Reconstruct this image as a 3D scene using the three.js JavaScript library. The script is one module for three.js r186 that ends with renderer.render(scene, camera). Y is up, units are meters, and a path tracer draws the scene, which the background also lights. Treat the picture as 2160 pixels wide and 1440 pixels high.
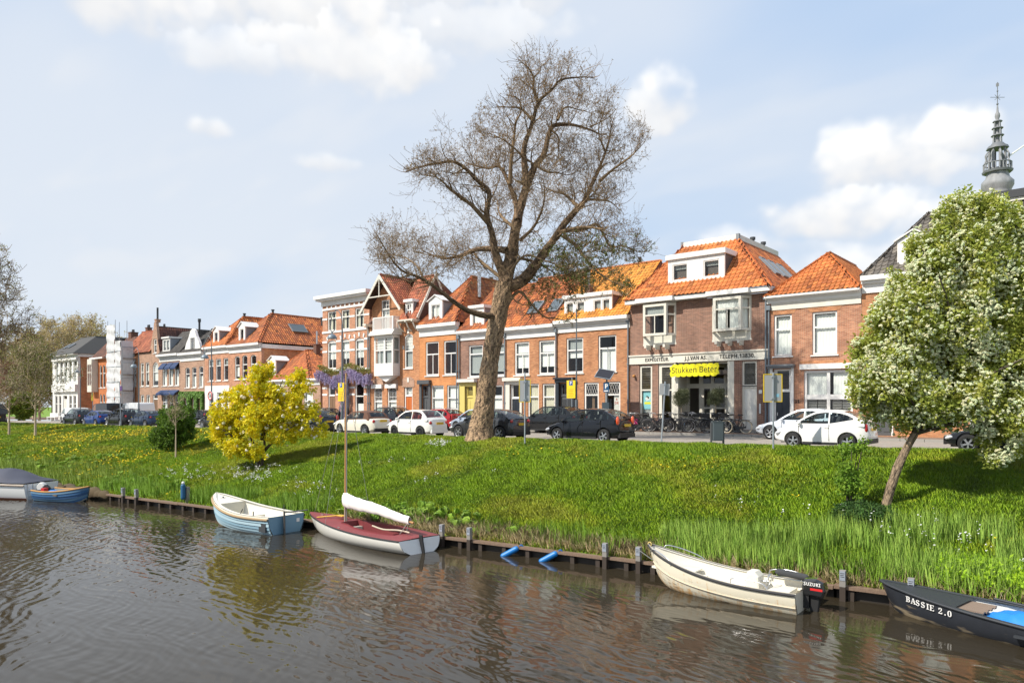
import * as THREE from 'three';
import { mergeGeometries, mergeVertices, toCreasedNormals } from 'three/addons/utils/BufferGeometryUtils.js';
import { FontLoader } from 'three/addons/loaders/FontLoader.js';
import { TextGeometry } from 'three/addons/geometries/TextGeometry.js';
import { Brush, Evaluator, SUBTRACTION } from 'three-bvh-csg';

// ---------- camera, sky, sun, exposure ----------
// World: x runs along the street to the right, z from the house fronts (z = 0) towards the canal, y = 0 at road level.
const scene = new THREE.Scene();
const camera = new THREE.PerspectiveCamera(50.12, 1.5, 0.1, 2000);
camera.position.set(18.9, 1.7, 39.7);
camera.rotation.y = THREE.MathUtils.degToRad(40);
camera.setViewOffset(2160, 1440, 0, -133, 2160, 1440);      // shift lens: verticals stay upright
scene.add(camera);
const renderer = new THREE.WebGLRenderer({ antialias: true });
renderer.toneMapping = THREE.LinearToneMapping;
renderer.toneMappingExposure = 1.18;
renderer.shadowMap.enabled = true;

function rng(seed) { let a = seed >>> 0; return () => { a = (a + 0x6D2B79F5) | 0; let t = Math.imul(a ^ (a >>> 15), 1 | a); t = (t + Math.imul(t ^ (t >>> 7), 61 | t)) ^ t; return ((t ^ (t >>> 14)) >>> 0) / 4294967296; }; }
const hash = (x, y, z) => { let h = Math.imul(x | 0, 374761393) ^ Math.imul(y | 0, 668265263) ^ Math.imul(z | 0, 1274126177); h = Math.imul(h ^ (h >>> 13), 1274126177); return ((h ^ (h >>> 16)) >>> 0) / 4294967296; };
function noise(x, y, z = 0, per = 0) {
  const xi = Math.floor(x), yi = Math.floor(y), zi = Math.floor(z), f = (t) => t * t * (3 - 2 * t), u = f(x - xi), v = f(y - yi), w = f(z - zi);
  const m = per ? (a) => ((a % per) + per) % per : (a) => a;
  const h = (a, b, c) => hash(m(xi + a), m(yi + b), zi + c), L = (a, b, t) => a + (b - a) * t;
  return L(L(L(h(0, 0, 0), h(1, 0, 0), u), L(h(0, 1, 0), h(1, 1, 0), u), v), L(L(h(0, 0, 1), h(1, 0, 1), u), L(h(0, 1, 1), h(1, 1, 1), u), v), w);
}
function fbm(x, y, z = 0, oct = 4, per = 0) { let s = 0, a = .5, n = 0; for (let i = 0; i < oct; i++) { s += a * noise(x, y, z + i * 17, per); n += a; a *= .5; x *= 2; y *= 2; z *= 2; per *= 2; } return s / n; }
const clamp = (v, a = 0, b = 1) => Math.min(b, Math.max(a, v)), lerp = (a, b, t) => a + (b - a) * t, sstep = (a, b, v) => { const t = clamp((v - a) / (b - a)); return t * t * (3 - 2 * t); };

// sky: thin high haze over pale blue, with scattered cumulus. Each cloud: [azimuth, elevation, half width, half height (degrees), density, lift]
const CLOUDS = [[-158, 27, 8, 4.2, 1], [-148, 28.5, 10, 4.5, 1], [-143.5, 26, 6.5, 4.6, .9], [-138.5, 31, 9, 4, .8], [-137.6, 24.6, 2.9, 2.3, .95], [-128, 30, 6, 2.6, .7],
  [-118.6, 21.8, 3.1, 2.6, .9], [-152.6, 19.2, 1.7, .95, .95], [-144, 17.7, 2.6, .9, .75], [-103, 16.5, 5.2, 3.0, 1], [-98.5, 17.2, 2.6, 2.6, .9], [-106.5, 13.2, 6.5, 2.4, .95], [-97, 12.2, 7, 2.0, .9], [-112, 11.6, 5, 1.6, .7], [-104, 9.6, 8, 1.4, .6], [-99, 9.4, 9, 2.4, .75], [-150, 24.2, 6, 2.4, .7], [-135, 27.5, 8, 3, .6], [-162, 29, 6, 3.5, .7],
  [-78, 20, 8, 4, .9], [-60, 27, 10, 5, .9], [-84, 34, 8, 4, .8], [-30, 18, 10, 4, .9], [0, 26, 11, 5, .9], [25, 15, 9, 3, .9], [55, 30, 12, 6, .9], [80, 18, 9, 4, .9], [150, 22, 10, 4, .9], [175, 30, 11, 5, .9], [-175, 16, 5, 2.5, .7], [-125, 48, 14, 7, .8], [-40, 50, 14, 8, .8], [60, 55, 16, 8, .8], [160, 52, 12, 7, .7]];
{
  const W = 2048, H = 1024, data = new Float32Array(W * H * 4);
  for (let j = 0; j < H; j++) {
    const el = ((j + .5) / H - .5) * 180, e = Math.max(0, el);
    const near = CLOUDS.filter((c) => Math.abs(el - c[1]) < c[3] * 1.7);
    for (let i = 0; i < W; i++) {
      const az = ((i + .5) / W - .5) * 360, k = (j * W + i) * 4;
      const ca = Math.cos(az * Math.PI / 180), sa = Math.sin(az * Math.PI / 180), ce = Math.cos(el * Math.PI / 180), se = Math.sin(el * Math.PI / 180);
      const t = Math.pow(clamp(e / 90), .45);
      let r = lerp(.68, .23, t), g = lerp(.77, .41, t), b = lerp(.84, .73, t);
      if (el > -2) {
        // high thin veil, streaked
        const px = ca * ce / (se + .22), pz = sa * ce / (se + .22);
        const veil = sstep(.26, .74, fbm(px * .8 + 4, pz * 1.5 + 2, 1, 5)) * .56 + sstep(.5, .8, fbm(px * 3 + pz, pz * 7, 5, 4)) * .14 + .06;
        r = lerp(r, .755, veil); g = lerp(g, .775, veil); b = lerp(b, .805, veil);
        let d = 0, top = 0;
        for (const c of near) {
          let da = az - c[0]; if (da > 180) da -= 360; if (da < -180) da += 360;
          const x = da * ce / c[2], y = (el - c[1]) / c[3], q = x * x + y * y * (y < 0 ? 1.7 : 1);
          if (q > 2.6) continue;
          const n = fbm(ca * ce * 22 + c[0], se * 26, sa * ce * 22, 6) - .5;
          const v = sstep(.52, -.5, q - 1 + .40 - n * 2.7) * c[4];
          if (v > d) { d = v; top = clamp(.62 + y * .5 + n * .9); }
        }
        if (d > 0) {
          const wisp = clamp(d * (0.72 + .5 * fbm(ca * ce * 60, se * 60, sa * ce * 60, 3)));
          r = lerp(r, lerp(.63, .98, top), wisp); g = lerp(g, lerp(.645, .97, top), wisp); b = lerp(b, lerp(.68, .95, top), wisp);
        }
      }
      data[k] = r * .97; data[k + 1] = g * .97; data[k + 2] = b * .97; data[k + 3] = 1;
    }
  }
  const sky = new THREE.DataTexture(data, W, H, THREE.RGBAFormat, THREE.FloatType);
  sky.mapping = THREE.EquirectangularReflectionMapping; sky.magFilter = sky.minFilter = THREE.LinearFilter; sky.needsUpdate = true;
  scene.background = sky; scene.environment = sky;
}
const sun = new THREE.DirectionalLight(new THREE.Color().setRGB(1, .93, .82), 5);
const sunDir = new THREE.Vector3(-.43, Math.tan(45 * Math.PI / 180), .903).normalize();   // from behind the camera's left
sun.position.copy(sunDir).multiplyScalar(120); sun.target.position.set(0, 0, 0); sun.castShadow = true; sun.shadow.radius = 1;
Object.assign(sun.shadow.camera, { left: -110, right: 60, top: 60, bottom: -60, near: 1, far: 300 });
sun.shadow.mapSize.set(4096, 4096);
scene.add(sun, sun.target);

// ---------- helpers ----------
const V = (x, y, z) => new THREE.Vector3(x, y, z);
const names = {};
function numbered(name) { const n = names[name] = (names[name] ?? -1) + 1; return n ? `${name}_${String(n).padStart(3, '0')}` : name; }
function uvm(g) {                                            // uv in metres, by the way each face points
  const h = g.index ? g.toNonIndexed() : g, p = h.attributes.position, n = h.attributes.normal, uv = new Float32Array(p.count * 2);
  for (let i = 0; i < p.count; i += 3) {
    let a = 0, b = 0, c = 0;
    for (let k = 0; k < 3; k++) { a += n.getX(i + k); b += n.getY(i + k); c += n.getZ(i + k); }
    a = Math.abs(a); b = Math.abs(b); c = Math.abs(c);
    for (let k = i; k < i + 3; k++) { const x = p.getX(k), y = p.getY(k), z = p.getZ(k); uv[k * 2] = a > b && a > c ? z : x; uv[k * 2 + 1] = b > a && b > c ? z : y; }
  }
  h.setAttribute('uv', new THREE.BufferAttribute(uv, 2));
  for (const k of Object.keys(h.attributes)) if (!['position', 'normal', 'uv'].includes(k)) h.deleteAttribute(k);
  return h;
}
const merge = (list) => { const a = list.flat().map(uvm); return a.length > 1 ? mergeGeometries(a) : a[0]; };
function obj(name, geo, mat, parent = scene, ud) {
  const g = Array.isArray(geo) ? merge(geo) : geo;
  const m = new THREE.Mesh(g, mat); m.name = parent === scene ? numbered(name) : name; m.castShadow = m.receiveShadow = true;
  if (ud) m.userData = ud; parent.add(m); return m;
}
function thing(name, label, category, [x, y, z] = [0, 0, 0], ry = 0, group) {
  const o = new THREE.Group(); o.name = numbered(name); o.position.set(x, y, z); o.rotation.y = ry; o.userData = { label, category }; if (group) o.userData.group = group; scene.add(o); return o;
}
const each = (name, list, mat, parent) => list.map((g) => obj(name, [g], mat, parent));
function structure(name, geo, mat) { return obj(name, geo, mat, scene, { kind: 'structure', label: undefined }); }
const B = (x0, x1, y0, y1, z0, z1) => new THREE.BoxGeometry(Math.abs(x1 - x0), Math.abs(y1 - y0), Math.abs(z1 - z0)).translate((x0 + x1) / 2, (y0 + y1) / 2, (z0 + z1) / 2);
function bar(a, b, r0, r1 = r0, seg = 8) {                    // round bar from a to b
  const d = b.clone().sub(a), g = new THREE.CylinderGeometry(r1, r0, d.length(), seg, 1);
  g.applyQuaternion(new THREE.Quaternion().setFromUnitVectors(V(0, 1, 0), d.normalize())); const m = a.clone().add(b).multiplyScalar(.5); return g.translate(m.x, m.y, m.z);
}
const tube = (pts, r, n = 24, seg = 7, closed = false) => new THREE.TubeGeometry(new THREE.CatmullRomCurve3(pts, closed), n, r, seg, closed);
function ext(pts, depth, bevel = 0, holes = []) {             // extruded outline, from z = 0 to depth
  const s = Array.isArray(pts) ? new THREE.Shape(pts.map((p) => new THREE.Vector2(p[0], p[1]))) : pts;
  for (const h of holes) s.holes.push(Array.isArray(h) ? new THREE.Path(h.map((p) => new THREE.Vector2(p[0], p[1]))) : h);
  return new THREE.ExtrudeGeometry(s, { depth: depth - 2 * bevel, bevelEnabled: bevel > 0, bevelSize: bevel, bevelThickness: bevel, bevelOffset: -bevel, bevelSegments: 2, curveSegments: 10 }).translate(0, 0, bevel);
}
function quad(a, b, c, d) { const g = new THREE.BufferGeometry(); g.setAttribute('position', new THREE.Float32BufferAttribute([a, b, c, a, c, d].flatMap((v) => [v.x, v.y, v.z]), 3)); g.computeVertexNormals(); g.setAttribute('uv', new THREE.Float32BufferAttribute([0, 0, 1, 0, 1, 1, 0, 0, 1, 1, 0, 1], 2)); return g; }
function poly(pts) { const a = []; for (let i = 1; i < pts.length - 1; i++) a.push(pts[0], pts[i], pts[i + 1]); const g = new THREE.BufferGeometry(); g.setAttribute('position', new THREE.Float32BufferAttribute(a.flatMap((v) => [v.x, v.y, v.z]), 3)); g.computeVertexNormals(); return uvm(g); }
function grid(nu, nv, f) {                                    // surface through f(u, v), indices smooth
  const p = [], uv = [], ix = [];
  for (let j = 0; j <= nv; j++) for (let i = 0; i <= nu; i++) { const q = f(i / nu, j / nv); p.push(q.x, q.y, q.z); uv.push(i / nu, j / nv); }
  for (let j = 0; j < nv; j++) for (let i = 0; i < nu; i++) { const a = j * (nu + 1) + i, b = a + 1, c = a + nu + 1, d = c + 1; ix.push(a, b, d, a, d, c); }
  const g = new THREE.BufferGeometry(); g.setAttribute('position', new THREE.Float32BufferAttribute(p, 3)); g.setAttribute('uv', new THREE.Float32BufferAttribute(uv, 2)); g.setIndex(ix); g.computeVertexNormals(); return g;
}
const rgb = (a) => new THREE.Color().setRGB(a[0], a[1], a[2]);
const std = (c, roughness = .8, o = {}) => new THREE.MeshStandardMaterial({ color: rgb(c), roughness, side: THREE.DoubleSide, ...o });
const phys = (c, roughness = .5, o = {}) => new THREE.MeshPhysicalMaterial({ color: rgb(c), roughness, side: THREE.DoubleSide, ...o });
function tex(w, h, f, rx = 1, ry = 1, srgb = true) {           // f(x, y) -> [r, g, b] 0..1 linear
  const d = new Uint8Array(w * h * 4), enc = (v) => 255 * clamp(srgb ? (v <= .0031308 ? v * 12.92 : 1.055 * Math.pow(v, 1 / 2.4) - .055) : v);
  for (let y = 0; y < h; y++) for (let x = 0; x < w; x++) { const c = f(x, y), k = (y * w + x) * 4; if (c.length) { d[k] = enc(c[0]); d[k + 1] = enc(c[1]); d[k + 2] = enc(c[2]); } else d[k] = d[k + 1] = d[k + 2] = enc(c); d[k + 3] = 255; }
  const t = new THREE.DataTexture(d, w, h); t.wrapS = t.wrapT = THREE.RepeatWrapping; t.magFilter = THREE.LinearFilter; t.minFilter = THREE.LinearFilter; if (srgb) t.colorSpace = THREE.SRGBColorSpace; t.repeat.set(1 / rx, 1 / ry); t.needsUpdate = true; return t;
}
const font = await new FontLoader().loadAsync('fonts/droid/droid_sans_bold.typeface.json');
const fontRegular = await new FontLoader().loadAsync('fonts/droid/droid_sans_regular.typeface.json');
const fontSerif = await new FontLoader().loadAsync('fonts/droid/droid_serif_bold.typeface.json');
function text(s, size, depth, f = font, stretch = 1) {         // flat lettering, centred on x, standing on y = 0, facing +z
  const g = new TextGeometry(s, { font: f, size, depth, curveSegments: 4, bevelEnabled: false }); g.computeBoundingBox(); g.translate(-(g.boundingBox.max.x + g.boundingBox.min.x) / 2, 0, 0); g.scale(stretch, 1, 1); return g;
}

// ---------- ground, road, bank, water ----------
const roadY = (x) => -.0065 * Math.max(0, -x);
const quayZ = (x) => 21.3 + (14.9 - x) * .1192;
const edgeZ = (x) => x < -2 ? 13.2 : x < 10 ? 13.2 - .0125 * (x + 2) ** 2 : 11.4 - .3 * (x - 10);
const WATER = -2.9;
function bankY(x, z) {
  const a = edgeZ(x) + .6, b = quayZ(x), t = clamp((z - a) / (b - a)), f = t * t * (3 - 2 * t) * .4 + t * .6, top = roadY(x) + .05;
  return lerp(top, -2.6, f) + (fbm(x * .45, z * .45, 3, 3) - .5) * .34 * Math.min(1, t * 4) * Math.min(1, (1 - t) * 6);
}
const Tx = {};
Tx.road = tex(512, 512, (x, y) => { const n = fbm(x / 32, y / 32, 0, 4, 16), s = hash(x, y, 3); const k = .78 + .3 * n + .22 * (s - .5); return [.33 * k, .292 * k, .25 * k]; }, 4, 4);
Tx.roadB = tex(256, 256, (x, y) => hash(x, y, 9) * .6 + noise(x / 4, y / 4) * .4, 1, 1, false);
Tx.pave = tex(512, 512, (x, y) => {                             // small clinker paving
  const row = Math.floor(y / 16), xx = x + (row % 2) * 24, c = Math.floor(xx / 48), j = (y % 16 < 2 || xx % 48 < 2) ? .62 : 1, k = (.7 + .5 * hash(c % 11, row, 4)) * j; return [.19 * k, .135 * k, .105 * k]; }, 2.1, 2.1);
const gm = {
  road: std([1, 1, 1], .9, { map: Tx.road, bumpMap: Tx.roadB, bumpScale: .004 }),
  pave: std([1.15, 1.1, 1.05], .9, { map: Tx.pave }),
  kerb: std([.3, .285, .26], .85, { bumpMap: Tx.roadB, bumpScale: .004 }),
  soil: std([1, 1, 1], 1, { map: tex(256, 256, (x, y) => { const n = fbm(x / 16, y / 16, 0, 4, 16); return [lerp(.12, .18, n), lerp(.22, .30, n), lerp(.014, .022, n)]; }, 3, 3) }),
};
const XL = -190, XR = 45;
{
  const lane = (za, zb, ya, n = 90) => uvm(grid(n, 1, (u, v) => { const x = lerp(XL, XR, u); return V(x, roadY(x) + ya, lerp(typeof za === 'function' ? za(x) : za, typeof zb === 'function' ? zb(x) : zb, 1 - v)); }));
  structure('road', lane(2.5, edgeZ, 0), gm.road);
  structure('pavement', lane(-12, 2.3, .12), gm.pave);
  // far kerb in stones of a metre; the near edge has a flush band
  const kerb = new THREE.Group(); kerb.name = 'kerb'; kerb.userData = { kind: 'structure' }; scene.add(kerb);
  const kg = uvm(B(-.49, .49, -.2, .13, -.1, .1));
  for (let x = -60; x < 22; x++) { const m = obj('kerb_stone', kg, gm.kerb, kerb); m.position.set(x + .5, roadY(x + .5), 2.4); }
  // land behind the houses and beyond the canal to the horizon
  structure('ground', uvm(new THREE.PlaneGeometry(1600, 900).rotateX(-Math.PI / 2).translate(-60, -1.2, -462)), gm.soil);
  // the grass bank
  structure('grass_bank', uvm(grid(420, 34, (u, v) => { const x = lerp(-140, XR, u), z = lerp(edgeZ(x) - .02, quayZ(x) - .04, 1 - v); return V(x, bankY(x, z), z); })), gm.soil);
  // low ground round the far end of the road and canal
  structure('far_ground', uvm(new THREE.PlaneGeometry(400, 160).rotateX(-Math.PI / 2).translate(-390, -1.15, 60)), gm.soil);
}
{ // water: slow swell as geometry, wind ripples as relief; calmer in the lee of the right-hand bank
  const ruffle = (x, z) => { const d = z - quayZ(x); return clamp(lerp(.22 + .5 * sstep(2.5, 8, d), .62 + .38 * sstep(.5, 3, d), sstep(3, -7, x)) * (.7 + .6 * fbm(x * .16, z * .16, 7, 3))); };
  const wave = (x, z) => .0022 * ruffle(x, z) * (Math.sin(x * 2.1 + z * 3.7 + 2 * noise(x * .6, z * .6, 1)) + .8 * Math.sin(-x * 3.9 + z * 5.2 + 3 * noise(x * .8, z * .8, 4)));
  const X0 = -44, X1 = 31, Z0 = 19.2, Z1 = 41.2, NX = 2048, NZ = 1024;
  const near = grid(420, 220, (u, v) => { const x = lerp(X0, X1, u), z = lerp(Z1, Z0, v); return V(x, WATER + wave(x, z), z); });
  const h = new Float32Array(NX * NZ), r = rng(5), dx = (X1 - X0) / NX, dz = (Z1 - Z0) / NZ;
  const tab = (n, d, k, ph) => { const s = new Float32Array(n), c = new Float32Array(n); for (let i = 0; i < n; i++) { s[i] = Math.sin(k * i * d + ph); c[i] = Math.cos(k * i * d + ph); } return [s, c]; };
  for (let m = 0; m < 84; m++) {
    const lam = .15 * Math.pow(3.2, r()), k = 6.283 / lam, a = 1.25 + (r() + r() - 1) * 1.05, amp = Math.pow(lam, 1.05), [sx, cx] = tab(NX, dx, k * Math.cos(a), r() * 6.28), [sz, cz] = tab(NZ, dz, k * Math.sin(a), 0);
    for (let j = 0; j < NZ; j++) for (let i = 0; i < NX; i++) h[j * NX + i] += amp * (sx[i] * cz[j] + cx[i] * sz[j]);
  }
  let rms = 0; for (let i = 0; i < h.length; i += 17) rms += h[i] * h[i]; rms = Math.sqrt(rms / (h.length / 17));
  const data = new Float32Array(NX * NZ * 4);
  for (let j = 0; j < NZ; j += 1) for (let i = 0; i < NX; i += 8) { const f = ruffle(X0 + (i + 4) * dx, Z1 - (j + .5) * dz); for (let q = i; q < i + 8; q++) { const k = (j * NX + q) * 4, wi = q + 3 * Math.sin(q * .031 + j * .043) + 4 * Math.sin(j * .067 - q * .019 + 2), wj = j + 2.5 * Math.sin(q * .037 - j * .056) + 3 * Math.sin(q * .071 + j * .031), a = clamp(Math.floor(wi), 0, NX - 2), b = clamp(Math.floor(wj), 0, NZ - 2), fx = clamp(wi - a), fy = clamp(wj - b), hv = lerp(lerp(h[b * NX + a], h[b * NX + a + 1], fx), lerp(h[b * NX + NX + a], h[b * NX + NX + a + 1], fx), fy), v = .5 + .056 * hv / rms * f; data[k] = data[k + 1] = data[k + 2] = v; data[k + 3] = 1; } }
  const bump = new THREE.DataTexture(data, NX, NZ, THREE.RGBAFormat, THREE.FloatType); bump.magFilter = bump.minFilter = THREE.LinearFilter; bump.wrapS = bump.wrapT = THREE.ClampToEdgeWrapping; bump.needsUpdate = true;
  structure('water', near, phys([.034, .027, .017], .065, { ior: 1.33, bumpMap: bump, bumpScale: .05 }));
  structure('canal_water', uvm(new THREE.PlaneGeometry(400, 300).rotateX(-Math.PI / 2).translate(-100, WATER - .06, 175)), phys([.045, .034, .016], .12, { ior: 1.33 }));
}

// ---------- materials of buildings ----------
function brickTex(cols, mortar, seed, vary = .35, joint = 2) {
  return tex(1024, 1024, (x, y) => {
    const row = Math.floor(y / 16), xx = (x + (row % 2) * 26) % 1024, c = Math.floor(xx / 51.2), inJ = y % 16 < joint || xx % 51.2 < joint;
    const n = (.92 + .16 * noise(x / 5, y / 5, seed)) * (.74 + .52 * fbm(x / 128, y / 128, seed, 4, 8));
    if (inJ) return mortar.map((v) => v * n);
    const a = hash(c, row, seed), base = cols[Math.floor(hash(c, row, seed + 5) * cols.length)], k = (1 - vary / 2 + vary * a) * n; return base.map((v) => v * k);
  }, 4.4, 3.84);
}
const brickBump = tex(512, 512, (x, y) => { const row = Math.floor(y / 16), xx = (x + (row % 2) * 26) % 512; return y % 16 < 2 || xx % 51.2 < 2 ? .2 : .7 + .3 * noise(x / 4, y / 4); }, 2.2, 1.92, false);
const bk = (cols, mortar, seed, vary, joint) => std([1, 1, 1], .88, { map: brickTex(cols, mortar, seed, vary, joint), bumpMap: brickBump, bumpScale: .008 });
const grime = (c, seed, amt = .1) => tex(256, 256, (x, y) => { const n = fbm(x / 32, y / 64, seed, 5, 8), k = 1 - amt + 2 * amt * (n - .3); return c.map((v) => v * k); }, 3, 3);
const M = {
  brickBrown: bk([[.22, .10, .062], [.185, .082, .052], [.26, .12, .075]], [.46, .39, .33], 11, .35, 3),
  brickRed: bk([[.46, .195, .085], [.40, .16, .068], [.50, .225, .10]], [.44, .32, .22], 12, .3),
  brickOrange: bk([[.60, .255, .095], [.56, .23, .085]], [.54, .27, .13], 13, .18),
  brickPink: bk([[.47, .215, .12], [.42, .185, .10], [.51, .24, .14]], [.50, .39, .30], 14, .25),
  brickTan: bk([[.40, .235, .155], [.35, .20, .135], [.44, .265, .175]], [.48, .39, .32], 15, .25),
  brickDark: bk([[.17, .075, .05], [.14, .065, .045]], [.2, .15, .12], 16, .3),
  brick31: bk([[.41, .17, .088], [.35, .14, .072], [.45, .20, .105]], [.50, .40, .32], 17, .35, 3),
  white: std([1, 1, 1], .55, { map: grime([.80, .79, .76], 3, .10) }),
  cream: std([1, 1, 1], .6, { map: grime([.72, .69, .60], 4, .12) }),
  offwhite: std([1, 1, 1], .7, { map: grime([.70, .68, .63], 6, .1) }),
  zinc: std([.26, .29, .32], .5, { metalness: .4 }),
  pipe: std([.16, .19, .215], .5),
  lead: std([.20, .215, .23], .6), dark: std([.035, .038, .042], .6), black: std([.012, .012, .013], .5),
  greyPaint: std([.085, .09, .095], .5), navy: std([.02, .026, .035], .4), yellowPaint: std([.62, .52, .16], .5), orangeDoor: std([.52, .14, .03], .45), doorWhite: std([.70, .68, .62], .55),
  slate: std([.06, .058, .055], .75), flat: std([.10, .10, .10], .9), wood: std([.2, .12, .07], .8), stainless: std([.6, .6, .6], .3, { metalness: .9 }),
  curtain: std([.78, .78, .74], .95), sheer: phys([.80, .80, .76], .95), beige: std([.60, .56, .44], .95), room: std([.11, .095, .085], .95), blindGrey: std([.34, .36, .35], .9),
  glass: phys([.93, .96, .95], .02, { transmission: 1, thickness: 0, ior: 1.5 }),
  frost: std([.55, .58, .58], .15),
};
// ---------- roof tiles ----------
function pantile(w, h, amp = .042) {                            // S-shaped clay tile lying in the xy plane, relief along +z
  const n = 6, prof = (s) => amp * (s < .62 ? Math.sin(s / .62 * Math.PI) * -.55 + .25 : Math.sin((s - .62) / .38 * Math.PI) * 1 + .25), th = .018;
  const top = grid(n, 1, (u, v) => V((u - .5) * w * .955, (v - .5) * h * 1.06, prof(u) + (1 - v) * .03 + .016));
  const lip = grid(n, 1, (u, v) => V((u - .5) * w * .955, -.5 * h * 1.06, prof(u) + .046 - (1 - v) * th * 1.6));
  return mergeGeometries([top.toNonIndexed(), lip.toNonIndexed()]);
}
const tileGeo = { s: pantile(.24, .32), m: pantile(.27, .36), flat: pantile(.25, .30, .014) };
const tileMat = std([1, 1, 1], .7, { bumpMap: Tx.roadB, bumpScale: .002 });
const CLAY = { orange: [[.52, .165, .042], [.47, .14, .036], [.56, .19, .048]], yellow: [[.68, .29, .05], [.63, .255, .045], [.72, .33, .06]], red: [[.36, .10, .045], [.30, .085, .04], [.42, .13, .055]], deep: [[.47, .145, .045], [.39, .115, .038], [.52, .175, .05], [.31, .10, .04]], brown: [[.15, .06, .04], [.19, .075, .045], [.12, .05, .035]], grey: [[.16, .14, .115], [.12, .105, .09], [.19, .165, .135]], dark: [[.055, .05, .046], [.075, .068, .06]] };
const inPoly = (P, x, y) => { let c = false; for (let i = 0, j = P.length - 1; i < P.length; j = i++) if ((P[i][1] > y) !== (P[j][1] > y) && x < (P[j][0] - P[i][0]) * (y - P[i][1]) / (P[j][1] - P[i][1]) + P[i][0]) c = !c; return c; };
const gapShade = std([.05, .028, .02], 1);  // dark base sheet: shade in the gaps between tiles put into its colour
// a planar roof face: base sheet (part "roof_face") with its tiles. pts: eave left, eave right, then round, seen from outside
let tileSeed = 1;
function tiles(parent, pts, clay, kind = 's', skip) {
  const base = obj('roof_face', poly(pts), gapShade, parent);
  const U = pts[1].clone().sub(pts[0]).normalize(), Nn = U.clone().cross(pts[2].clone().sub(pts[0])).normalize(), Vv = Nn.clone().cross(U);
  const P = pts.map((p) => { const d = p.clone().sub(pts[0]); return [d.dot(U), d.dot(Vv)]; });
  const w = kind === 'm' ? .27 : kind === 'flat' ? .25 : .24, h = kind === 'm' ? .36 : kind === 'flat' ? .30 : .32, r = rng(1000 + tileSeed++);
  const x0 = Math.min(...P.map((p) => p[0])), x1 = Math.max(...P.map((p) => p[0])), y1 = Math.max(...P.map((p) => p[1]));
  const mats = [], cols = [], q = new THREE.Quaternion().setFromRotationMatrix(new THREE.Matrix4().makeBasis(U, Vv, Nn));
  for (let j = 0; j * h < y1; j++) for (let i = 0; x0 + i * w < x1; i++) {
    const x = x0 + (i + .5) * w, y = (j + .5) * h; if (!inPoly(P, x, y) || (skip && skip(x, y))) continue;
    const p = pts[0].clone().addScaledVector(U, x + (r() - .5) * .008).addScaledVector(Vv, y + (r() - .5) * .012).addScaledVector(Nn, r() * .006);
    mats.push(new THREE.Matrix4().compose(p, q.clone().multiply(new THREE.Quaternion().setFromEuler(new THREE.Euler(0, (r() - .5) * .05, (r() - .5) * .03))), V(1, 1, 1)));
    const c = clay[Math.floor(r() * clay.length)], k = (.8 + .3 * r() + .5 * (fbm(p.x * .7 + p.z, p.y * .7, tileSeed, 2) - .5)) * (r() < .07 ? .6 : 1); cols.push(rgb(c.map((v) => v * k)));
  }
  const m = new THREE.InstancedMesh(tileGeo[kind], tileMat, mats.length); m.name = 'roof_tiles'; m.userData.kind = 'stuff'; m.castShadow = m.receiveShadow = true;
  mats.forEach((a, i) => { m.setMatrixAt(i, a); m.setColorAt(i, cols[i]); }); base.add(m); return base;
}
const ridgeGeo = {};
function ridge(parent, a, b, mat, r = .12, step = .33) {        // round ridge or hip tiles laid one over another
  const d = b.clone().sub(a), n = Math.max(1, Math.round(d.length() / step)), L = d.length() / n, key = r + '_' + L.toFixed(2);
  const g = ridgeGeo[key] ??= uvm(mergeGeometries([new THREE.CylinderGeometry(r, r * .86, L * 1.12, 9, 1, true, -Math.PI * .58, Math.PI * 1.16).rotateX(Math.PI / 2).toNonIndexed(), new THREE.CylinderGeometry(r * 1.06, r * 1.06, .05, 9, 1, true, -Math.PI * .58, Math.PI * 1.16).rotateX(Math.PI / 2).translate(0, .004, L * .52).toNonIndexed()]));
  for (let i = 0; i < n; i++) { const m = obj('ridge_tile', g, mat, parent); m.position.copy(a).addScaledVector(d, (i + .5) / n); m.lookAt(m.position.clone().sub(d)); }
}
const ridgeMat = (c) => std(c, .75);
// ---------- windows and walls ----------
const archPath = (x0, x1, y0, y1, rise, C = THREE.Path) => {
  const p = new C(); p.moveTo(x0, y0); p.lineTo(x1, y0); p.lineTo(x1, y1 - rise);
  if (rise > 0) { const w = (x1 - x0) / 2, R = (w * w + rise * rise) / (2 * rise), cy = y1 - R, a = Math.atan2(y1 - rise - cy, w); p.absarc((x0 + x1) / 2, cy, R, a, Math.PI - a, false); } else p.lineTo(x0, y1);
  p.lineTo(x0, y0); return p;
};
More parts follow.
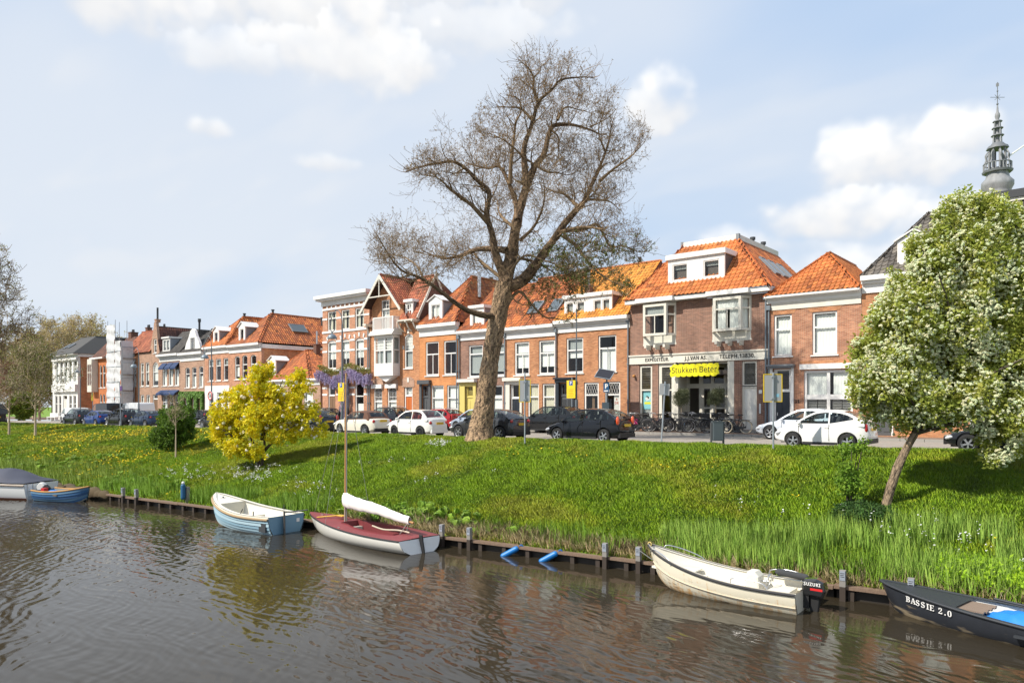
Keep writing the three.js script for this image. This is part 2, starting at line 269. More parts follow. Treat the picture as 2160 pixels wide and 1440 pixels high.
// A window in the plane z = zf. o: rise, rows (fractions), cols per row, grid [row, nx, ny], fw, mat, sill, behind: [material, from, to]
function win(parent, x0, x1, y0, y1, o = {}) {
  const zf = (o.z ?? 0) - (o.inset ?? .07), fw = o.fw ?? .1, rise = o.rise ?? 0, mat = o.mat ?? M.white, dp = .09, rows = o.rows ?? [0, .62, 1], cols = o.cols ?? rows.slice(1).map(() => 1), gs = [], lead = [];
  gs.push(ext(archPath(x0 - .02, x1 + .02, y0 - .02, y1 + .02, rise, THREE.Shape), dp, 0, [archPath(x0 + fw, x1 - fw, y0 + fw, y1 - fw, rise * .9)]).translate(0, 0, zf - dp));
  const iy0 = y0 + fw, iy1 = y1 - fw, ix0 = x0 + fw, ix1 = x1 - fw, mb = o.mb ?? .055, panes = [];
  for (let j = 0; j < rows.length - 1; j++) {
    const a = lerp(iy0, iy1, rows[j]), b = lerp(iy0, iy1, rows[j + 1]);
    if (j) gs.push(B(ix0, ix1, a - mb * .8, a + mb * .8, zf - dp + .015, zf - .01));
    for (let i = 0; i < cols[j]; i++) { if (i) { const x = lerp(ix0, ix1, i / cols[j]); gs.push(B(x - mb / 2, x + mb / 2, a, b, zf - dp + .02, zf - .02)); } panes.push([lerp(ix0, ix1, i / cols[j]), lerp(ix0, ix1, (i + 1) / cols[j]), a, b]); }
    if (o.grid && o.grid[0] === j) { const [, nx, ny] = o.grid; for (let i = 1; i < nx; i++) { const x = lerp(ix0, ix1, i / nx); (o.leaded ? lead : gs).push(B(x - (o.leaded ? .007 : .014), x + (o.leaded ? .007 : .014), a, b, zf - .058, zf - .05)); } for (let i = 1; i < ny; i++) { const y = lerp(a, b, i / ny); (o.leaded ? lead : gs).push(B(ix0, ix1, y - (o.leaded ? .007 : .014), y + (o.leaded ? .007 : .014), zf - .057, zf - .049)); } }
    if (o.lattice === j) { const n = 5, w = (ix1 - ix0) / n, hh = b - a; for (let i = -2; i < n + 2; i++) for (const s of [-1, 1]) { const xa = ix0 + (i + .5) * w, xb = xa + s * w * 1.5; let p = V(xa, a, zf - .04), q = V(xb, b, zf - .04); const cl = (P, Q) => { if (P.x < ix0) P.lerp(Q, (ix0 - P.x) / (Q.x - P.x)); if (P.x > ix1) P.lerp(Q, (ix1 - P.x) / (Q.x - P.x)); }; if (Math.max(p.x, q.x) < ix0 + .01 || Math.min(p.x, q.x) > ix1 - .01) continue; cl(p, q); cl(q, p); gs.push(bar(p, q, .011, .011, 4)); } }
  }
  const f = obj('window', gs, mat, parent); if (lead.length) obj('leading', lead, std([.16, .14, .09], .5), f);
  for (const [a, b, c, d] of panes) obj('pane', uvm(new THREE.PlaneGeometry(b - a, d - c).translate((a + b) / 2, (c + d) / 2, zf - .06)), o.glass ?? M.glass, f);
  if (o.sill !== false) obj('sill', [B(x0 - .08, x1 + .08, y0 - .09, y0 - .02, zf - .05, (o.z ?? 0) + .07)], o.sillMat ?? mat, f);
  for (const bh of o.behind ? (Array.isArray(o.behind[0]) ? o.behind : [o.behind]) : []) {
    const [m, fa, fb, xa = 0, xb = 1] = bh, ya = lerp(iy0, iy1, fa), yb = lerp(iy0, iy1, fb), X0 = lerp(ix0, ix1, xa), X1 = lerp(ix0, ix1, xb);
    obj(m === M.curtain || m === M.sheer || m === M.beige ? 'curtain' : 'blind', uvm(grid(24, 1, (u, v) => V(lerp(X0, X1, u), lerp(ya, yb, v), zf - .17 + .012 * Math.sin(u * 40 * (X1 - X0))))), m, f);
  }
  return f;
}
// front wall with real openings; openings: [x0, x1, y0, y1, rise]
function wall(parent, x0, x1, y0, y1, openings, mat, o = {}) {
  const s = new THREE.Shape(o.outline ? o.outline.map((p) => new THREE.Vector2(p[0], p[1])) : [[x0, y0], [x1, y0], [x1, y1], [x0, y1]].map((p) => new THREE.Vector2(...p)));
  return obj(o.name ?? 'wall', uvm(ext(s, o.t ?? .3, 0, openings.map((a) => archPath(a[0], a[1], a[2], a[3], a[4] ?? 0))).translate(0, 0, (o.z ?? 0) - (o.t ?? .3))), mat, parent);
}
function shell(parent, x0, x1, y0, y1, depth, mat, sides = [1, 1]) { // side and back walls, ceiling and a room wall behind the windows
  const gs = [B(x0, x1, y0, y1, -depth, -depth + .25)]; if (sides[0]) gs.push(B(x0 + .003, x0 + .25, y0, y1, -depth, -.302)); if (sides[1]) gs.push(B(x1 - .25, x1 - .003, y0, y1, -depth, -.302));
  obj('side_wall', gs, mat, parent);
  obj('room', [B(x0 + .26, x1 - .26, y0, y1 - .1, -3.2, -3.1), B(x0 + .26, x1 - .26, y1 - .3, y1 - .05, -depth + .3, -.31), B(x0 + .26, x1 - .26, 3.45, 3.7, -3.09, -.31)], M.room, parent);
}
const cornice = (parent, x0, x1, y0, y1, mat = M.white, d = .35) => obj('cornice', [B(x0, x1, y0, y0 + (y1 - y0) * .55, 0.002, .08), B(x0, x1, y0 + (y1 - y0) * .55, y0 + (y1 - y0) * .72, .002, d * .6), B(x0, x1, y0 + (y1 - y0) * .72, y1, -.1, d)], mat, parent);
const downpipe = (parent, x, y0, y1, z = .1) => obj('downpipe', [bar(V(x, y0, z), V(x, y1, z), .05), B(x - .1, x + .1, y1 - .05, y1 + .2, z - .08, z + .12), B(x - .065, x + .065, y0 + 1.8, y0 + 1.86, 0.003, z + .065), B(x - .065, x + .065, y0 + 4.2, y0 + 4.26, 0.003, z + .065)], M.pipe, parent);
function door(parent, x0, x1, y0, y1, mat, o = {}) {            // leaf with panels and handle under an optional fanlight
  const z = (o.z ?? 0) - .12, fy = o.fan ? y1 - o.fan : y1, fm = o.frame ?? M.white;
  const d = obj('door', [B(x0 + .09, x1 - .09, y0, fy - .05, z - .05, z)], mat, parent);
  const pw = x1 - x0 - .18, np = o.panels ?? 2; for (let i = 0; i < np; i++) { const a = x0 + .09 + pw * (i + .14) / np, b = x0 + .09 + pw * (i + .86) / np; obj('door_panel', [B(a, b, y0 + .2, y0 + .85, z + .001, z + .022), B(a, b, y0 + 1.1, fy - .25, z + .001, z + .022)], o.panelMat ?? mat, d); }
  obj('handle', [B(x0 + .16, x0 + .2, y0 + .95, y0 + 1.12, z + .024, z + .06)], M.stainless, d);
  obj('door_frame', [B(x0, x0 + .085, y0, y1, z - .06, z + .05), B(x1 - .085, x1, y0, y1, z - .06, z + .05), B(x0, x1, y1 + .001, y1 + .09, z - .06, z + .05), B(x0 + .086, x1 - .086, fy - .05, fy + .04, z - .06, z + .05)], fm, parent);
  if (o.fan) win(parent, x0 + .09, x1 - .09, fy + .05, y1, { z: o.z ?? 0, fw: .05, rows: [0, 1], cols: [1], sill: false, mat: fm, inset: .12, grid: o.fanGrid, behind: o.fanBehind });
  return d;
}
// dormer: white front standing on the roof slope, with side cheeks and roof
function dormer(house, x0, x1, y0, y1, zf, depth, o = {}) {
  const g = new THREE.Group(); g.name = 'dormer'; house.add(g);
  const ft = o.mat ?? M.white, wins = o.wins ?? [[x0 + .15, x1 - .15, y0 + .15, y1 - .35]];
  const gable = o.gable ?? 0, outline = gable ? [[x0, y0], [x1, y0], [x1, y1], [(x0 + x1) / 2, y1 + gable], [x0, y1]] : undefined;
  wall(g, x0, x1, y0, y1, wins, ft, { z: zf, t: .12, outline, name: 'front' });
  each('cheek', [B(x0 + .01, x0 + .1, y0, y1 - .01, zf - depth, zf - .121), B(x1 - .1, x1 - .01, y0, y1 - .01, zf - depth, zf - .121)], o.cheek ?? M.lead, g);
  if (gable) { const ov = .14, pk = V((x0 + x1) / 2, y1 + gable + .06, 0); obj('dormer_roof', [-1, 1].map((s) => { const e = V(s < 0 ? x0 - ov : x1 + ov, y1 - ov * gable / ((x1 - x0) / 2) + .06, 0); const a = e.clone().setZ(zf + .12), b = pk.clone().setZ(zf + .12), c = pk.clone().setZ(zf - depth), d = e.clone().setZ(zf - depth); const t = V(0, .07, 0); return [quad(a, b, c, d), quad(a.clone().add(t), b.clone().add(t), c.clone().add(t), d.clone().add(t)), quad(a, b, b.clone().add(t), a.clone().add(t)), quad(a, d, d.clone().add(t), a.clone().add(t))]; }).flat(), o.roofMat ?? M.white, g); }
  else obj('dormer_roof', [B(x0 - .1, x1 + .1, y1 + .001, y1 + (o.fascia ?? .22), zf - depth, zf + .14)], o.roofMat ?? ft, g);
  for (const a of wins) { const f = win(g, a[0], a[1], a[2], a[3], { z: zf, inset: .03, fw: .06, sill: false, rows: o.rows ?? [0, 1], cols: o.cols ?? [1], behind: o.behind, mat: ft, glass: o.glass }); }
  obj('dormer_dark_panel', [B(x0 + .1, x1 - .1, y0, y1 - .02, zf - .32, zf - .28)], M.room, g);  // dark panel close behind the panes, stands in for the unlit inside
  return g;
}
function skylight(house, p, u, v, w, h) {                       // flush roof window on a slope: centre p, unit axes u (along) and v (up slope)
  const n = u.clone().cross(v), q = new THREE.Quaternion().setFromRotationMatrix(new THREE.Matrix4().makeBasis(u, v, n));
  const f = obj('roof_window', [B(-w / 2, w / 2, -h / 2, -h / 2 + .08, 0, .12), B(-w / 2, w / 2, h / 2 - .08, h / 2, 0, .12), B(-w / 2, -w / 2 + .07, -h / 2 + .08, h / 2 - .08, 0, .12), B(w / 2 - .07, w / 2, -h / 2 + .08, h / 2 - .08, 0, .12)], M.lead, house);
  f.position.copy(p).addScaledVector(n, .06); f.quaternion.copy(q);
  obj('pane', uvm(new THREE.PlaneGeometry(w - .14, h - .16).translate(0, 0, .1)), phys([.10, .12, .13], .03, { ior: 1.6 }), f);
}
const vent = (house, x, y, z, h = .55, r = .1, mat = M.dark) => obj('vent_pipe', [bar(V(x, y, z), V(x, y + h, z), r), bar(V(x, y + h * .78, z), V(x, y + h, z), r * 1.5)], mat, house);
const chimney = (house, x, y0, y1, z, w = .5, mat = M.brickDark, pots = 2) => { const c = obj('chimney', [B(x - w / 2, x + w / 2, y0, y1, z - w / 2, z + w / 2), B(x - w / 2 - .05, x + w / 2 + .05, y1 + .001, y1 + .1, z - w / 2 - .05, z + w / 2 + .05)], mat, house); for (let i = 0; i < pots; i++) obj('chimney_pot', [new THREE.CylinderGeometry(.075, .1, .36, 8).translate(x + (i - (pots - 1) / 2) * .24, y1 + .28, z)], M.dark, c); };
function hipRoof(house, x0, x1, ye, xa, yp, za, zb, clay, kind, o = {}) { // hip towards the street, ridge running back
  const r = new THREE.Group(); r.name = 'roof'; house.add(r); const zf = o.zf ?? .25, yL = ye, L = V(x0, yL, zf), R = V(x1, ye, zf), A = V(xa, yp, za), Bk = V(xa, yp, zb), LB = V(x0, ye, zb), RB = V(x1, ye, zb), rm = ridgeMat(o.ridge ?? clay[0]);
  tiles(r, [L, R, A], clay, kind); tiles(r, [R, RB, Bk, A], o.clayR ?? clay, kind); tiles(r, [LB, L, A, Bk], clay, kind);
  const up = V(0, .05, 0); ridge(r, L.clone().add(up), A.clone().add(up), rm); ridge(r, R.clone().add(up), A.clone().add(up), rm); ridge(r, A.clone().add(up), Bk.clone().add(up), rm, .13);
  obj('gable_back', poly([LB, RB, Bk]), M.brickDark, r); return r;
}
function gableRoof(house, x0, x1, ye, yp, zr, zb, clay, kind, o = {}) {   // ridge parallel to the street
  const r = new THREE.Group(); r.name = 'roof'; house.add(r); const zf = o.zf ?? .25, L = V(x0, ye, zf), R = V(x1, ye, zf), A = V(x0, yp, zr), C = V(x1, yp, zr), LB = V(x0, ye, zb), RB = V(x1, ye, zb);
  tiles(r, [L, R, C, A], clay, kind, o.skip); obj('roof_back', poly([RB, LB, A, C]), M.brickDark, r);
  obj('gable_wall', [poly([R, RB, C]), poly([LB, L, A])].map((g) => g), o.gm ?? M.brickDark, r); ridge(r, A.clone().add(V(0, .04, 0)), C.clone().add(V(0, .04, 0)), ridgeMat(o.ridge ?? clay[0]), .13); return r;
}

// ---------- houses, from the right of the picture to the left ----------
const ROW = 'houses of the canal street';
function house(name, label, x0, x1, o = {}) { const h = thing(name, label, o.category ?? 'house', [0, 0, 0], 0, ROW); h.userData.seat = [(x0 + x1) / 2, roadY(x1), 0]; h.W = [x0, x1]; return h; }
const base = (x) => roadY(x) - .3;
const tallSash = { rows: [0, .64, 1], cols: [2, 1], fw: .11 };
const B2 = (m, a = 0, b = 1) => [m, a, b];

{ // brown-brick shop
  const x0 = -4.75, x1 = 3.92, h = house('shop_house', 'brown brick shop house with white lettered band, two white bays and orange hipped roof', x0, x1, { category: 'shop' });
  wall(h, x0, x1, base(0), 7.85, [[-4.11, -3.22, .55, 4.11], [-2.81, 2.0, .12, 4.17], [2.45, 3.31, .3, 4.12], [-3.35, -2.1, 5.6, 7.4], [1.35, 2.6, 5.6, 7.4]], M.brickBrown);
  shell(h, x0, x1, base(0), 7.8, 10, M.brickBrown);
  each('plinth', [B(x0, -4.12, -.2, .5, .003, .05), B(-3.21, -2.82, -.2, .5, .003, .05), B(2.01, 2.44, -.2, .5, .003, .05), B(3.32, x1, -.2, .5, .003, .05)], M.greyPaint, h);
  const band = obj('sign_band', [B(x0 - .02, x1 + .02, 4.19, 4.66, .003, .075), B(x0 - .05, x1 + .08, 4.662, 4.75, .003, .14)], M.cream, h);
  for (const [s, x, z] of [['EXPEDITEUR.', -2.84, .205], ['J.J.VAN AS.', -.32, .215], ['TELEPH.13830.', 2.2, .225]]) obj('lettering', [text(s, z, .012, font, s === 'TELEPH.13830.' ? .98 : .94).translate(x, 4.325, .0765)], M.black, band);
  // ground floor left window with leaded top and poster
  win(h, -4.11, -3.22, .55, 4.11, { rows: [0, .58, 1], fw: .13, mat: M.cream, grid: [1, 8, 9], leaded: 1, glass: M.glass, behind: [[M.blindGrey, 0, .56]] });
  { const p = obj('poster', [B(-3.93, -3.34, 1.42, 2.62, -.2, -.19)], std([.25, .56, .62], .5), h); obj('poster_print', [B(-3.86, -3.42, 1.72, 1.86, -.189, -.186)], std([.75, .72, .03], .5), p); for (let i = 0; i < 9; i++) obj('poster_print', [new THREE.CircleGeometry(.045 + .02 * hash(i, 1, 2), 9).translate(-3.64 + .17 * Math.cos(i * 2.4) * (.3 + i / 12), 2.08 + .15 * Math.sin(i * 2.4) * (.3 + i / 12), -.188 + i * .0003)], i % 3 ? M.white : M.black, p); }
  // portal: fixed window, column, recessed entrance with double doors
  win(h, -2.81, -1.72, .12, 4.17, { rows: [0, .08, .62, 1], cols: [1, 1, 1], fw: .22, mat: M.cream, grid: [2, 8, 9], leaded: 1, sill: false });
  obj('column', [B(-1.72, -1.46, .12, 4.17, -.24, .03)], M.cream, h);
  each('recess', [B(-1.72, -1.62, .12, 4.17, -1.5, -.241), B(1.9, 2.0, .12, 4.17, -1.5, -.301), B(-1.62, 1.9, 4.06, 4.17, -1.5, -.301)], M.cream, h);
  wall(h, -1.62, 1.9, .12, 4.06, [[-1.5, -.75, .9, 2.75], [-1.5, -.75, 2.9, 3.95], [-.62, .02, 2.9, 3.95], [.08, .84, 2.9, 3.95], [.9, 1.75, 2.9, 3.95], [-.6, .0, .14, 2.75], [.1, 1.76, .14, 2.75]], M.cream, { z: -1.38, t: .1, name: 'entrance_screen' });
  for (const [a, b, c, d] of [[-1.5, -.75, .9, 2.75], [-1.5, -.75, 2.9, 3.95], [-.62, .02, 2.9, 3.95], [.08, .84, 2.9, 3.95], [.9, 1.75, 2.9, 3.95]]) win(h, a, b, c, d, { z: -1.38, inset: .02, rows: [0, 1], cols: [1], fw: .06, mat: M.cream, sill: false });
  for (const [a, b] of [[-.6, 0], [.1, .93], [.93, 1.76]]) { const f = win(h, a, b, .14, 2.75, { z: -1.38, inset: .02, rows: [0, .22, .52, 1], cols: [1, 1, 1], fw: .1, mat: M.cream, sill: false }); obj('handle', [B(a + .03, a + .06, 1.1, 1.45, -1.36, -1.32)], M.stainless, f); }
  obj('column', [B(1.62, 2.0, .12, 4.17, -.3, .02)], M.cream, h); obj('notice_board', [B(1.7, 1.96, .75, 1.62, .022, .1)], M.cream, h);
  // right-hand door under leaded light
  win(h, 2.45, 3.31, 2.72, 4.12, { rows: [0, 1], cols: [1], fw: .1, mat: M.cream, grid: [0, 8, 10], leaded: 1, sill: false });
  door(h, 2.45, 3.31, .3, 2.68, M.doorWhite, { panels: 0, frame: M.cream }); obj('doorstep', [B(2.46, 3.3, -.1, .29, -.2, .12)], M.kerb ?? gm.kerb, h);
  obj('intercom', [B(3.45, 3.55, 1.2, 1.75, .003, .04)], M.stainless, h); obj('house_number', [B(3.43, 3.6, 2.3, 2.5, .003, .02)], M.white, h); obj('wall_lamp', [bar(V(-4.42, 3.5, .003), V(-4.42, 3.5, .12), .04), new THREE.SphereGeometry(.09, 10, 8).translate(-4.42, 3.46, .15)], std([.5, .22, .05], .4), h);
  // bays
  for (const [a, b, l, r, front] of [[-3.5, -1.98, -3.82, -1.62, 0], [1.02, 2.62, .7, 2.98, 1]]) {
    const bay = new THREE.Group(); bay.name = 'bay_window'; h.add(bay); const D = .55, y0 = 5.3, y1 = 7.86, S = (x, z) => [x, z];
    const prism = (yA, yB, ov = 0) => ext([[l - ov, 0], [r + ov, 0], [b + ov * .6, -D - ov], [a - ov * .6, -D - ov]], yB - yA).rotateX(Math.PI / 2).translate(0, yB, 0.003);
    obj('bay_panel', [prism(y0, 5.42, .03), prism(5.42, 5.86)], M.cream, bay); obj('bay_top', [prism(7.72, y1, .02)], M.cream, bay);
    win(bay, a, b, 5.86, 7.72, { z: D, inset: -.04, fw: .13, rows: [0, .68, 1], cols: [2, 1], mat: M.cream, sill: false, behind: front ? [[M.sheer, 0, .66, .04, .4], [M.sheer, 0, .66, .58, .97], [M.sheer, .7, 1]] : [[M.blindGrey, .7, 1]] });
    for (const [p, q] of [[[r, 0], [b, D]], [[a, D], [l, 0]]]) { const w = Math.hypot(p[0] - q[0], p[1] - q[1]), g = new THREE.Group(); g.name = 'bay_side'; bay.add(g); const f = win(g, 0, w, 5.86, 7.72, { inset: -.02, fw: .1, rows: [0, .68, 1], cols: [1, 1], mat: M.cream, sill: false, behind: front ? [[M.sheer, 0, 1]] : undefined }); const ang = Math.atan2(-(p[1] - q[1]), p[0] - q[0]); g.position.set(q[0], 0, q[1]); g.rotation.y = ang; }
    for (const x of [a + .15, (a + b) / 2, b - .12]) obj('bracket', [B(x - .07, x + .07, 5.12, 5.299, .003, .62), B(x - .06, x + .06, 5.02, 5.119, .003, .34)], M.cream, bay);
  }
  // eaves
  obj('eaves_board', [B(x0 - .1, x1 + .28, 7.88, 8.12, -.1, .5), B(-4.0, -1.5, 7.87, 8.13, .5, .72), B(.6, 3.1, 7.87, 8.13, .5, .72), B(x1 + .001, x1 + .28, 7.88, 8.12, -9.5, -.1)], M.white, h);
  const roof = new THREE.Group(); roof.name = 'roof'; h.add(roof);
  const L = V(x0 - .1, 8.13, .55), R = V(x1 + .3, 8.13, .55), TL = V(-2.7, 11.7, -3), TR = V(.95, 11.7, -3), TRb = V(.95, 11.7, -9.6), RB = V(x1 + .3, 8.13, -9.6), LB = V(x0 - .1, 8.13, -9.6), TLb = V(-2.7, 11.7, -9.6);
  tiles(roof, [L, R, TR, TL], CLAY.orange, 'm'); tiles(roof, [R, RB, TRb, TR], CLAY.deep, 's'); tiles(roof, [LB, L, TL, TLb], CLAY.orange, 'm');
  ridge(roof, R.clone().add(V(0, .06, 0)), TR.clone().add(V(0, .06, 0)), ridgeMat([.46, .13, .045]), .15, .36); ridge(roof, L.clone().add(V(0, .04, 0)), TL.clone().add(V(0, .04, 0)), ridgeMat([.40, .12, .045]), .1, .36);
  obj('parapet', [B(-2.75, 1.0, 11.68, 12.02, -3.1, -2.98), B(.9, 1.02, 11.68, 12.02, -9.6, -3.101), B(-2.77, -2.65, 11.68, 12.02, -9.6, -3.101), B(-2.64, .89, 11.66, 11.72, -9.6, -3.102)], M.offwhite, roof);
  each('parapet_corner', [B(.86, 1.05, 11.66, 12.06, -3.14, -2.94), B(-2.8, -2.66, 11.66, 12.06, -3.14, -2.94)], M.lead, roof);
  dormer(h, -2.3, 1.3, 8.82, 10.42, -.3, 2.1, { wins: [[-2.0, -1.02, 9.15, 10.12], [.0, .98, 9.15, 10.12]], fascia: .3, cheek: M.greyPaint, behind: [[M.blindGrey, .72, 1]] });
  const u = V(0, 0, -1), v = TR.clone().sub(R).setZ(0).normalize(); for (const [z, yy] of [[-3.6, 9.9], [-4.9, 9.9], [-6.4, 9.9]]) { const t = (yy - 8.13) / (11.7 - 8.13); skylight(roof, V(lerp(R.x, .95, t), yy, z), u, v, .8, 1.5); }
  vent(h, .6, 11.7, -6.2, .75, .12); vent(h, .6, 11.7, -8, .75, .12);
  downpipe(h, 3.84, 0, 7.5);
  const sg = thing('shop_sign', 'yellow zigzag-edged shop sign reading Stukken Beter above the entrance', 'sign', [-.28, 3.4, .32]);
  { const pts = [], n = 8, w = 3.0, hh = .6; for (let i = 0; i < n; i++) { const a = -w / 2 + w * i / n; pts.push([a + .02, -.07], [a + .2, -.07], [a + .25, 0]); } pts.push([w / 2, .04], [w / 2 + .05, .1], [w / 2 - .02, .3], [w / 2 + .04, .5], [w / 2, hh]); for (let i = n - 1; i >= 0; i--) { const a = -w / 2 + w * i / n; pts.push([a + .36, hh + .07], [a + .17, hh + .07], [a + .12, hh]); } pts.push([-w / 2, hh - .05], [-w / 2 - .05, .45], [-w / 2 + .02, .3], [-w / 2 - .05, .12]);
    obj('panel', [ext(pts, .05)], std([.86, .78, .012], .4), sg); obj('lettering', [text('Stukken Beter', .33, .008, fontRegular, 1.0).translate(0, .165, .0505)], M.black, sg); each('bracket', [B(-1.2, -1.16, .2, .8, -.25, -.001), B(1.16, 1.2, .2, .8, -.25, -.001)], M.dark, sg); }
}
{ // house 31
  const x0 = 3.93, x1 = 8.72, h = house('row_house', 'red brick house numbered 31 with orange hipped roof, right of the shop', x0, x1);
  const w = [[4.26, 5.22, 4.34, 6.57], [6.29, 7.54, 4.32, 6.56], [4.2, 5.22, .15, 3.62], [5.86, 8.3, .7, 3.5]];
  wall(h, x0, x1, base(0), 7.4, w, M.brick31); shell(h, x0, x1, base(0), 7.35, 9, M.brick31);
  for (const a of w.slice(0, 2)) { win(h, ...a, { rows: [0, .66, 1], behind: [M.curtain, 0, .98] }); obj('soldier_course', [ext([[a[0] - .12, a[3] + .02], [a[1] + .12, a[3] + .02], [a[1] + .26, a[3] + .28], [a[0] - .26, a[3] + .28]], .012).translate(0, 0, .001)], M.brickRed, h); }
  win(h, ...w[3], { rows: [0, .5, 1], cols: [2, 2], fw: .13, mb: .16, behind: [[M.curtain, .55, 1, 0, .44], [M.curtain, .55, 1, .6, 1]] });
  { const sh = new THREE.Group(); sh.name = 'shutters'; h.add(sh); const g = uvm(B(-.5, .5, -.004, .004, -.035, .035).rotateX(-.6)); for (const [xa, xb] of [[6.0, 6.47], [6.52, 7.0], [7.25, 7.7], [7.74, 8.18]]) for (let i = 0; i < 14; i++) { const m = obj('slat', g, M.white, sh); m.position.set((xa + xb) / 2, .9 + i * .085, -.24); m.scale.x = xb - xa; } }
  obj('lintel', [B(5.66, 8.5, 3.56, 3.84, .003, .1)], M.white, h); obj('soldier_course', [B(5.66, 8.5, 3.842, 4.02, .001, .012)], M.brickRed, h);
  door(h, 4.25, 5.18, .15, 3.58, M.navy, { fan: 1.15, panels: 2 }); obj('canopy', [B(3.99, 5.37, 3.66, 3.76, .003, .28), B(3.96, 5.4, 3.762, 3.86, .003, .38)], M.lead, h); each('pilaster', [B(4.0, 4.2, .0, 3.659, .003, .1), B(5.22, 5.34, .0, 3.659, .003, .1)], M.white, h);
  obj('house_number', [text('31', .19, .01, fontSerif).translate(5.5, 1.78, .003)], M.black, h);
  obj('frieze', [B(x0 + .2, x1 - .02, 6.83, 7.2, .003, .05)], M.cream, h); cornice(h, x0 - .06, x1, 7.2, 7.58, M.white, .42);
  hipRoof(h, x0 - .05, x1, 7.58, 6.4, 10.05, -2.4, -7.5, CLAY.orange, 's', { zf: .4, ridge: [.50, .15, .04], clayR: CLAY.orange });
  obj('rear_parapet', [B(3.95, 5.6, 7.6, 9.95, -6.4, -6.1)], M.white, h); downpipe(h, x0 + .08, 0, 6.9);
}
{ // grey-roofed house behind the blossom tree
  const x0 = 8.73, x1 = 13.4, h = house('row_house', 'red brick house with grey tiled roof and white gabled dormer behind the blossom tree', x0, x1);
  const w = [[9.3, 10.4, 4.4, 6.8], [11.4, 12.5, 4.4, 6.8], [9.1, 10.2, .15, 3.3], [10.8, 12.9, .8, 3.3]];
  wall(h, x0, x1, base(0), 7.9, w, M.brickRed); shell(h, x0, x1, base(0), 7.85, 9, M.brickRed); win(h, ...w[0], { ...tallSash, behind: [M.curtain, .3, 1] }); win(h, ...w[1], { ...tallSash, behind: [M.curtain, 0, 1] }); win(h, ...w[3], { rows: [0, .6, 1], cols: [2, 2], behind: [M.beige, 0, 1] }); door(h, 9.15, 10.15, .15, 3.25, M.greyPaint, { fan: .8 });
  cornice(h, x0 + .02, x1, 7.3, 8.15, M.white, .4); hipRoof(h, x0 + .05, x1, 8.16, 11.05, 11.75, -3.8, -8.5, CLAY.grey, 'm', { ridge: [.10, .09, .08] });
  dormer(h, 10.3, 11.75, 8.3, 9.75, -.25, 1.9, { gable: .42, wins: [[10.6, 11.45, 8.45, 9.6]], behind: [M.curtain, 0, 1] });
}
{ // tall house at the picture's right edge
  const x0 = 13.41, x1 = 21, h = house('row_house', 'orange brick house with dark tiled mansard and white ground floor at the right edge', x0, x1);
  const w = [[14.2, 15.4, 5.2, 7.9], [16.4, 17.6, 5.2, 7.9], [18.6, 19.8, 5.2, 7.9]];
  wall(h, x0, x1, 4.0, 9.1, w, M.brickOrange); for (const a of w) win(h, ...a, { ...tallSash, behind: [M.curtain, .4, 1] });
  const g = [[14.0, 15.4, .8, 3.3], [16.2, 17.3, .15, 3.3], [18.2, 20.2, .8, 3.3]]; wall(h, x0, x1, base(0), 3.99, g, M.white, { name: 'ground_floor_wall' }); win(h, ...g[0], { behind: [M.beige, 0, .6] }); door(h, 16.25, 17.25, .15, 3.25, M.navy, { fan: .8 }); win(h, ...g[2], { cols: [2, 2] });
  shell(h, x0, x1, base(0), 9.05, 9, M.brickRed); cornice(h, x0, x1, 8.75, 9.2, M.white, .35);
  const r = new THREE.Group(); r.name = 'roof'; h.add(r); tiles(r, [V(x0, 9.21, .2), V(x1, 9.21, .2), V(x1, 11.1, -.5), V(x0, 11.1, -.5)], CLAY.dark, 'm'); tiles(r, [V(x0, 9.21, -9), V(x0, 9.21, .2), V(x0, 11.1, -.5), V(x0, 11.1, -9)], CLAY.dark, 'm'); obj('roof_edge', [B(x0 - .1, x1, 11.1, 11.45, -9, -.25)], M.dark, r); obj('roof_trim', [B(x0 - .06, x1, 10.95, 11.099, -9, -.33)], M.cream, r);
}
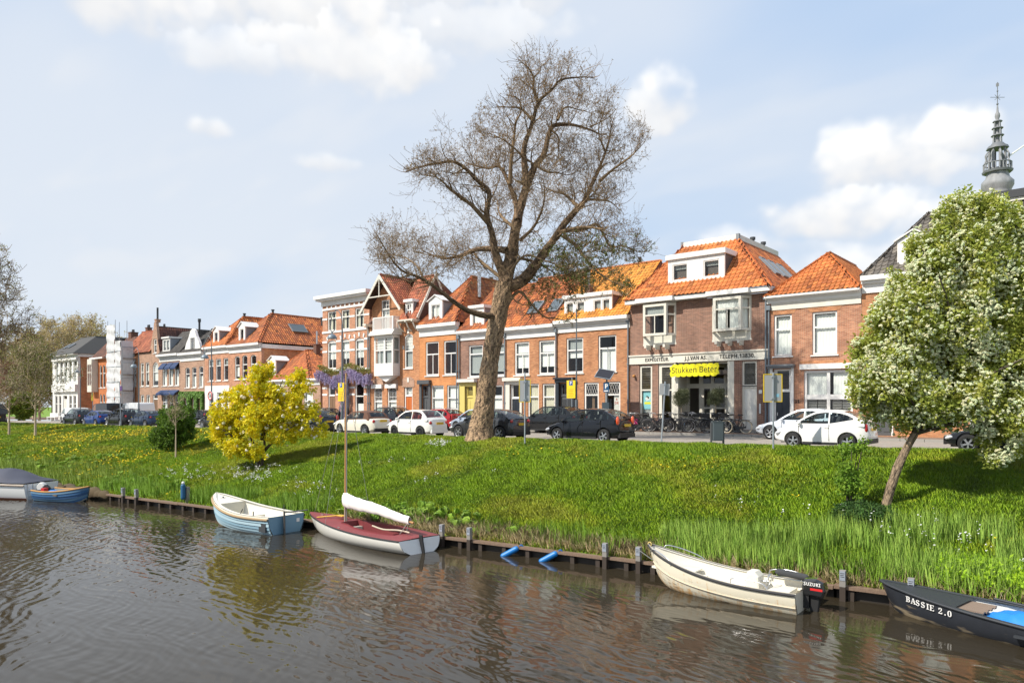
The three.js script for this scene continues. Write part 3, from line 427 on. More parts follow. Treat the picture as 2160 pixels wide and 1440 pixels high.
{ // the four houses between tree and shop
  const A = house('row_house', 'red brick house with yellow-orange roof and wide white dormer, left of the shop', -10.52, -4.76);
  let w = [[-9.67, -8.31, 3.8, 6.12], [-7.15, -5.78, 3.81, 6.14], [-8.25, -7.1, .7, 3.15], [-6.64, -5.48, .7, 3.16], [-10.3, -9.1, .1, 3.1]];
  wall(A, -10.52, -4.76, base(-6), 7.2, w, M.brickRed); shell(A, -10.52, -4.76, base(-6), 7.15, 10, M.brickRed);
  win(A, ...w[0], { rows: [0, .66, 1], cols: [1, 1], behind: [[M.curtain, .42, .62], [M.blindGrey, .68, 1]] }); win(A, ...w[1], { rows: [0, .66, 1], cols: [2, 1], behind: [M.sheer, 0, .65] });
  win(A, ...w[2], { rows: [0, .68, 1], lattice: 1, fw: .12, sill: false, behind: [[M.wood, 0, .66, .42, .62]] }); { const f = win(A, ...w[3], { rows: [0, .68, 1], lattice: 1, fw: .12, sill: false }); const p = obj('notice', [B(-6.05, -5.68, 1.0, 2.35, -.2, -.19)], M.offwhite, f); obj('notice_print', [text('A', .16, .003, font).translate(-5.86, 1.95, -.189), text('OR', .16, .003, font).translate(-5.86, 1.72, -.189)], std([.4, .05, .02], .6), p); }
  door(A, -10.2, -9.2, .12, 3.05, M.greyPaint, { fan: .75, frame: M.greyPaint, panels: 2, panelMat: M.dark }); obj('door_surround', [B(-10.5, -10.22, -.1, 3.19, .003, .14), B(-9.18, -8.95, -.1, 3.19, .003, .14), B(-10.5, -8.95, 3.19, 3.4, .003, .2), B(-10.56, -8.88, 3.4, 3.5, .003, .34)], M.navy, A);
  cornice(A, -10.5, -4.77, 6.5, 7.3, M.white, .42); downpipe(A, -4.86, 0, 6.9); downpipe(A, -10.46, 0, 6.6);
  gableRoof(A, -10.52, -4.76, 7.3, 11.3, -4, -9.5, CLAY.yellow, 's', { zf: .3, ridge: [.5, .19, .07] });
  dormer(A, -9.95, -6.2, 7.38, 8.75, -.15, 1.9, { wins: [[-9.8, -9.2, 7.55, 8.5], [-8.95, -8.3, 7.55, 8.5], [-7.6, -7.0, 7.55, 8.5], [-6.92, -6.35, 7.55, 8.5]], fascia: .24, behind: [M.blindGrey, 0, 1], cheek: std([.16, .10, .10], .8) });
  chimney(A, -9.0, 8.6, 9.7, -1.7, .42, M.brickDark, 0); obj('flue', [bar(V(-9.0, 9.7, -1.7), V(-9.0, 11.6, -1.7), .13), bar(V(-9, 11.6, -1.7), V(-9, 12.05, -1.7), .24)], M.stainless, A); vent(A, -6.4, 11.2, -4, .55, .09);

  const Bh = house('row_house', 'red brick house with cream door surround and roof windows, seen right of the big trunk', -15.08, -10.53);
  w = [[-14.18, -12.84, 3.78, 6.1], [-12.01, -10.62, 3.77, 6.1], [-12.98, -12.0, .8, 3.15], [-11.7, -10.62, .8, 3.13], [-14.6, -13.6, .1, 3.15]];
  wall(Bh, -15.08, -10.53, base(-12), 7, w, M.brickRed); shell(Bh, -15.08, -10.53, base(-12), 6.95, 10, M.brickRed);
  win(Bh, ...w[0], { ...tallSash, behind: [[M.sheer, .18, .62], [M.curtain, .68, 1]] }); win(Bh, ...w[1], { ...tallSash, behind: [[M.sheer, .2, .62], [M.curtain, .68, 1]] }); win(Bh, ...w[2], { behind: [M.beige, 0, 1] }); win(Bh, ...w[3], { behind: [M.beige, 0, 1] });
  door(Bh, -14.55, -13.65, .12, 3.1, M.navy, { fan: .95 }); obj('door_surround', [B(-15.0, -14.57, -.1, 3.35, .003, .1), B(-13.63, -13.45, -.1, 3.35, .003, .1), B(-14.56, -13.64, 3.11, 3.35, .003, .1), B(-15.06, -13.4, 3.36, 3.6, .003, .34)], M.cream, Bh);
  cornice(Bh, -15.06, -10.55, 6.35, 7.15, M.white, .4); downpipe(Bh, -15.0, 0, 6.6); gableRoof(Bh, -15.08, -10.53, 7.15, 11.2, -4, -9.5, CLAY.deep, 's', { zf: .3 });
  { const v = V(0, 4.05, -4.3).normalize(); for (const x of [-13.1, -11.3]) skylight(Bh, V(x, 8.5, -1.13), V(1, 0, 0), v, .95, 1.4); } vent(Bh, -12.6, 11.15, -4, .5, .08);

  const Cc = house('row_house', 'dark red brick house with pale yellow front door, behind the big trunk', -19.65, -15.09);
  w = [[-18.64, -17.22, 3.75, 6.1], [-16.5, -15.12, 3.78, 6.11], [-19.0, -18.1, .1, 3.1], [-16.4, -15.3, .8, 3.1]];
  wall(Cc, -19.65, -15.09, base(-17), 7, w, M.brickBrown); shell(Cc, -19.65, -15.09, base(-17), 6.95, 10, M.brickRed);
  win(Cc, ...w[0], { rows: [0, .74, 1], behind: [M.blindGrey, .08, 1], sill: true }); win(Cc, ...w[1], { rows: [0, .74, 1], behind: [M.blindGrey, .1, 1] }); win(Cc, ...w[3], { behind: [M.curtain, 0, .7] });
  door(Cc, -18.95, -18.15, .12, 3.05, M.yellowPaint, { fan: .8, frame: M.yellowPaint, fanGrid: [0, 6, 1] }); obj('door_surround', [B(-19.5, -18.97, -.1, 3.35, .003, .1), B(-18.13, -17.85, -.1, 3.35, .003, .1), B(-18.96, -18.14, 3.06, 3.35, .003, .1)], M.yellowPaint, Cc); obj('canopy', [B(-19.55, -17.78, 3.36, 3.6, .003, .36)], M.offwhite, Cc);
  cornice(Cc, -19.63, -15.1, 6.5, 7.2, M.white, .4); downpipe(Cc, -19.56, 0, 6.7); gableRoof(Cc, -19.65, -15.09, 7.2, 10.9, -4, -9.5, CLAY.deep, 's', { zf: .3 });
  dormer(Cc, -18.6, -17.2, 7.4, 8.85, -.1, 1.8, { wins: [[-18.4, -17.4, 7.55, 8.6]], behind: [M.sheer, 0, 1] });

  const D = house('row_house', 'bright orange rendered house with grey door and pointed dormer, left of the yellow door', -24, -19.66);
  w = [[-23.31, -21.84, 3.97, 6.61], [-21.29, -19.85, 3.98, 6.6], [-22.68, -21.29, .8, 3.18], [-20.95, -19.72, .8, 3.18], [-23.7, -22.9, .1, 3.2]];
  wall(D, -24, -19.66, base(-22), 7.6, w, M.brickOrange); shell(D, -24, -19.66, base(-22), 7.55, 10, M.brickOrange);
  win(D, ...w[0], { ...tallSash, behind: [M.room, .98, 1] }); win(D, ...w[1], tallSash); win(D, ...w[2], { rows: [0, .6, 1], behind: [M.curtain, 0, 1] }); win(D, ...w[3], { rows: [0, .6, 1], behind: [M.curtain, 0, 1] });
  door(D, -23.68, -22.92, .1, 3.15, M.greyPaint, { fan: .85, frame: M.greyPaint, fanGrid: [0, 3, 3] }); obj('door_surround', [B(-23.95, -23.7, -.1, 3.3, .003, .1), B(-22.9, -22.7, -.1, 3.3, .003, .1), B(-24.0, -22.65, 3.31, 3.62, .003, .3)], M.greyPaint, D);
  cornice(D, -23.98, -19.67, 7.05, 7.95, M.white, .4); downpipe(D, -19.8, 0, 7.2); hipRoof(D, -24, -19.66, 7.96, -21.7, 12.1, -3.6, -9, CLAY.deep, 's', { zf: .3 });
  dormer(D, -23.0, -21.5, 8.15, 9.75, -.05, 1.8, { gable: .4, wins: [[-22.75, -21.75, 8.35, 9.5]], rows: [0, 1], cols: [2], behind: [M.curtain, 0, 1] });
  obj('flue', [bar(V(-20.7, 10.3, -3.4), V(-20.7, 12.3, -3.4), .15)], M.stainless, D); vent(D, -22.6, 11.6, -7, 1.0, .12);
}
{ // bay house with balcony and steep timbered gable
  const x0 = -30.22, x1 = -24.01, h = house('gabled_house', 'red brick house with white oriel, balcony and steep timbered gable', x0, x1);
  const w = [[-29.67, -28.57, .7, 3.2, .2], [-27.9, -26.76, .7, 3.2, .2], [-25.84, -24.84, .1, 3.37, .15], [-25.81, -24.8, 4.63, 7.4, .2], [-28.69, -27.63, 7.8, 10.4], [-28.5, -27, 4.4, 6.9]];
  wall(h, x0, x1, base(-28), 8.4, w, M.brickRed, { outline: [[x0, base(-28)], [x1, base(-28)], [x1, 8.4], [-25.9, 8.4], [-25.9, 9.9], [-27.9, 12.2], [-29.9, 9.9], [-29.9, 8.4], [x0, 8.4]] });
  shell(h, x0, x1, base(-28), 8.35, 10, M.brickRed);
  for (const a of [w[0], w[1]]) { win(h, a[0], a[1], a[2], a[3], { rise: .2, rows: [0, .5, 1], grid: [1, 5, 3], behind: [M.curtain, 0, .55] }); obj('shutter_box', [B(a[0] - .12, a[1] + .12, 3.05, 3.38, .003, .2)], M.white, h); }
  for (const x of [-29.12, -27.33, -25.34]) obj('arch_band', [ext(archPath(x - .75, x + .75, 3.1, 3.95, .28, THREE.Shape), .02, 0, [archPath(x - .56, x + .56, 3.09, 3.7, .22)]).translate(0, 0, .001)], M.brickTan, h);
  door(h, -25.8, -24.88, .1, 3.3, M.orangeDoor, { fan: .9, fanGrid: [0, 4, 3], fanBehind: [M.curtain, 0, 1] }); win(h, w[3][0], w[3][1], w[3][2], w[3][3], { rise: .2, rows: [0, .5, 1], grid: [1, 5, 5], behind: [[M.blindGrey, 0, .5], [M.curtain, .5, 1]] });
  each('keystone', [B(-25.42, -25.2, 7.42, 7.75, .002, .05), B(-25.98, -25.83, 6.2, 6.45, .002, .04), B(-24.79, -24.62, 6.2, 6.45, .002, .04), B(-25.42, -25.2, 3.5, 3.85, .022, .06)], M.offwhite, h);
  // oriel
  const o = new THREE.Group(); o.name = 'oriel'; h.add(o); const a = -28.7, b = -26.35, D = .75;
  obj('oriel_base', [B(a, b, 4.05, 5.0, .003, D), ext([[a + .1, 0], [b - .1, 0], [(a + b) / 2, -.5]], .5).rotateX(0).translate(0, 4.05, .003)], M.white, o); obj('oriel_corner', [B(a, a + .1, 5.001, 7.2, D - .1, D), B(b - .1, b, 5.001, 7.2, D - .1, D), B(a, b, 7.2, 7.35, .003, D)], M.white, o);
  win(o, a + .1, -27.45, 5.0, 7.2, { z: D, inset: .02, rows: [0, .52, 1], cols: [2, 1], grid: [1, 6, 4], sill: false, fw: .07, behind: [[M.blindGrey, 0, .5], [M.curtain, .52, 1]] }); win(o, -27.4, b - .1, 5.0, 7.2, { z: D, inset: .02, rows: [0, .52, 1], cols: [1, 1], grid: [1, 5, 4], sill: false, fw: .07, behind: [[M.blindGrey, 0, .5], [M.curtain, .52, 1]] });
  { const g = new THREE.Group(); g.name = 'oriel_side'; o.add(g); g.position.set(b, 0, D - .1); g.rotation.y = Math.PI / 2; win(g, 0, D - .1, 5.0, 7.2, { inset: .02, rows: [0, .52, 1], cols: [1, 1], sill: false, fw: .06, behind: [M.blindGrey, 0, 1] }); }
  obj('oriel_roof', [ext([[0, 0], [D + .35, 0], [D + .35, .08], [D + .1, .4], [0, .4]], b - a + .6).rotateY(-Math.PI / 2).translate(b + .3, 7.36, .003)], M.offwhite, o);
  // balcony
  const bl = new THREE.Group(); bl.name = 'balcony'; h.add(bl); obj('balcony_floor', [B(a - .1, b + .1, 7.765, 7.85, .003, D + .1)], M.white, bl); obj('railing', [B(a - .1, b + .1, 8.78, 8.86, D - .02, D + .06), B(b + .02, b + .1, 8.78, 8.86, .003, D - .02), B(a - .1, a - .02, 8.78, 8.86, .003, D - .02), B(a - .1, a, 7.851, 8.779, D - .03, D + .07), B(b, b + .1, 7.851, 8.779, D - .03, D + .07)], M.white, bl);
  { const g = uvm(B(-.022, .022, 7.851, 8.779, -.022, .022)); for (let i = 1; i < 20; i++) obj('baluster', g, M.white, bl).position.set(lerp(a - .05, b + .05, i / 20), 0, D + .02); for (let i = 1; i < 6; i++) obj('baluster', g, M.white, bl).position.set(b + .06, 0, D * i / 6); }
  win(h, -28.69, -27.63, 7.86, 10.4, { rows: [0, .72, 1], cols: [2, 2], grid: [1, 4, 2], sill: false, behind: [M.curtain, 0, .7] });
  // roof: front gable with barge boards, main ridge along the street, little dormer
  const r = new THREE.Group(); r.name = 'roof'; h.add(r); const pk = 12.35, zf = .85;
  tiles(r, [V(-25.7, 9.75, zf), V(-25.7, 9.75, -4), V(-27.9, pk, -4), V(-27.9, pk, zf)], CLAY.red, 's'); tiles(r, [V(-30.1, 9.75, -4), V(-30.1, 9.75, zf), V(-27.9, pk, zf), V(-27.9, pk, -4)], CLAY.red, 's');
  ridge(r, V(-27.9, pk + .05, zf), V(-27.9, pk + .05, -4), ridgeMat(CLAY.red[0]));
  tiles(r, [V(-26.2, 8.42, .3), V(x1, 8.42, .3), V(x1, 12.2, -1.7), V(-26.2, 12.2, -1.7)], CLAY.red, 's'); obj('roof_back', [poly([V(x1, 8.4, -8), V(x0, 8.4, -8), V(x0, 12.2, -1.7), V(x1, 12.2, -1.7)]), poly([V(x0, 8.42, .2), V(-29.8, 8.42, .2), V(-29.8, 12.1, -1.7), V(x0, 12.1, -1.7)])], M.brickDark, r); obj('gable_wall', [poly([V(x1 - .01, 8.4, .25), V(x1 - .01, 8.4, -8), V(x1 - .01, 12.15, -1.7)])], M.brickDark, r); ridge(r, V(-26.2, 12.25, -1.7), V(x1, 12.25, -1.7), ridgeMat(CLAY.red[0]));
  for (const s of [-1, 1]) { const p = (x, y) => [x, y]; obj('barge_board', [ext([[-27.9, pk + .04], [-27.9, pk - .3], [-27.9 + s * 2.5, 9.2], [-27.9 + s * 2.62, 9.35]], .07).translate(0, 0, zf)], M.cream, r); }
  for (const s of [-1, 1]) obj('barge_board', [ext([[-1.7, 12.4], [-1.7, 12.1], [-1.7 + s * 1.9, 8.5], [-1.7 + s * 2.1, 8.6]], .07).rotateY(-Math.PI / 2).translate(x1 + .14, 0, 0)], M.cream, r);
  obj('gable_tie', [bar(V(-29.2, 10.55, zf + .03), V(-26.6, 10.55, zf + .03), .06, .06, 6), bar(V(-27.9, 10.5, zf + .03), V(-27.9, 12.2, zf + .03), .06, .06, 6)], M.cream, r);
  for (const x of [-29.9, -25.85, -24.9, -24.15]) obj('bracket', [tube([V(x, 7.6, .01), V(x, 7.75, .3), V(x, 8.25, .62)], .06, 8, 6), B(x - .05, x + .05, 8.25, 8.36, .003, .75)], M.cream, h);
  obj('eaves_board', [B(-25.8, x1, 8.36, 8.47, -.02, .75), B(x0, -29.8, 8.36, 8.47, -.02, .75)], M.cream, h); dormer(h, -25.65, -24.75, 8.5, 9.95, .05, 1.0, { wins: [[-25.5, -24.9, 8.6, 9.8]], cols: [2, 2], rows: [0, .6, 1], behind: [M.curtain, 0, 1] });
  downpipe(h, x0 + .12, 0, 7.6);
}
{ // banded three-storey house with wisteria
  const x0 = -36.88, x1 = -30.23, h = house('banded_house', 'three-storey red brick house with white stone bands and flat white cornice', x0, x1);
  const xs = [[-36.14, -34.86], [-34.13, -32.95], [-32.19, -30.98]], w = [];
  for (const [a, b] of xs) w.push([a, b, 8.3, 10.05], [a, b, 4.9, 7.45, .22]); w.push([-32.19, -31, .7, 3.7, .2], [-34.1, -33, .7, 3.7, .2], [-36.05, -35, -.1, 3.5]);
  wall(h, x0, x1, base(-34), 10.6, w, M.brickPink); shell(h, x0, x1, base(-34), 10.9, 10, M.brickPink);
  for (const [a, b] of xs) { win(h, a, b, 8.3, 10.05, { rows: [0, .66, 1], cols: [1, 1], behind: [[M.beige, 0, 1, 0, .38], [M.beige, 0, 1, .66, 1]] }); win(h, a, b, 4.9, 7.45, { rise: .22, rows: [0, .62, .96, 1], cols: [2, 1, 1], behind: [[M.curtain, .32, 1]] }); }
  win(h, -32.19, -31, .7, 3.7, { rise: .2, rows: [0, .58, 1], behind: [M.sheer, 0, .35] }); win(h, -34.1, -33, .7, 3.7, { rise: .2, rows: [0, .58, 1] }); door(h, -36.05, -35, -.08, 3.4, M.wood, { fan: .9 });
  const gaps = [[x0, -36.16], [-34.84, -34.15], [-32.93, -32.21], [-30.96, x1]], bands = [];
  for (const y of [10.16, 9.3, 7.24, 6.37, 3.1, 2.5]) for (const [a, b] of gaps) bands.push(B(a, b, y, y + .17, .003, .03)); for (const y of [8.1, 10.16]) bands.push(B(x0, x1, y, y + .18, .031, .06)); bands.push(B(x0, x1, 4.7, 4.85, .003, .06)); obj('stone_band', bands, M.white, h);
  for (const [a, b] of xs) for (const [y, n] of [[7.62, 3], [10.36, 3]]) for (let i = 0; i < n; i++) { const f = (i - 1) * .9, x = (a + b) / 2 + (i - 1) * .62, dy = i === 1 ? .12 : 0; obj('voussoir', uvm(ext([[-.07, -.17], [.07, -.17], [.1, .17], [-.1, .17]], .05).rotateZ(-f * .3)), M.white, h).position.set(x, y + dy - (y > 10 ? .02 : 0), .004); }
  obj('cornice', [B(x0 - .05, x1 + .05, 10.56, 10.95, .003, .12), B(x0 - .3, x1 + .25, 11.0, 11.15, -.4, .55), B(x0 - .4, x1 + .35, 11.151, 11.45, -.4, .7), B(x0 - .05, x1 + .05, 10.951, 10.999, .003, .2)], M.white, h); obj('flat_roof', [B(x0, x1, 10.9, 11.1, -10, -.41)], M.flat, h); downpipe(h, x1 - .1, 0, 8.2);
}
{ // low house with orange hipped roof behind the yellow-leaved shrub
  const x0 = -47.04, x1 = -37.2, h = house('low_house', 'low brick house with orange hipped roof and dormer behind the yellow-leaved shrub', x0, x1), y = base(-42);
  const w = [[-46, -44.9, .6, 2.9], [-44, -43, .1, 2.9], [-42, -40.6, .6, 2.9], [-39.8, -38.4, .6, 2.9]];
  wall(h, x0, x1, y, 3.9, w, M.brickTan); shell(h, x0, x1, y, 3.85, 8, M.brickTan); for (const i of [0, 2, 3]) win(h, ...w[i], { behind: [M.curtain, .2, 1] }); door(h, -44, -43, .1, 2.85, M.navy, { fan: .5 }); cornice(h, x0, x1, 3.5, 4.1, M.white, .35);
  hipRoof(h, x0, -38.4, 4.1, -43.2, 7.1, -2.6, -8, CLAY.deep, 's'); dormer(h, -46.0, -44.7, 4.5, 6.0, -.1, 1.6, { gable: .4, wins: [[-45.75, -44.95, 4.65, 5.8]], behind: [M.curtain, 0, .5] }); chimney(h, -42.6, 6.2, 7.6, -3.4, .5, M.brickDark, 0);
  obj('flue', [bar(V(-42.6, 7.7, -3.4), V(-42.6, 9.0, -3.4), .09)], M.stainless, h); wall(h, -39.6, -37.2, 3.9, 6.3, [], M.brickTan, { z: -3, name: 'gable_wall', outline: [[-41, 3.9], [-37.2, 3.9], [-37.2, 6.4], [-39.2, 5.9]] }); obj('gutter', [B(-39.8, -37.15, 6.2, 6.6, -3.1, -2.7)], M.white, h); obj('rear_wall', [B(-41, -37.2, 2, 6.2, -7, -3.3)], M.brickTan, h);
}
{ // two hipped houses with dormers
  const G = house('row_house', 'pink brick corner house with orange hipped roof, roof window and shaded side wall', -53.28, -47.06);
  let w = [[-52.19, -51.2, 4.3, 6.72, .15], [-50.73, -49.72, 4.3, 6.76, .15], [-49.11, -48.05, 4.3, 6.74, .15], [-52.2, -51.1, .2, 3.0], [-50.6, -49.5, -.3, 3.0], [-49.0, -47.9, .2, 3.0]];
  wall(G, -53.28, -47.06, base(-50), 7.6, w, M.brickPink); shell(G, -53.28, -47.06, base(-50), 7.55, 11, M.brickRed);
  for (const i of [0, 1, 2]) win(G, w[i][0], w[i][1], w[i][2], w[i][3], { rise: .15, rows: [0, .62, 1], fw: .09, behind: i === 1 ? undefined : [M.curtain, .1, .55] }); for (const i of [3, 5]) win(G, ...w[i], { behind: [M.sheer, 0, .7] }); door(G, -50.6, -49.5, -.3, 2.95, M.greyPaint, { fan: .6 });
  cornice(G, -53.26, -47.07, 7.05, 7.9, M.white, .4); obj('side_fascia', [B(-47.06, -46.9, 7.35, 7.75, -11, .0)], M.white, G); hipRoof(G, -53.28, -46.9, 7.9, -50.5, 11.35, -3.2, -11, CLAY.deep, 'm', { zf: .35 }); dormer(G, -51.5, -50.25, 8.1, 9.7, -.05, 1.7, { gable: .45, wins: [[-51.2, -50.55, 8.25, 9.5]] });
  { const v = V(-3.5, 3.45, 0).normalize(); skylight(G, V(-48.75, 9.75, -5.3), V(0, 0, -1), v, 1.9, 1.2); } vent(G, -50.5, 11.3, -3.4, .5, .12); vent(G, -49.6, 10.4, -9, 1.0, .14);
  const Hh = house('row_house', 'pink brick house with white ground floor and dormer beside the corner house', -58.5, -53.3);
  w = [[-57.7, -56.6, 4.25, 6.6], [-56.1, -55.0, 4.25, 6.6], [-54.5, -53.5, 4.25, 6.62]]; wall(Hh, -58.5, -53.3, 3.75, 7.6, w, M.brickPink); for (const a of w) win(Hh, ...a, { rows: [0, .7, 1], fw: .1, behind: [M.blindGrey, .75, 1] });
  const g2 = [[-57.6, -56.6, .1, 3.0], [-55.9, -54.9, -.3, 3.0], [-54.5, -53.6, .1, 3.0]]; wall(Hh, -58.5, -53.3, base(-56), 3.74, g2, M.white, { name: 'ground_floor_wall' }); win(Hh, ...g2[0], { behind: [M.curtain, 0, .5] }); door(Hh, -55.9, -54.9, -.3, 2.95, M.navy, { fan: .5 }); win(Hh, ...g2[2]); shell(Hh, -58.5, -53.3, base(-56), 7.55, 11, M.brickPink);
  cornice(Hh, -58.48, -53.3, 7.15, 7.95, M.white, .4); hipRoof(Hh, -58.5, -53.3, 7.95, -56.2, 11.4, -3.2, -11, CLAY.orange, 'm', { zf: .35 }); dormer(Hh, -56.85, -55.65, 8.25, 9.65, -.1, 1.7, { gable: .4, wins: [[-56.6, -55.9, 8.4, 9.5]] }); vent(Hh, -56.2, 11.35, -3.4, .5, .12); vent(Hh, -54.6, 10.2, -8, .8, .12); vent(Hh, -55, 10.4, -9.5, .8, .12);
}
{ // ivy house with white shaped gable, awning house with grey mansard
  const I = house('row_house', 'brick house with white shaped dormer gable, dark roof and ivy round the ground floor', -64.1, -58.52);
  let w = [[-62.99, -61.95, 3.6, 5.88, .12], [-61.4, -60.4, 3.6, 5.9, .12], [-59.81, -58.85, 3.6, 5.93, .12], [-63, -62.1, -.1, 2.6], [-61.3, -60.4, -.1, 2.6], [-59.7, -58.9, -.1, 2.6]];
  wall(I, -64.1, -58.52, base(-61), 7, w, M.brickTan); shell(I, -64.1, -58.52, base(-61), 6.95, 10, M.brickTan); w.forEach((a, i) => win(I, a[0], a[1], a[2], a[3], { rise: a[4], rows: [0, .7, 1], fw: .09, behind: i < 3 ? [M.sheer, 0, .55] : [M.curtain, 0, .4] }));
  cornice(I, -64.08, -58.54, 6.6, 7.55, M.white, .45); hipRoof(I, -64.1, -58.52, 7.55, -61.2, 10.5, -2.6, -9, CLAY.dark, 'm', { clayR: CLAY.deep, ridge: [.07, .065, .06] });
  obj('dormer_gable', [ext([[-63.4, 7.6], [-59.4, 7.6], [-59.9, 8.6], [-60.5, 9.3], [-60.9, 10.0], [-61.4, 10.25], [-61.9, 10.0], [-62.3, 9.3], [-62.9, 8.6]], .3, 0, [archPath(-61.9, -60.9, 7.9, 9.2, 0)]).translate(0, 0, -.35)], M.white, I); win(I, -61.9, -60.9, 7.9, 9.2, { z: -.05, fw: .07, rows: [0, 1], cols: [2], sill: false });
  { const P = []; const r = rng(77); const leaf = new THREE.CircleGeometry(.13, 5); for (const [a, b, c, d] of [[-64, -58.6, 2.65, 3.3], [-64, -63.05, 0, 2.7], [-62.05, -61.35, 0, 2.7], [-60.35, -59.75, 0, 2.7], [-58.85, -58.6, 0, 2.7]]) for (let i = 0; i < 330 * (b - a) * (d - c); i++) P.push(leaf.clone().rotateX((r() - .7) * 1.2).rotateY((r() - .5) * 1.6).translate(lerp(a, b, r()), lerp(c, d, r()) - .2, .06 + r() * .25)); obj('ivy', P, phys([.12, .26, .02], .8, { transmission: .3, thickness: 0 }), I, { kind: 'stuff' }); }
  vent(I, -59.5, 9.6, -5, .9, .12); vent(I, -60.4, 10, -5, .9, .12); chimney(I, -62.3, 9.6, 10.6, -5, .5, M.brickDark, 1);
  const J = house('row_house', 'brick house with blue awnings over the upper windows and grey mansard dormer', -69.38, -64.12);
  w = [[-68.7, -67.5, 3.9, 6.5], [-67.1, -65.95, 3.9, 6.5], [-65.6, -64.5, 3.9, 6.5], [-68.6, -67.4, 0, 2.9], [-66.8, -65.9, -.4, 2.9], [-65.5, -64.5, 0, 2.9]];
  wall(J, -69.38, -64.12, base(-67), 7, w, M.brickTan); shell(J, -69.38, -64.12, base(-67), 6.95, 10, M.brickTan); w.forEach((a, i) => win(J, ...a, { rows: [0, .7, 1], fw: .09, behind: i === 3 || i < 3 ? [M.sheer, 0, .8] : undefined }));
  const aw = std([.025, .05, .13], .8); for (const i of [0, 1, 2]) obj('awning', [ext([[0, 0], [.5, -.6], [.5, -.8], [0, -.02]], 1.3).rotateY(-Math.PI / 2).translate(w[i][1] + .08, 6.6, .003)], aw, J); obj('awning', [ext([[0, 0], [.6, -.4], [.6, -.6], [0, -.02]], 4.7).rotateY(-Math.PI / 2).translate(-64.4, 3.4, .003)], aw, J);
  cornice(J, -69.36, -64.14, 6.75, 7.6, M.white, .5); const r = new THREE.Group(); r.name = 'roof'; J.add(r); tiles(r, [V(-69.4, 7.6, .25), V(-64.1, 7.6, .25), V(-64.1, 10.4, -2.2), V(-68.2, 10.4, -2.2)], CLAY.dark, 'm'); tiles(r, [V(-64.1, 7.6, .25), V(-64.1, 7.6, -8), V(-64.1, 10.4, -8), V(-64.1, 10.4, -2.2)], CLAY.dark, 'm'); obj('flat_roof', [B(-68.2, -64.1, 10.3, 10.42, -8, -2.1)], M.flat, r); dormer(J, -68.6, -66.8, 7.9, 9.5, .0, 1.8, { wins: [[-68.45, -67.75, 8.05, 9.3], [-67.65, -66.95, 8.05, 9.3]], fascia: .18, cheek: M.zinc, behind: [M.curtain, .3, 1] });
}
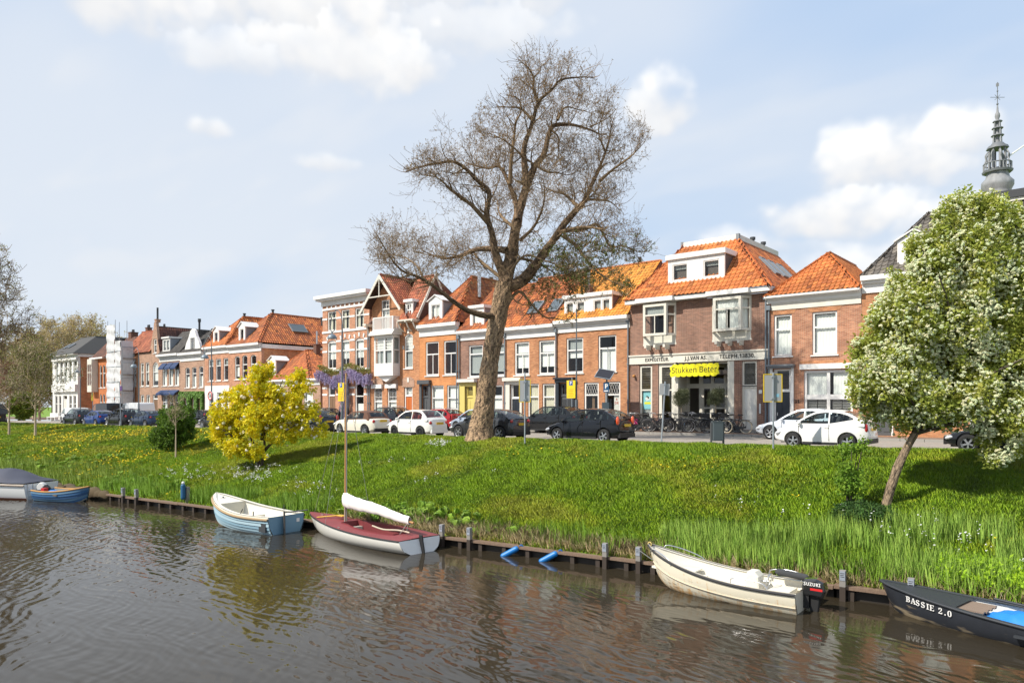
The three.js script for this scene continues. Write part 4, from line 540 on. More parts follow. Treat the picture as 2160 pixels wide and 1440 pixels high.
{ // brown pointed-gable house, scaffolded house, orange twin gables, white corner house
  const K = house('gabled_house', 'tan brick house with tall narrow stepped gable and arched window', -75.33, -69.4);
  let w = [[-71.26, -69.75, 3.9, 6.82, .5], [-73.2, -72.2, 3.95, 6.83], [-74.6, -73.7, 3.95, 6.83], [-71.0, -70.2, 7.9, 9.6], [-74.6, -73.6, .1, 2.9], [-73, -72, .1, 2.9], [-71.2, -69.9, -.4, 2.9]];
  wall(K, -75.33, -69.4, base(-72), 7.9, w, M.brickTan, { outline: [[-75.33, base(-72)], [-69.4, base(-72)], [-69.4, 8.0], [-69.9, 9.4], [-70.2, 11.0], [-70.3, 11.6], [-70.9, 11.6], [-71, 11.0], [-71.7, 9.0], [-72.1, 8.1], [-75.33, 8.1]] });
  shell(K, -75.33, -69.4, base(-72), 7.9, 10, M.brickTan); w.slice(0, 6).forEach((a, i) => win(K, a[0], a[1], a[2], a[3], { rise: a[4] ?? 0, rows: [0, .6, 1], fw: .12, cols: [1, 1], grid: i === 0 ? [1, 5, 4] : undefined, behind: [M.curtain, .2, 1] })); door(K, -71.2, -69.9, -.4, 2.85, M.wood, { fan: .5 });
  const r = new THREE.Group(); r.name = 'roof'; K.add(r); tiles(r, [V(-75.4, 8.1, .2), V(-71.6, 8.1, .2), V(-71.6, 10.9, -2), V(-75.4, 10.9, -2)], CLAY.red, 'm'); tiles(r, [V(-69.4, 8.0, 0), V(-69.4, 8.0, -8), V(-70.6, 11.2, -8), V(-70.6, 11.2, 0)], CLAY.brown, 'm'); obj('roof_back', [poly([V(-69.4, 8, -8), V(-75.4, 8, -8), V(-75.4, 10.9, -2), V(-70.6, 10.9, -2)])], M.brickDark, r); chimney(K, -70.6, 11.6, 11.9, -.3, .5, M.brickTan, 0); obj('flue', [bar(V(-70.6, 11.9, -.3), V(-70.6, 13.4, -.3), .12)], M.dark, K); chimney(K, -73.0, 10.4, 11.3, -2.2, .7, M.brickDark, 2); vent(K, -69.6, 10.6, -5, 1.8, .13); vent(K, -69.4, 9.6, -7, 1.9, .13);
  const Lh = house('row_house', 'red brick house half hidden by scaffolding and white sheeting', -80.1, -75.36);
  w = [[-79.6, -78.6, 4, 6.8], [-78.2, -77.2, 4, 6.8], [-76.7, -75.8, 4, 6.8]]; wall(Lh, -80.1, -75.36, base(-77), 8, w, M.brickRed); w.forEach((a) => win(Lh, ...a)); shell(Lh, -80.1, -75.36, base(-77), 7.95, 10, M.brickRed); gableRoof(Lh, -80.1, -75.36, 8, 11.2, -2.6, -9, CLAY.red, 'm', { zf: .3 }); chimney(Lh, -79.2, 10.6, 11.7, -3, .6, M.brickDark, 3);
  const Mh = house('gabled_house', 'bright orange brick house pair with pointed gable and arched windows', -89.5, -80.12);
  w = [[-84.65, -83.3, 3.98, 6.97, .35], [-87.26, -86.4, 3.94, 6.98, .3], [-86.15, -85.3, 3.94, 6.98, .3], [-87.2, -86.4, .0, 3.1, .3], [-86.15, -85.4, .0, 3.1, .3], [-82.6, -81.3, 4.4, 6.9], [-84.9, -83.6, -.5, 2.7, .6], [-82.5, -81.2, -.5, 2.7, .6], [-84.2, -83.6, 8.3, 9.7, .2]];
  const orange = bk([[.50, .165, .055], [.46, .15, .05]], [.4, .16, .07], 21, .15); wall(Mh, -89.5, -80.12, base(-85), 7.8, w, orange, { outline: [[-89.5, base(-85)], [-80.12, base(-85)], [-80.12, 7.6], [-82.7, 7.6], [-82.7, 8.6], [-83.3, 11.0], [-84.2, 11.0], [-85, 8.6], [-85.2, 7.9], [-89.5, 7.9]] });
  shell(Mh, -89.5, -80.12, base(-85), 7.5, 10, orange); w.forEach((a, i) => i !== 6 && i !== 7 && win(Mh, a[0], a[1], a[2], a[3], { rise: a[4] ?? 0, rows: [0, .65, 1], fw: .1, behind: i === 0 ? [M.blindGrey, 0, 1] : undefined })); for (const i of [6, 7]) obj('door', [B(w[i][0], w[i][1], -.5, 2.7, -.28, -.2)], M.wood, Mh);
  const r2 = new THREE.Group(); r2.name = 'roof'; Mh.add(r2); tiles(r2, [V(-83.1, 7.7, .2), V(-80.1, 7.7, .2), V(-80.1, 10.6, -2), V(-83.4, 10.6, -2)], CLAY.brown, 'm'); tiles(r2, [V(-89.5, 7.95, .3), V(-85, 7.95, .3), V(-85, 10.4, -2), V(-89.5, 10.4, -2)], CLAY.brown, 'm'); obj('roof_back', [poly([V(-80.1, 7.7, -9), V(-89.5, 7.7, -9), V(-89.5, 10.5, -2), V(-80.1, 10.5, -2)])], M.brickDark, r2); obj('gutter', [B(-89.6, -85.2, 7.85, 8.05, .0, .45), B(-82.7, -80.14, 7.5, 7.75, .0, .4)], M.white, Mh); obj('gable_coping', [bar(V(-82.75, 8.6, .02), V(-83.35, 11.05, .02), .09, .09, 6)], M.lead, Mh); chimney(Mh, -82.0, 10.3, 11.2, -2.2, .9, M.brickDark, 3);
  const bay = new THREE.Group(); bay.name = 'bay_window'; Mh.add(bay); obj('bay_panel', [B(-89.3, -87.8, 3.4, 4.2, .003, .8), B(-89.3, -87.8, 7.2, 7.85, .003, .8), B(-87.9, -87.8, 4.2, 7.2, .003, .8)], M.cream, bay); win(bay, -89.3, -87.85, 4.2, 7.2, { z: .8, inset: 0, sill: false, cols: [2, 2], mat: M.cream });
  const O = house('corner_house', 'white-fronted corner house with dark slate roof at the far end of the row', -104.8, -94.92);
  w = []; for (let i = 0; i < 5; i++) w.push([-103.6 + i * 1.75, -102.4 + i * 1.75, 4.9, 8.0]); wall(O, -104.8, -94.92, 3.9, 8.6, w, M.white); for (const a of w) win(O, ...a, { rows: [0, .68, 1], fw: .1, behind: [M.sheer, 0, .8] });
  const g = [[-103.8, -102.8, -.1, 3], [-102.3, -101.3, -.1, 3], [-100.6, -99, -.6, 3], [-98.2, -97.2, -.1, 3], [-96.6, -95.6, -.1, 3]]; wall(O, -104.8, -94.92, base(-100), 3.89, g, M.white, { name: 'ground_floor_wall' }); g.forEach((a, i) => i === 2 ? door(O, a[0], a[1], a[2], a[3], M.doorWhite, { fan: .6 }) : win(O, ...a)); shell(O, -104.8, -94.92, base(-100), 8.55, 12, M.brickRed);
  obj('bay_skirt', [B(-104.2, -95, 3.55, 4.6, .003, .35), B(-104.4, -94.8, 8.1, 8.45, .003, .3)], M.white, O); cornice(O, -105.2, -94.6, 8.45, 8.95, M.white, .7); obj('side_cornice', [B(-94.92, -94.6, 8.5, 8.95, -12, .0)], M.white, O);
  const r3 = new THREE.Group(); r3.name = 'roof'; O.add(r3); const q = [V(-105.3, 8.96, .8), V(-94.4, 8.96, .8), V(-97.2, 11.7, -3.2), V(-102.8, 11.7, -3.2)], qb = [V(-94.4, 8.96, -12), V(-97.2, 11.7, -10)]; obj('roof_slope', [poly(q)], M.slate, r3); obj('roof_slope', [poly([q[1], qb[0], qb[1], q[2]])], M.slate, r3); obj('roof_slope', [poly([V(-105.3, 8.96, -12), q[0], q[3], V(-102.8, 11.7, -10)])], M.slate, r3); obj('flat_roof', [B(-102.85, -97.15, 11.6, 11.8, -10, -3.15)], M.flat, r3); { const v = q[3].clone().sub(q[0]).setX(0).normalize(); for (const x of [-102.2, -100.6]) skylight(O, V(x, 10.3, -1.2), V(1, 0, 0), v, .9, 1.2); }
}
for (const h of scene.children) if (h.userData.seat) { const [x, y, z] = h.userData.seat; delete h.userData.seat; h.position.set(x, y, z); for (const c of h.children) c.position.sub(h.position); }

// ---------- parked vehicles ----------
const rubber = std([.018, .018, .019], .85), carGlass = phys([.66, .73, .72], .02, { transmission: 1, thickness: 0, ior: 1.5 }), trimBlack = std([.015, .015, .016], .6), chrome = std([.7, .7, .7], .2, { metalness: 1 });
const redLamp = phys([.42, .012, .012], .15, { clearcoat: 1 }), clearLamp = phys([.55, .57, .6], .1, { clearcoat: 1 }), amberLamp = phys([.8, .2, .02], .15, { clearcoat: 1 }), plateY = std([.62, .40, .02], .5), seatMat = std([.08, .08, .085], .9);
const paint = (c, rough = .3, metal = 0) => phys(c, rough + .15, { metalness: metal, specularIntensity: .06, clearcoat: .9, clearcoatRoughness: .03 });
const ev = new Evaluator(); ev.useGroups = false;
const wheelCache = {};
function wheelParts(R, W, spokes, dark) {                       // axis z, centred
  return wheelCache[[R, W, spokes, dark]] ??= (() => {
    const tyre = uvm(new THREE.LatheGeometry([[R * .66, -W / 2], [R * .92, -W / 2], [R * .985, -W * .36], [R, -W * .2], [R, W * .2], [R * .985, W * .36], [R * .92, W / 2], [R * .66, W / 2]].map((p) => new THREE.Vector2(...p)), 28).rotateX(Math.PI / 2));
    const gs = [new THREE.LatheGeometry([[R * .55, -W * .3], [R * .6, W * .44], [R * .68, W * .5], [R * .68, W * .42], [R * .6, W * .2]].map((p) => new THREE.Vector2(...p)), 28).rotateX(Math.PI / 2), new THREE.CylinderGeometry(R * .15, R * .18, .05, 12).rotateX(Math.PI / 2).translate(0, 0, W * .36)];
    for (let i = 0; i < spokes; i++) { const a = i / spokes * Math.PI * 2; for (const s of spokes > 8 ? [0] : [-.12, .12]) gs.push(B(-R * .045, R * .045, R * .1, R * .64, W * .26, W * .38).rotateZ(a + s)); }
    const hub = uvm(new THREE.CylinderGeometry(R * .62, R * .62, .02, 20).rotateX(Math.PI / 2).translate(0, 0, -W * .05));
    return { tyre, rim: merge(gs), hub };
  })();
}
const alloy = std([.52, .53, .55], .3, { metalness: .8 }), alloyDark = std([.06, .06, .065], .35, { metalness: .6 });
function wheel(parent, x, y, z, side, R, W, spokes, rimMat) {
  const p = wheelParts(R, W, spokes, 0), w = obj('wheel', p.tyre, rubber, parent); w.position.set(x, y, z); if (side < 0) w.rotation.y = Math.PI; w.rotation.order = 'YXZ'; w.rotation.z = x * 1.3;
  obj('rim', p.rim, rimMat, w); obj('hub_back', p.hub, trimBlack, w); return w;
}
const along = (pts, x) => { if (x <= pts[0][0]) return pts[0][1]; for (let i = 1; i < pts.length; i++) if (x <= pts[i][0]) { const t = (x - pts[i - 1][0]) / (pts[i][0] - pts[i - 1][0]); return lerp(pts[i - 1][1], pts[i][1], t * t * (3 - 2 * t) * .5 + t * .5); } return pts[pts.length - 1][1]; };
// Car facing -x, origin on the road under its middle. c: L, W, belt [[x, y] front to rear], gh: windshield base, roof front, roof rear, rear base
function car(label, x, z, c, col, o = {}) {
  const t = thing(o.name ?? 'parked_car', label, o.category ?? 'car', [x, roadY(x), z], o.ry ?? 0, 'vehicles parked along the street');
  const body = o.mat ?? paint(col, o.rough ?? .32, o.metal ?? 0), hl = c.L / 2, hw = c.W / 2, n = 40;
  const top = (q) => along(c.belt, q), bot = (q) => .19 + .16 * Math.pow(Math.abs(q) / hl, 6), plan = (q) => { const e = Math.abs(q) / hl; return hw * (1 - (c.taper ?? .16) * Math.pow(e, 4) - .10 * Math.pow(e, 14)); };
  const sect = (q, k) => { const yb = bot(q), yt = top(q), w = plan(q), m = yb + (yt - yb) * .52; return [[0, yb], [w * .86, yb], [w * .965, yb + .07], [w * .985, yb + .2], [w, m], [w * .985, yt - .14], [w * .955, yt - .05], [w * .88, yt], [w * .5, yt + (c.crown ?? .025)], [0, yt + (c.crown ?? .025) * 1.2]][k]; };
  const xs = []; for (let i = 0; i <= n; i++) { const s = i / n * 2 - 1; xs.push(hl * (Math.sign(s) * (1 - Math.pow(1 - Math.abs(s), 1.35)))); }
  const ring = xs.map((q) => { const r = []; for (let k = 0; k < 10; k++) { const [a, b] = sect(q, k); r.push([a, b]); } for (let k = 8; k > 0; k--) { const [a, b] = sect(q, k); r.push([-a, b]); } return r; });
  const m = 18, pos = [], ix = []; ring.forEach((r, i) => r.forEach(([a, b]) => pos.push(xs[i], b, a)));
  for (let i = 0; i < n; i++) for (let k = 0; k < m; k++) { const a = i * m + k, b = i * m + (k + 1) % m, d = a + m, e = b + m; ix.push(a, d, b, b, d, e); }
  for (const [i, s] of [[0, -1], [n, 1]]) { const cI = pos.length / 3; pos.push(xs[i] + s * .02, (bot(xs[i]) + top(xs[i])) / 2, 0); for (let k = 0; k < m; k++) { const a = i * m + k, b = i * m + (k + 1) % m; s < 0 ? ix.push(cI, a, b) : ix.push(cI, b, a); } }
  let g = new THREE.BufferGeometry(); g.setAttribute('position', new THREE.Float32BufferAttribute(pos, 3)); g.setIndex(ix); g.computeVertexNormals(); g.setAttribute('uv', new THREE.Float32BufferAttribute(new Float32Array(pos.length / 3 * 2), 2));
  const R = c.R ?? .31, wx = c.wheels ?? [-hl + .78, hl - .72];
  let br = new Brush(g, body); br.updateMatrixWorld();
  for (const q of wx) for (const s of [-1, 1]) { const cy = new Brush(new THREE.CylinderGeometry(R + .055, R + .055, .5, 26).rotateX(Math.PI / 2), body); cy.position.set(q, R + .02, s * (hw - .12)); cy.updateMatrixWorld(); br = ev.evaluate(br, cy, SUBTRACTION); br.updateMatrixWorld(); }
  obj('body', toCreasedNormals(br.geometry, .55), body, t);
  for (const q of wx) for (const s of [-1, 1]) wheel(t, q, R, s * (hw - .115), s, R, .2, c.spokes ?? 5, o.rim ?? alloy);
  obj('underside', [B(-hl + .2, hl - .2, .2, .42, -hw + .36, hw - .36)], trimBlack, t);
  // cabin
  const gh = c.gh, yb0 = Math.min(gh[0][1], gh[3][1]) - .04, yr = Math.max(gh[1][1], gh[2][1]) + .05, wb = hw * .93, wr = hw * (c.tumble ?? .74), wAt = (y) => lerp(wb, wr, Math.pow(clamp((y - yb0) / (yr - yb0)), 1.3));
  const prof = []; const seg = (a, b, k, bulge) => { for (let i = 0; i < k; i++) { const s = i / k; prof.push([lerp(a[0], b[0], s), lerp(a[1], b[1], s) + bulge * 4 * s * (1 - s)]); } };
  seg(gh[0], gh[1], 5, .035); seg(gh[1], gh[2], 8, .055); seg(gh[2], gh[3], 5, .05); prof.push(gh[3]);
  const strip = (i0, i1, s0 = -1, s1 = 1, off = 0) => grid(6, i1 - i0, (u, v) => { const k = Math.round(i0 + v * (i1 - i0)), a = prof[k], s = lerp(s0, s1, u), w = wAt(a[1]), lo = prof[Math.max(0, k - 1)], hi = prof[Math.min(prof.length - 1, k + 1)], tx = hi[0] - lo[0], ty = hi[1] - lo[1], L = Math.hypot(tx, ty), cr = .035 * (1 - s * s) + off; return V(a[0] - ty / L * cr, a[1] + tx / L * cr, s * w); });
  const roofMat = o.roof ?? body, last = prof.length - 1, ri = 1 - (c.rearInset ?? .12) / hw, r0 = o.panel ? last : 13 + (c.rw0 ?? 0), r1 = o.panel ? last : 13 + (c.rw1 ?? 4), wi = .9;
  const topY = (q) => { for (let k = 1; k <= last; k++) if (q <= prof[k][0]) return lerp(prof[k - 1][1], prof[k][1], (q - prof[k - 1][0]) / (prof[k][0] - prof[k - 1][0])); return yb0; };
  const wy0 = c.wy ?? yb0 + .09, pts = c.win, wins = [];
  for (let k = 0; k < pts.length - 1; k++) { const a = pts[k] + (k ? .025 : 0), b = pts[k + 1] - (k < pts.length - 2 ? .025 : 0), hiY = (q) => Math.max(wy0 + .01, topY(q) - .075), loY = (q) => Math.min(hiY(q), wy0 + (c.kick ?? 0) * Math.max(0, (q - pts[1]) / (pts[pts.length - 1] - pts[1] || 1))); wins.push({ a, b, hiY, loY }); }
  const cols = [...new Set([...prof.map((p) => p[0]), ...wins.flatMap((w) => [w.a, w.b, lerp(w.a, w.b, .25), lerp(w.a, w.b, .5), lerp(w.a, w.b, .75)])])].sort((a, b) => a - b), shellG = [];
  const patch = (xa, xb, la, lb, ha, hb, s, off = 0) => quad(V(xa, la, s * (wAt(la) + off)), V(xb, lb, s * (wAt(lb) + off)), V(xb, hb, s * (wAt(hb) + off)), V(xa, ha, s * (wAt(ha) + off)));
  for (const s of [-1, 1]) for (let k = 0; k < cols.length - 1; k++) { const xa = cols[k], xb = cols[k + 1], m = (xa + xb) / 2, w = wins.find((q) => m > q.a && m < q.b); if (xb - xa < 1e-4) continue; if (w) { shellG.push(patch(xa, xb, yb0, yb0, w.loY(xa), w.loY(xb), s)); shellG.push(patch(xa, xb, w.hiY(xa), w.hiY(xb), topY(xa), topY(xb), s)); } else shellG.push(patch(xa, xb, yb0, yb0, topY(xa), topY(xb), s)); }
  shellG.push(strip(5, r0), strip(0, 5, -1, -wi), strip(0, 5, wi, 1)); if (r0 < r1) shellG.push(strip(r0, r1, -1, -ri), strip(r0, r1, ri, 1)); if (r1 < last) shellG.push(strip(r1, last));
  obj('cabin', shellG, roofMat, t);
  obj('windscreen', uvm(strip(0, 5, -wi, wi, -.004)), carGlass, t); if (!o.panel) obj('rear_window', uvm(strip(r0, r1, -ri, ri, -.004)), carGlass, t);
  for (const s of [-1, 1]) for (const w of wins) { const gs = []; for (let k = 0; k < 6; k++) { const xa = lerp(w.a, w.b, k / 6), xb = lerp(w.a, w.b, (k + 1) / 6); gs.push(patch(xa, xb, w.loY(xa), w.loY(xb), w.hiY(xa), w.hiY(xb), s, -.006)); } obj('side_window', gs, carGlass, t); }
  const seatM = o.seat ?? seatMat, ix0 = gh[0][0] + .1, ix1 = gh[3][0] - .12, deckY = Math.max(top(ix0), top(ix1), top(0)) + .045;
  obj('interior', [B(ix0 + .12, ix1 - .08, deckY - .1, deckY, -wb * .9, wb * .9), B(ix0, ix0 + .3, deckY - .08, deckY + .03, -wb * .86, wb * .86)], trimBlack, t);
  for (const z of [-.36, .36]) for (const q of o.panel ? [gh[1][0] + .25] : [gh[1][0] + .5, gh[2][0] - .25]) obj('seat', [ext([[-.06, 0], [.1, 0], [.16, .2], [.04, .22]], .44, .03).translate(q, deckY, z - .22), B(q + .05, q + .15, deckY + .22, deckY + .38, z - .12, z + .12)], seatM, t);
  obj('steering_wheel', [new THREE.TorusGeometry(.17, .018, 6, 16).rotateY(Math.PI / 2).rotateZ(-.35).translate(ix0 + .5, deckY + .08, .36)], trimBlack, t);
  if (o.panel) obj('bulkhead', [B(gh[1][0] + .62, gh[1][0] + .66, yb0, gh[1][1] - .02, -wr, wr)], trimBlack, t);
  // lamps, plates, mirrors, handles, bumpers
  const fx = -hl, rx = hl, fy = c.fl ?? top(-hl + .3) - .16, ry = c.rl ?? top(hl - .1) - .18;
  for (const s of [-1, 1]) {
    obj('headlight', uvm(new THREE.SphereGeometry(1, 12, 8).scale(.2, .085, .15).rotateY(s * .7).rotateZ(.25)), clearLamp, t).position.set(fx + .22, fy, s * plan(-hl + .2) * .86);
    obj('tail_light', uvm(new THREE.SphereGeometry(1, 10, 8).scale(.075, (c.rlh ?? .16) * .85, .1)), o.tail ?? redLamp, t).position.set(rx - .105, ry, s * plan(hl - .06) * .92);
    obj('mirror', uvm(new THREE.SphereGeometry(1, 10, 8).scale(.07, .075, .11)), o.mirror ?? body, t).position.set(gh[0][0] + .3, gh[0][1] + .06, s * (hw + .06));
    for (const q of c.handles ?? [.15]) obj('door_handle', [B(q, q + .17, top(q) - .17, top(q) - .14, s * (hw * .985), s * (hw + .012))], o.handle ?? body, t);
    for (const q of c.seams ?? []) obj('door_seam', [B(q - .006, q + .006, .32, top(q) - .04, s * (hw * .9), s * (hw + .002))], trimBlack, t);
    obj('sill', [B(wx[0] + R + .07, wx[1] - R - .07, .17, .27, s * (hw * .9), s * (hw * .985))], o.sill ?? trimBlack, t);
  }
  obj('grille', [B(fx - .02, fx + .06, .28, .45, -hw * .62, hw * .62)], trimBlack, t);
  obj('rear_bumper', [B(rx - .09, rx + .025, .24, .42, -hw * .74, hw * .74)], o.bumper ?? trimBlack, t);
  if (!o.noPlate) obj('number_plate', [B(rx + .022, rx + .034, c.py ?? .72, (c.py ?? .72) + .12, -.26, .26)], plateY, t);
  if (o.rails) for (const s of [-1, 1]) obj('roof_rail', [tube([V(gh[1][0] + .1, gh[1][1] + .02, s * wr * .92), V(gh[1][0] + .3, gh[1][1] + .1, s * wr * .92), V(gh[2][0] - .2, gh[2][1] + .1, s * wr * .92), V(gh[2][0], gh[2][1] + .02, s * wr * .92)], .018, 12, 5)], chrome, t);
  if (o.aerial) obj('aerial', [bar(V(gh[2][0] - .1, gh[2][1] + .04, 0), V(gh[2][0] + .25, gh[2][1] + .3, 0), .006)], trimBlack, t);
  return t;
}
const SUPERMINI = { L: 3.65, W: 1.64, R: .3, belt: [[-1.83, .62], [-1.6, .74], [-1.1, .88], [-.8, .94], [1.4, 1.0], [1.75, .96], [1.83, .7]], gh: [[-.98, .93], [-.18, 1.43], [1.25, 1.42], [1.74, .98]], win: [-.72, .38, 1.38], handles: [.2], seams: [-.75, .38], rlh: .22 };
const FIAT = { L: 3.6, W: 1.63, R: .29, taper: .2, crown: .05, belt: [[-1.8, .6], [-1.6, .76], [-1.2, .87], [-.9, .92], [1.3, .97], [1.66, .92], [1.8, .62]], gh: [[-.98, .92], [-.25, 1.41], [.95, 1.42], [1.6, .93]], win: [-.72, .35, 1.15], handles: [.12], seams: [-.7, .35], rlh: .11, rl: .78, py: .7, spokes: 14 };
const MINI = { L: 3.85, W: 1.7, R: .31, belt: [[-1.92, .62], [-1.75, .78], [-1.2, .88], [-.8, .92], [1.5, .98], [1.84, .9], [1.92, .62]], gh: [[-.72, .92], [-.2, 1.36], [1.15, 1.36], [1.55, .97]], win: [-.55, .42, 1.0], handles: [.3], seams: [-.62, .42], rl: .82, rlh: .13, rearInset: .22, rw0: 1, spokes: 5, py: .8 };
const HATCH = { L: 4.05, W: 1.74, R: .31, belt: [[-2.02, .58], [-1.8, .7], [-1.2, .86], [-.95, .9], [1.3, 1.04], [1.9, .98], [2.02, .66]], gh: [[-1.12, .88], [-.2, 1.45], [1.2, 1.43], [1.86, 1.04]], win: [-.85, .2, 1.22, 1.5], kick: .1, handles: [-.0, .95], seams: [-.85, .2, 1.15], rl: .98, rlh: .24 };
const COMPACT = { L: 4.3, W: 1.8, R: .33, belt: [[-2.15, .58], [-1.95, .7], [-1.2, .88], [-.9, .92], [1.4, 1.04], [2.0, 1.0], [2.15, .68]], gh: [[-1.05, .91], [-.1, 1.44], [1.2, 1.42], [2.0, 1.02]], win: [-.8, .25, 1.2, 1.55], kick: .14, handles: [0, .98], seams: [-.8, .25, 1.15], rl: .92, rlh: .1 };
const SUV = { L: 4.45, W: 1.86, R: .36, belt: [[-2.22, .66], [-2.05, .84], [-1.3, 1.0], [-1.0, 1.03], [1.5, 1.14], [2.1, 1.1], [2.22, .75]], gh: [[-1.12, 1.02], [-.25, 1.6], [1.4, 1.58], [2.05, 1.12]], win: [-.88, .2, 1.2, 1.6], kick: .12, handles: [0, .95], seams: [-.9, .2, 1.15], rl: .98, rlh: .13, py: .85 };
const MPV = { ...SUPERMINI, L: 3.9, W: 1.7, belt: SUPERMINI.belt.map(([a, b]) => [a * 1.07, b + .04]), gh: [[-1.05, .97], [-.3, 1.55], [1.3, 1.53], [1.86, 1.0]], win: [-.8, .25, 1.4] };
car('small white three-door hatchback parked left of the blossom tree', 9.95, 10.0, { ...SUPERMINI, L: 3.5, kick: .16, gh: [[-1.0, .92], [-.15, 1.42], [.85, 1.42], [1.62, 1.0]], win: [-.74, .36, 1.22], belt: [[-1.75, .6], [-1.55, .74], [-1.1, .88], [-.8, .93], [1.3, 1.02], [1.66, .98], [1.75, .66]] }, [.80, .80, .79], { handle: M.white, spokes: 6 });
car('black five-door hatchback with tall orange-red tail lights near the litter bin', -.02, 11.6, HATCH, [.008, .009, .012], { tail: phys([.75, .10, .03], .12, { clearcoat: 1 }), aerial: 1 });
car('dark grey hatchback parked right behind the big bare trunk', -5.95, 11.9, COMPACT, [.05, .052, .056], { metal: .5, rough: .4, spokes: 11 });
car('rounded white retro three-door car with red seats', -11.25, 12.0, FIAT, [.80, .79, .75], { rim: alloyDark, bumper: paint([.8, .79, .75]), seat: std([.4, .05, .04], .8) });
car('cream convertible with brown folded fabric roof', -16.1, 11.95, MINI, [.74, .70, .60], { roof: std([.13, .065, .045], .95), sill: trimBlack });
car('dark blue-black hatchback half hidden by the yellow-leaved shrub', -21.4, 11.9, HATCH, [.02, .024, .03]);
car('charcoal off-roader left of the yellow-leaved shrub', -33.1, 11.6, SUV, [.03, .032, .036], { metal: .4 });
car('dark blue estate car behind the round green bush', -47, 11.1, COMPACT, [.02, .035, .075], { metal: .3 });
car('glossy black off-roader between two blue cars on the far left', -52, 11.1, SUV, [.01, .01, .012]);
car('bright blue hatchback with red tail lights on the far left', -57.7, 11.1, COMPACT, [.02, .05, .20], { metal: .3 });
car('black crossover nearest the white corner house', -62.8, 11.1, SUV, [.018, .022, .022], { rails: 1 });
car('black estate car under the hanging blossom at the right edge', 16.2, 9.1, { ...COMPACT, L: 4.5 }, [.014, .015, .018], { rim: alloy, spokes: 10 });
car('silver-white hatchback parked before house 31', 7.0, 3.4, COMPACT, [.62, .66, .72], { metal: .35, rough: .25, spokes: 5 });
car('black sports off-roader in front of the cream door', -8.3, 3.4, { ...SUV, R: .37 }, [.012, .013, .015], { spokes: 3 });
car('pale silver-blue hatchback behind the big trunk', -14.6, 3.4, HATCH, [.36, .42, .50], { metal: .5 });
car('dark red hatchback with roof rails before the orange house', -18.3, 3.4, HATCH, [.30, .012, .016], { rails: 1, handles: [] });
car('black estate with silver roof rails before the gabled house', -24.0, 3.4, { ...SUV, L: 4.7 }, [.016, .018, .024], { rails: 1 });
car('black car beyond the yellow-leaved shrub, under the wisteria', -32.6, 3.4, SUV, [.012, .013, .014]);
car('black hatchback near the ivy-clad house', -52.6, 3.4, HATCH, [.012, .014, .016]);
car('small red car in front of the low house', -46.5, 3.4, HATCH, [.42, .015, .03]);
const VAN = { L: 5.4, W: 2.0, R: .36, tumble: .86, belt: [[-2.7, .7], [-2.5, .95], [-2.0, 1.15], [-1.7, 1.2], [2.6, 1.2], [2.7, 1.0]], gh: [[-1.95, 1.18], [-1.1, 2.2], [2.45, 2.3], [2.66, 1.15]], win: [-1.6, -.55], handles: [-.6], seams: [-1.6, -.5, .9], rl: 1.2, rlh: .3, rearInset: .2 };
car('tall white delivery van on the far side of the street', -63.5, 5.2, VAN, [.72, .73, .74], { name: 'delivery_van', category: 'van', panel: 1 });
car('black delivery van parked beside the scaffolding', -71.5, 5.2, { ...VAN, L: 5.8 }, [.018, .02, .023], { name: 'delivery_van', category: 'van', panel: 1 });
car('small white panel van near the white corner house', -80.6, 5.4, { ...VAN, L: 4.4, belt: [[-2.2, .7], [-2.0, .9], [-1.6, 1.08], [2.1, 1.1], [2.2, .9]], gh: [[-1.6, 1.06], [-.9, 1.75], [2.0, 1.8], [2.16, 1.1]], win: [-1.35, -.4], seams: [-.4], wheels: [-1.5, 1.4] }, [.66, .67, .68], { name: 'delivery_van', category: 'van', panel: 1 });
car('dark grey van with loaded flat back at the far left edge', -83, 13.4, { ...VAN, L: 5.2 }, [.05, .048, .045], { name: 'delivery_van', category: 'van', panel: 1 });

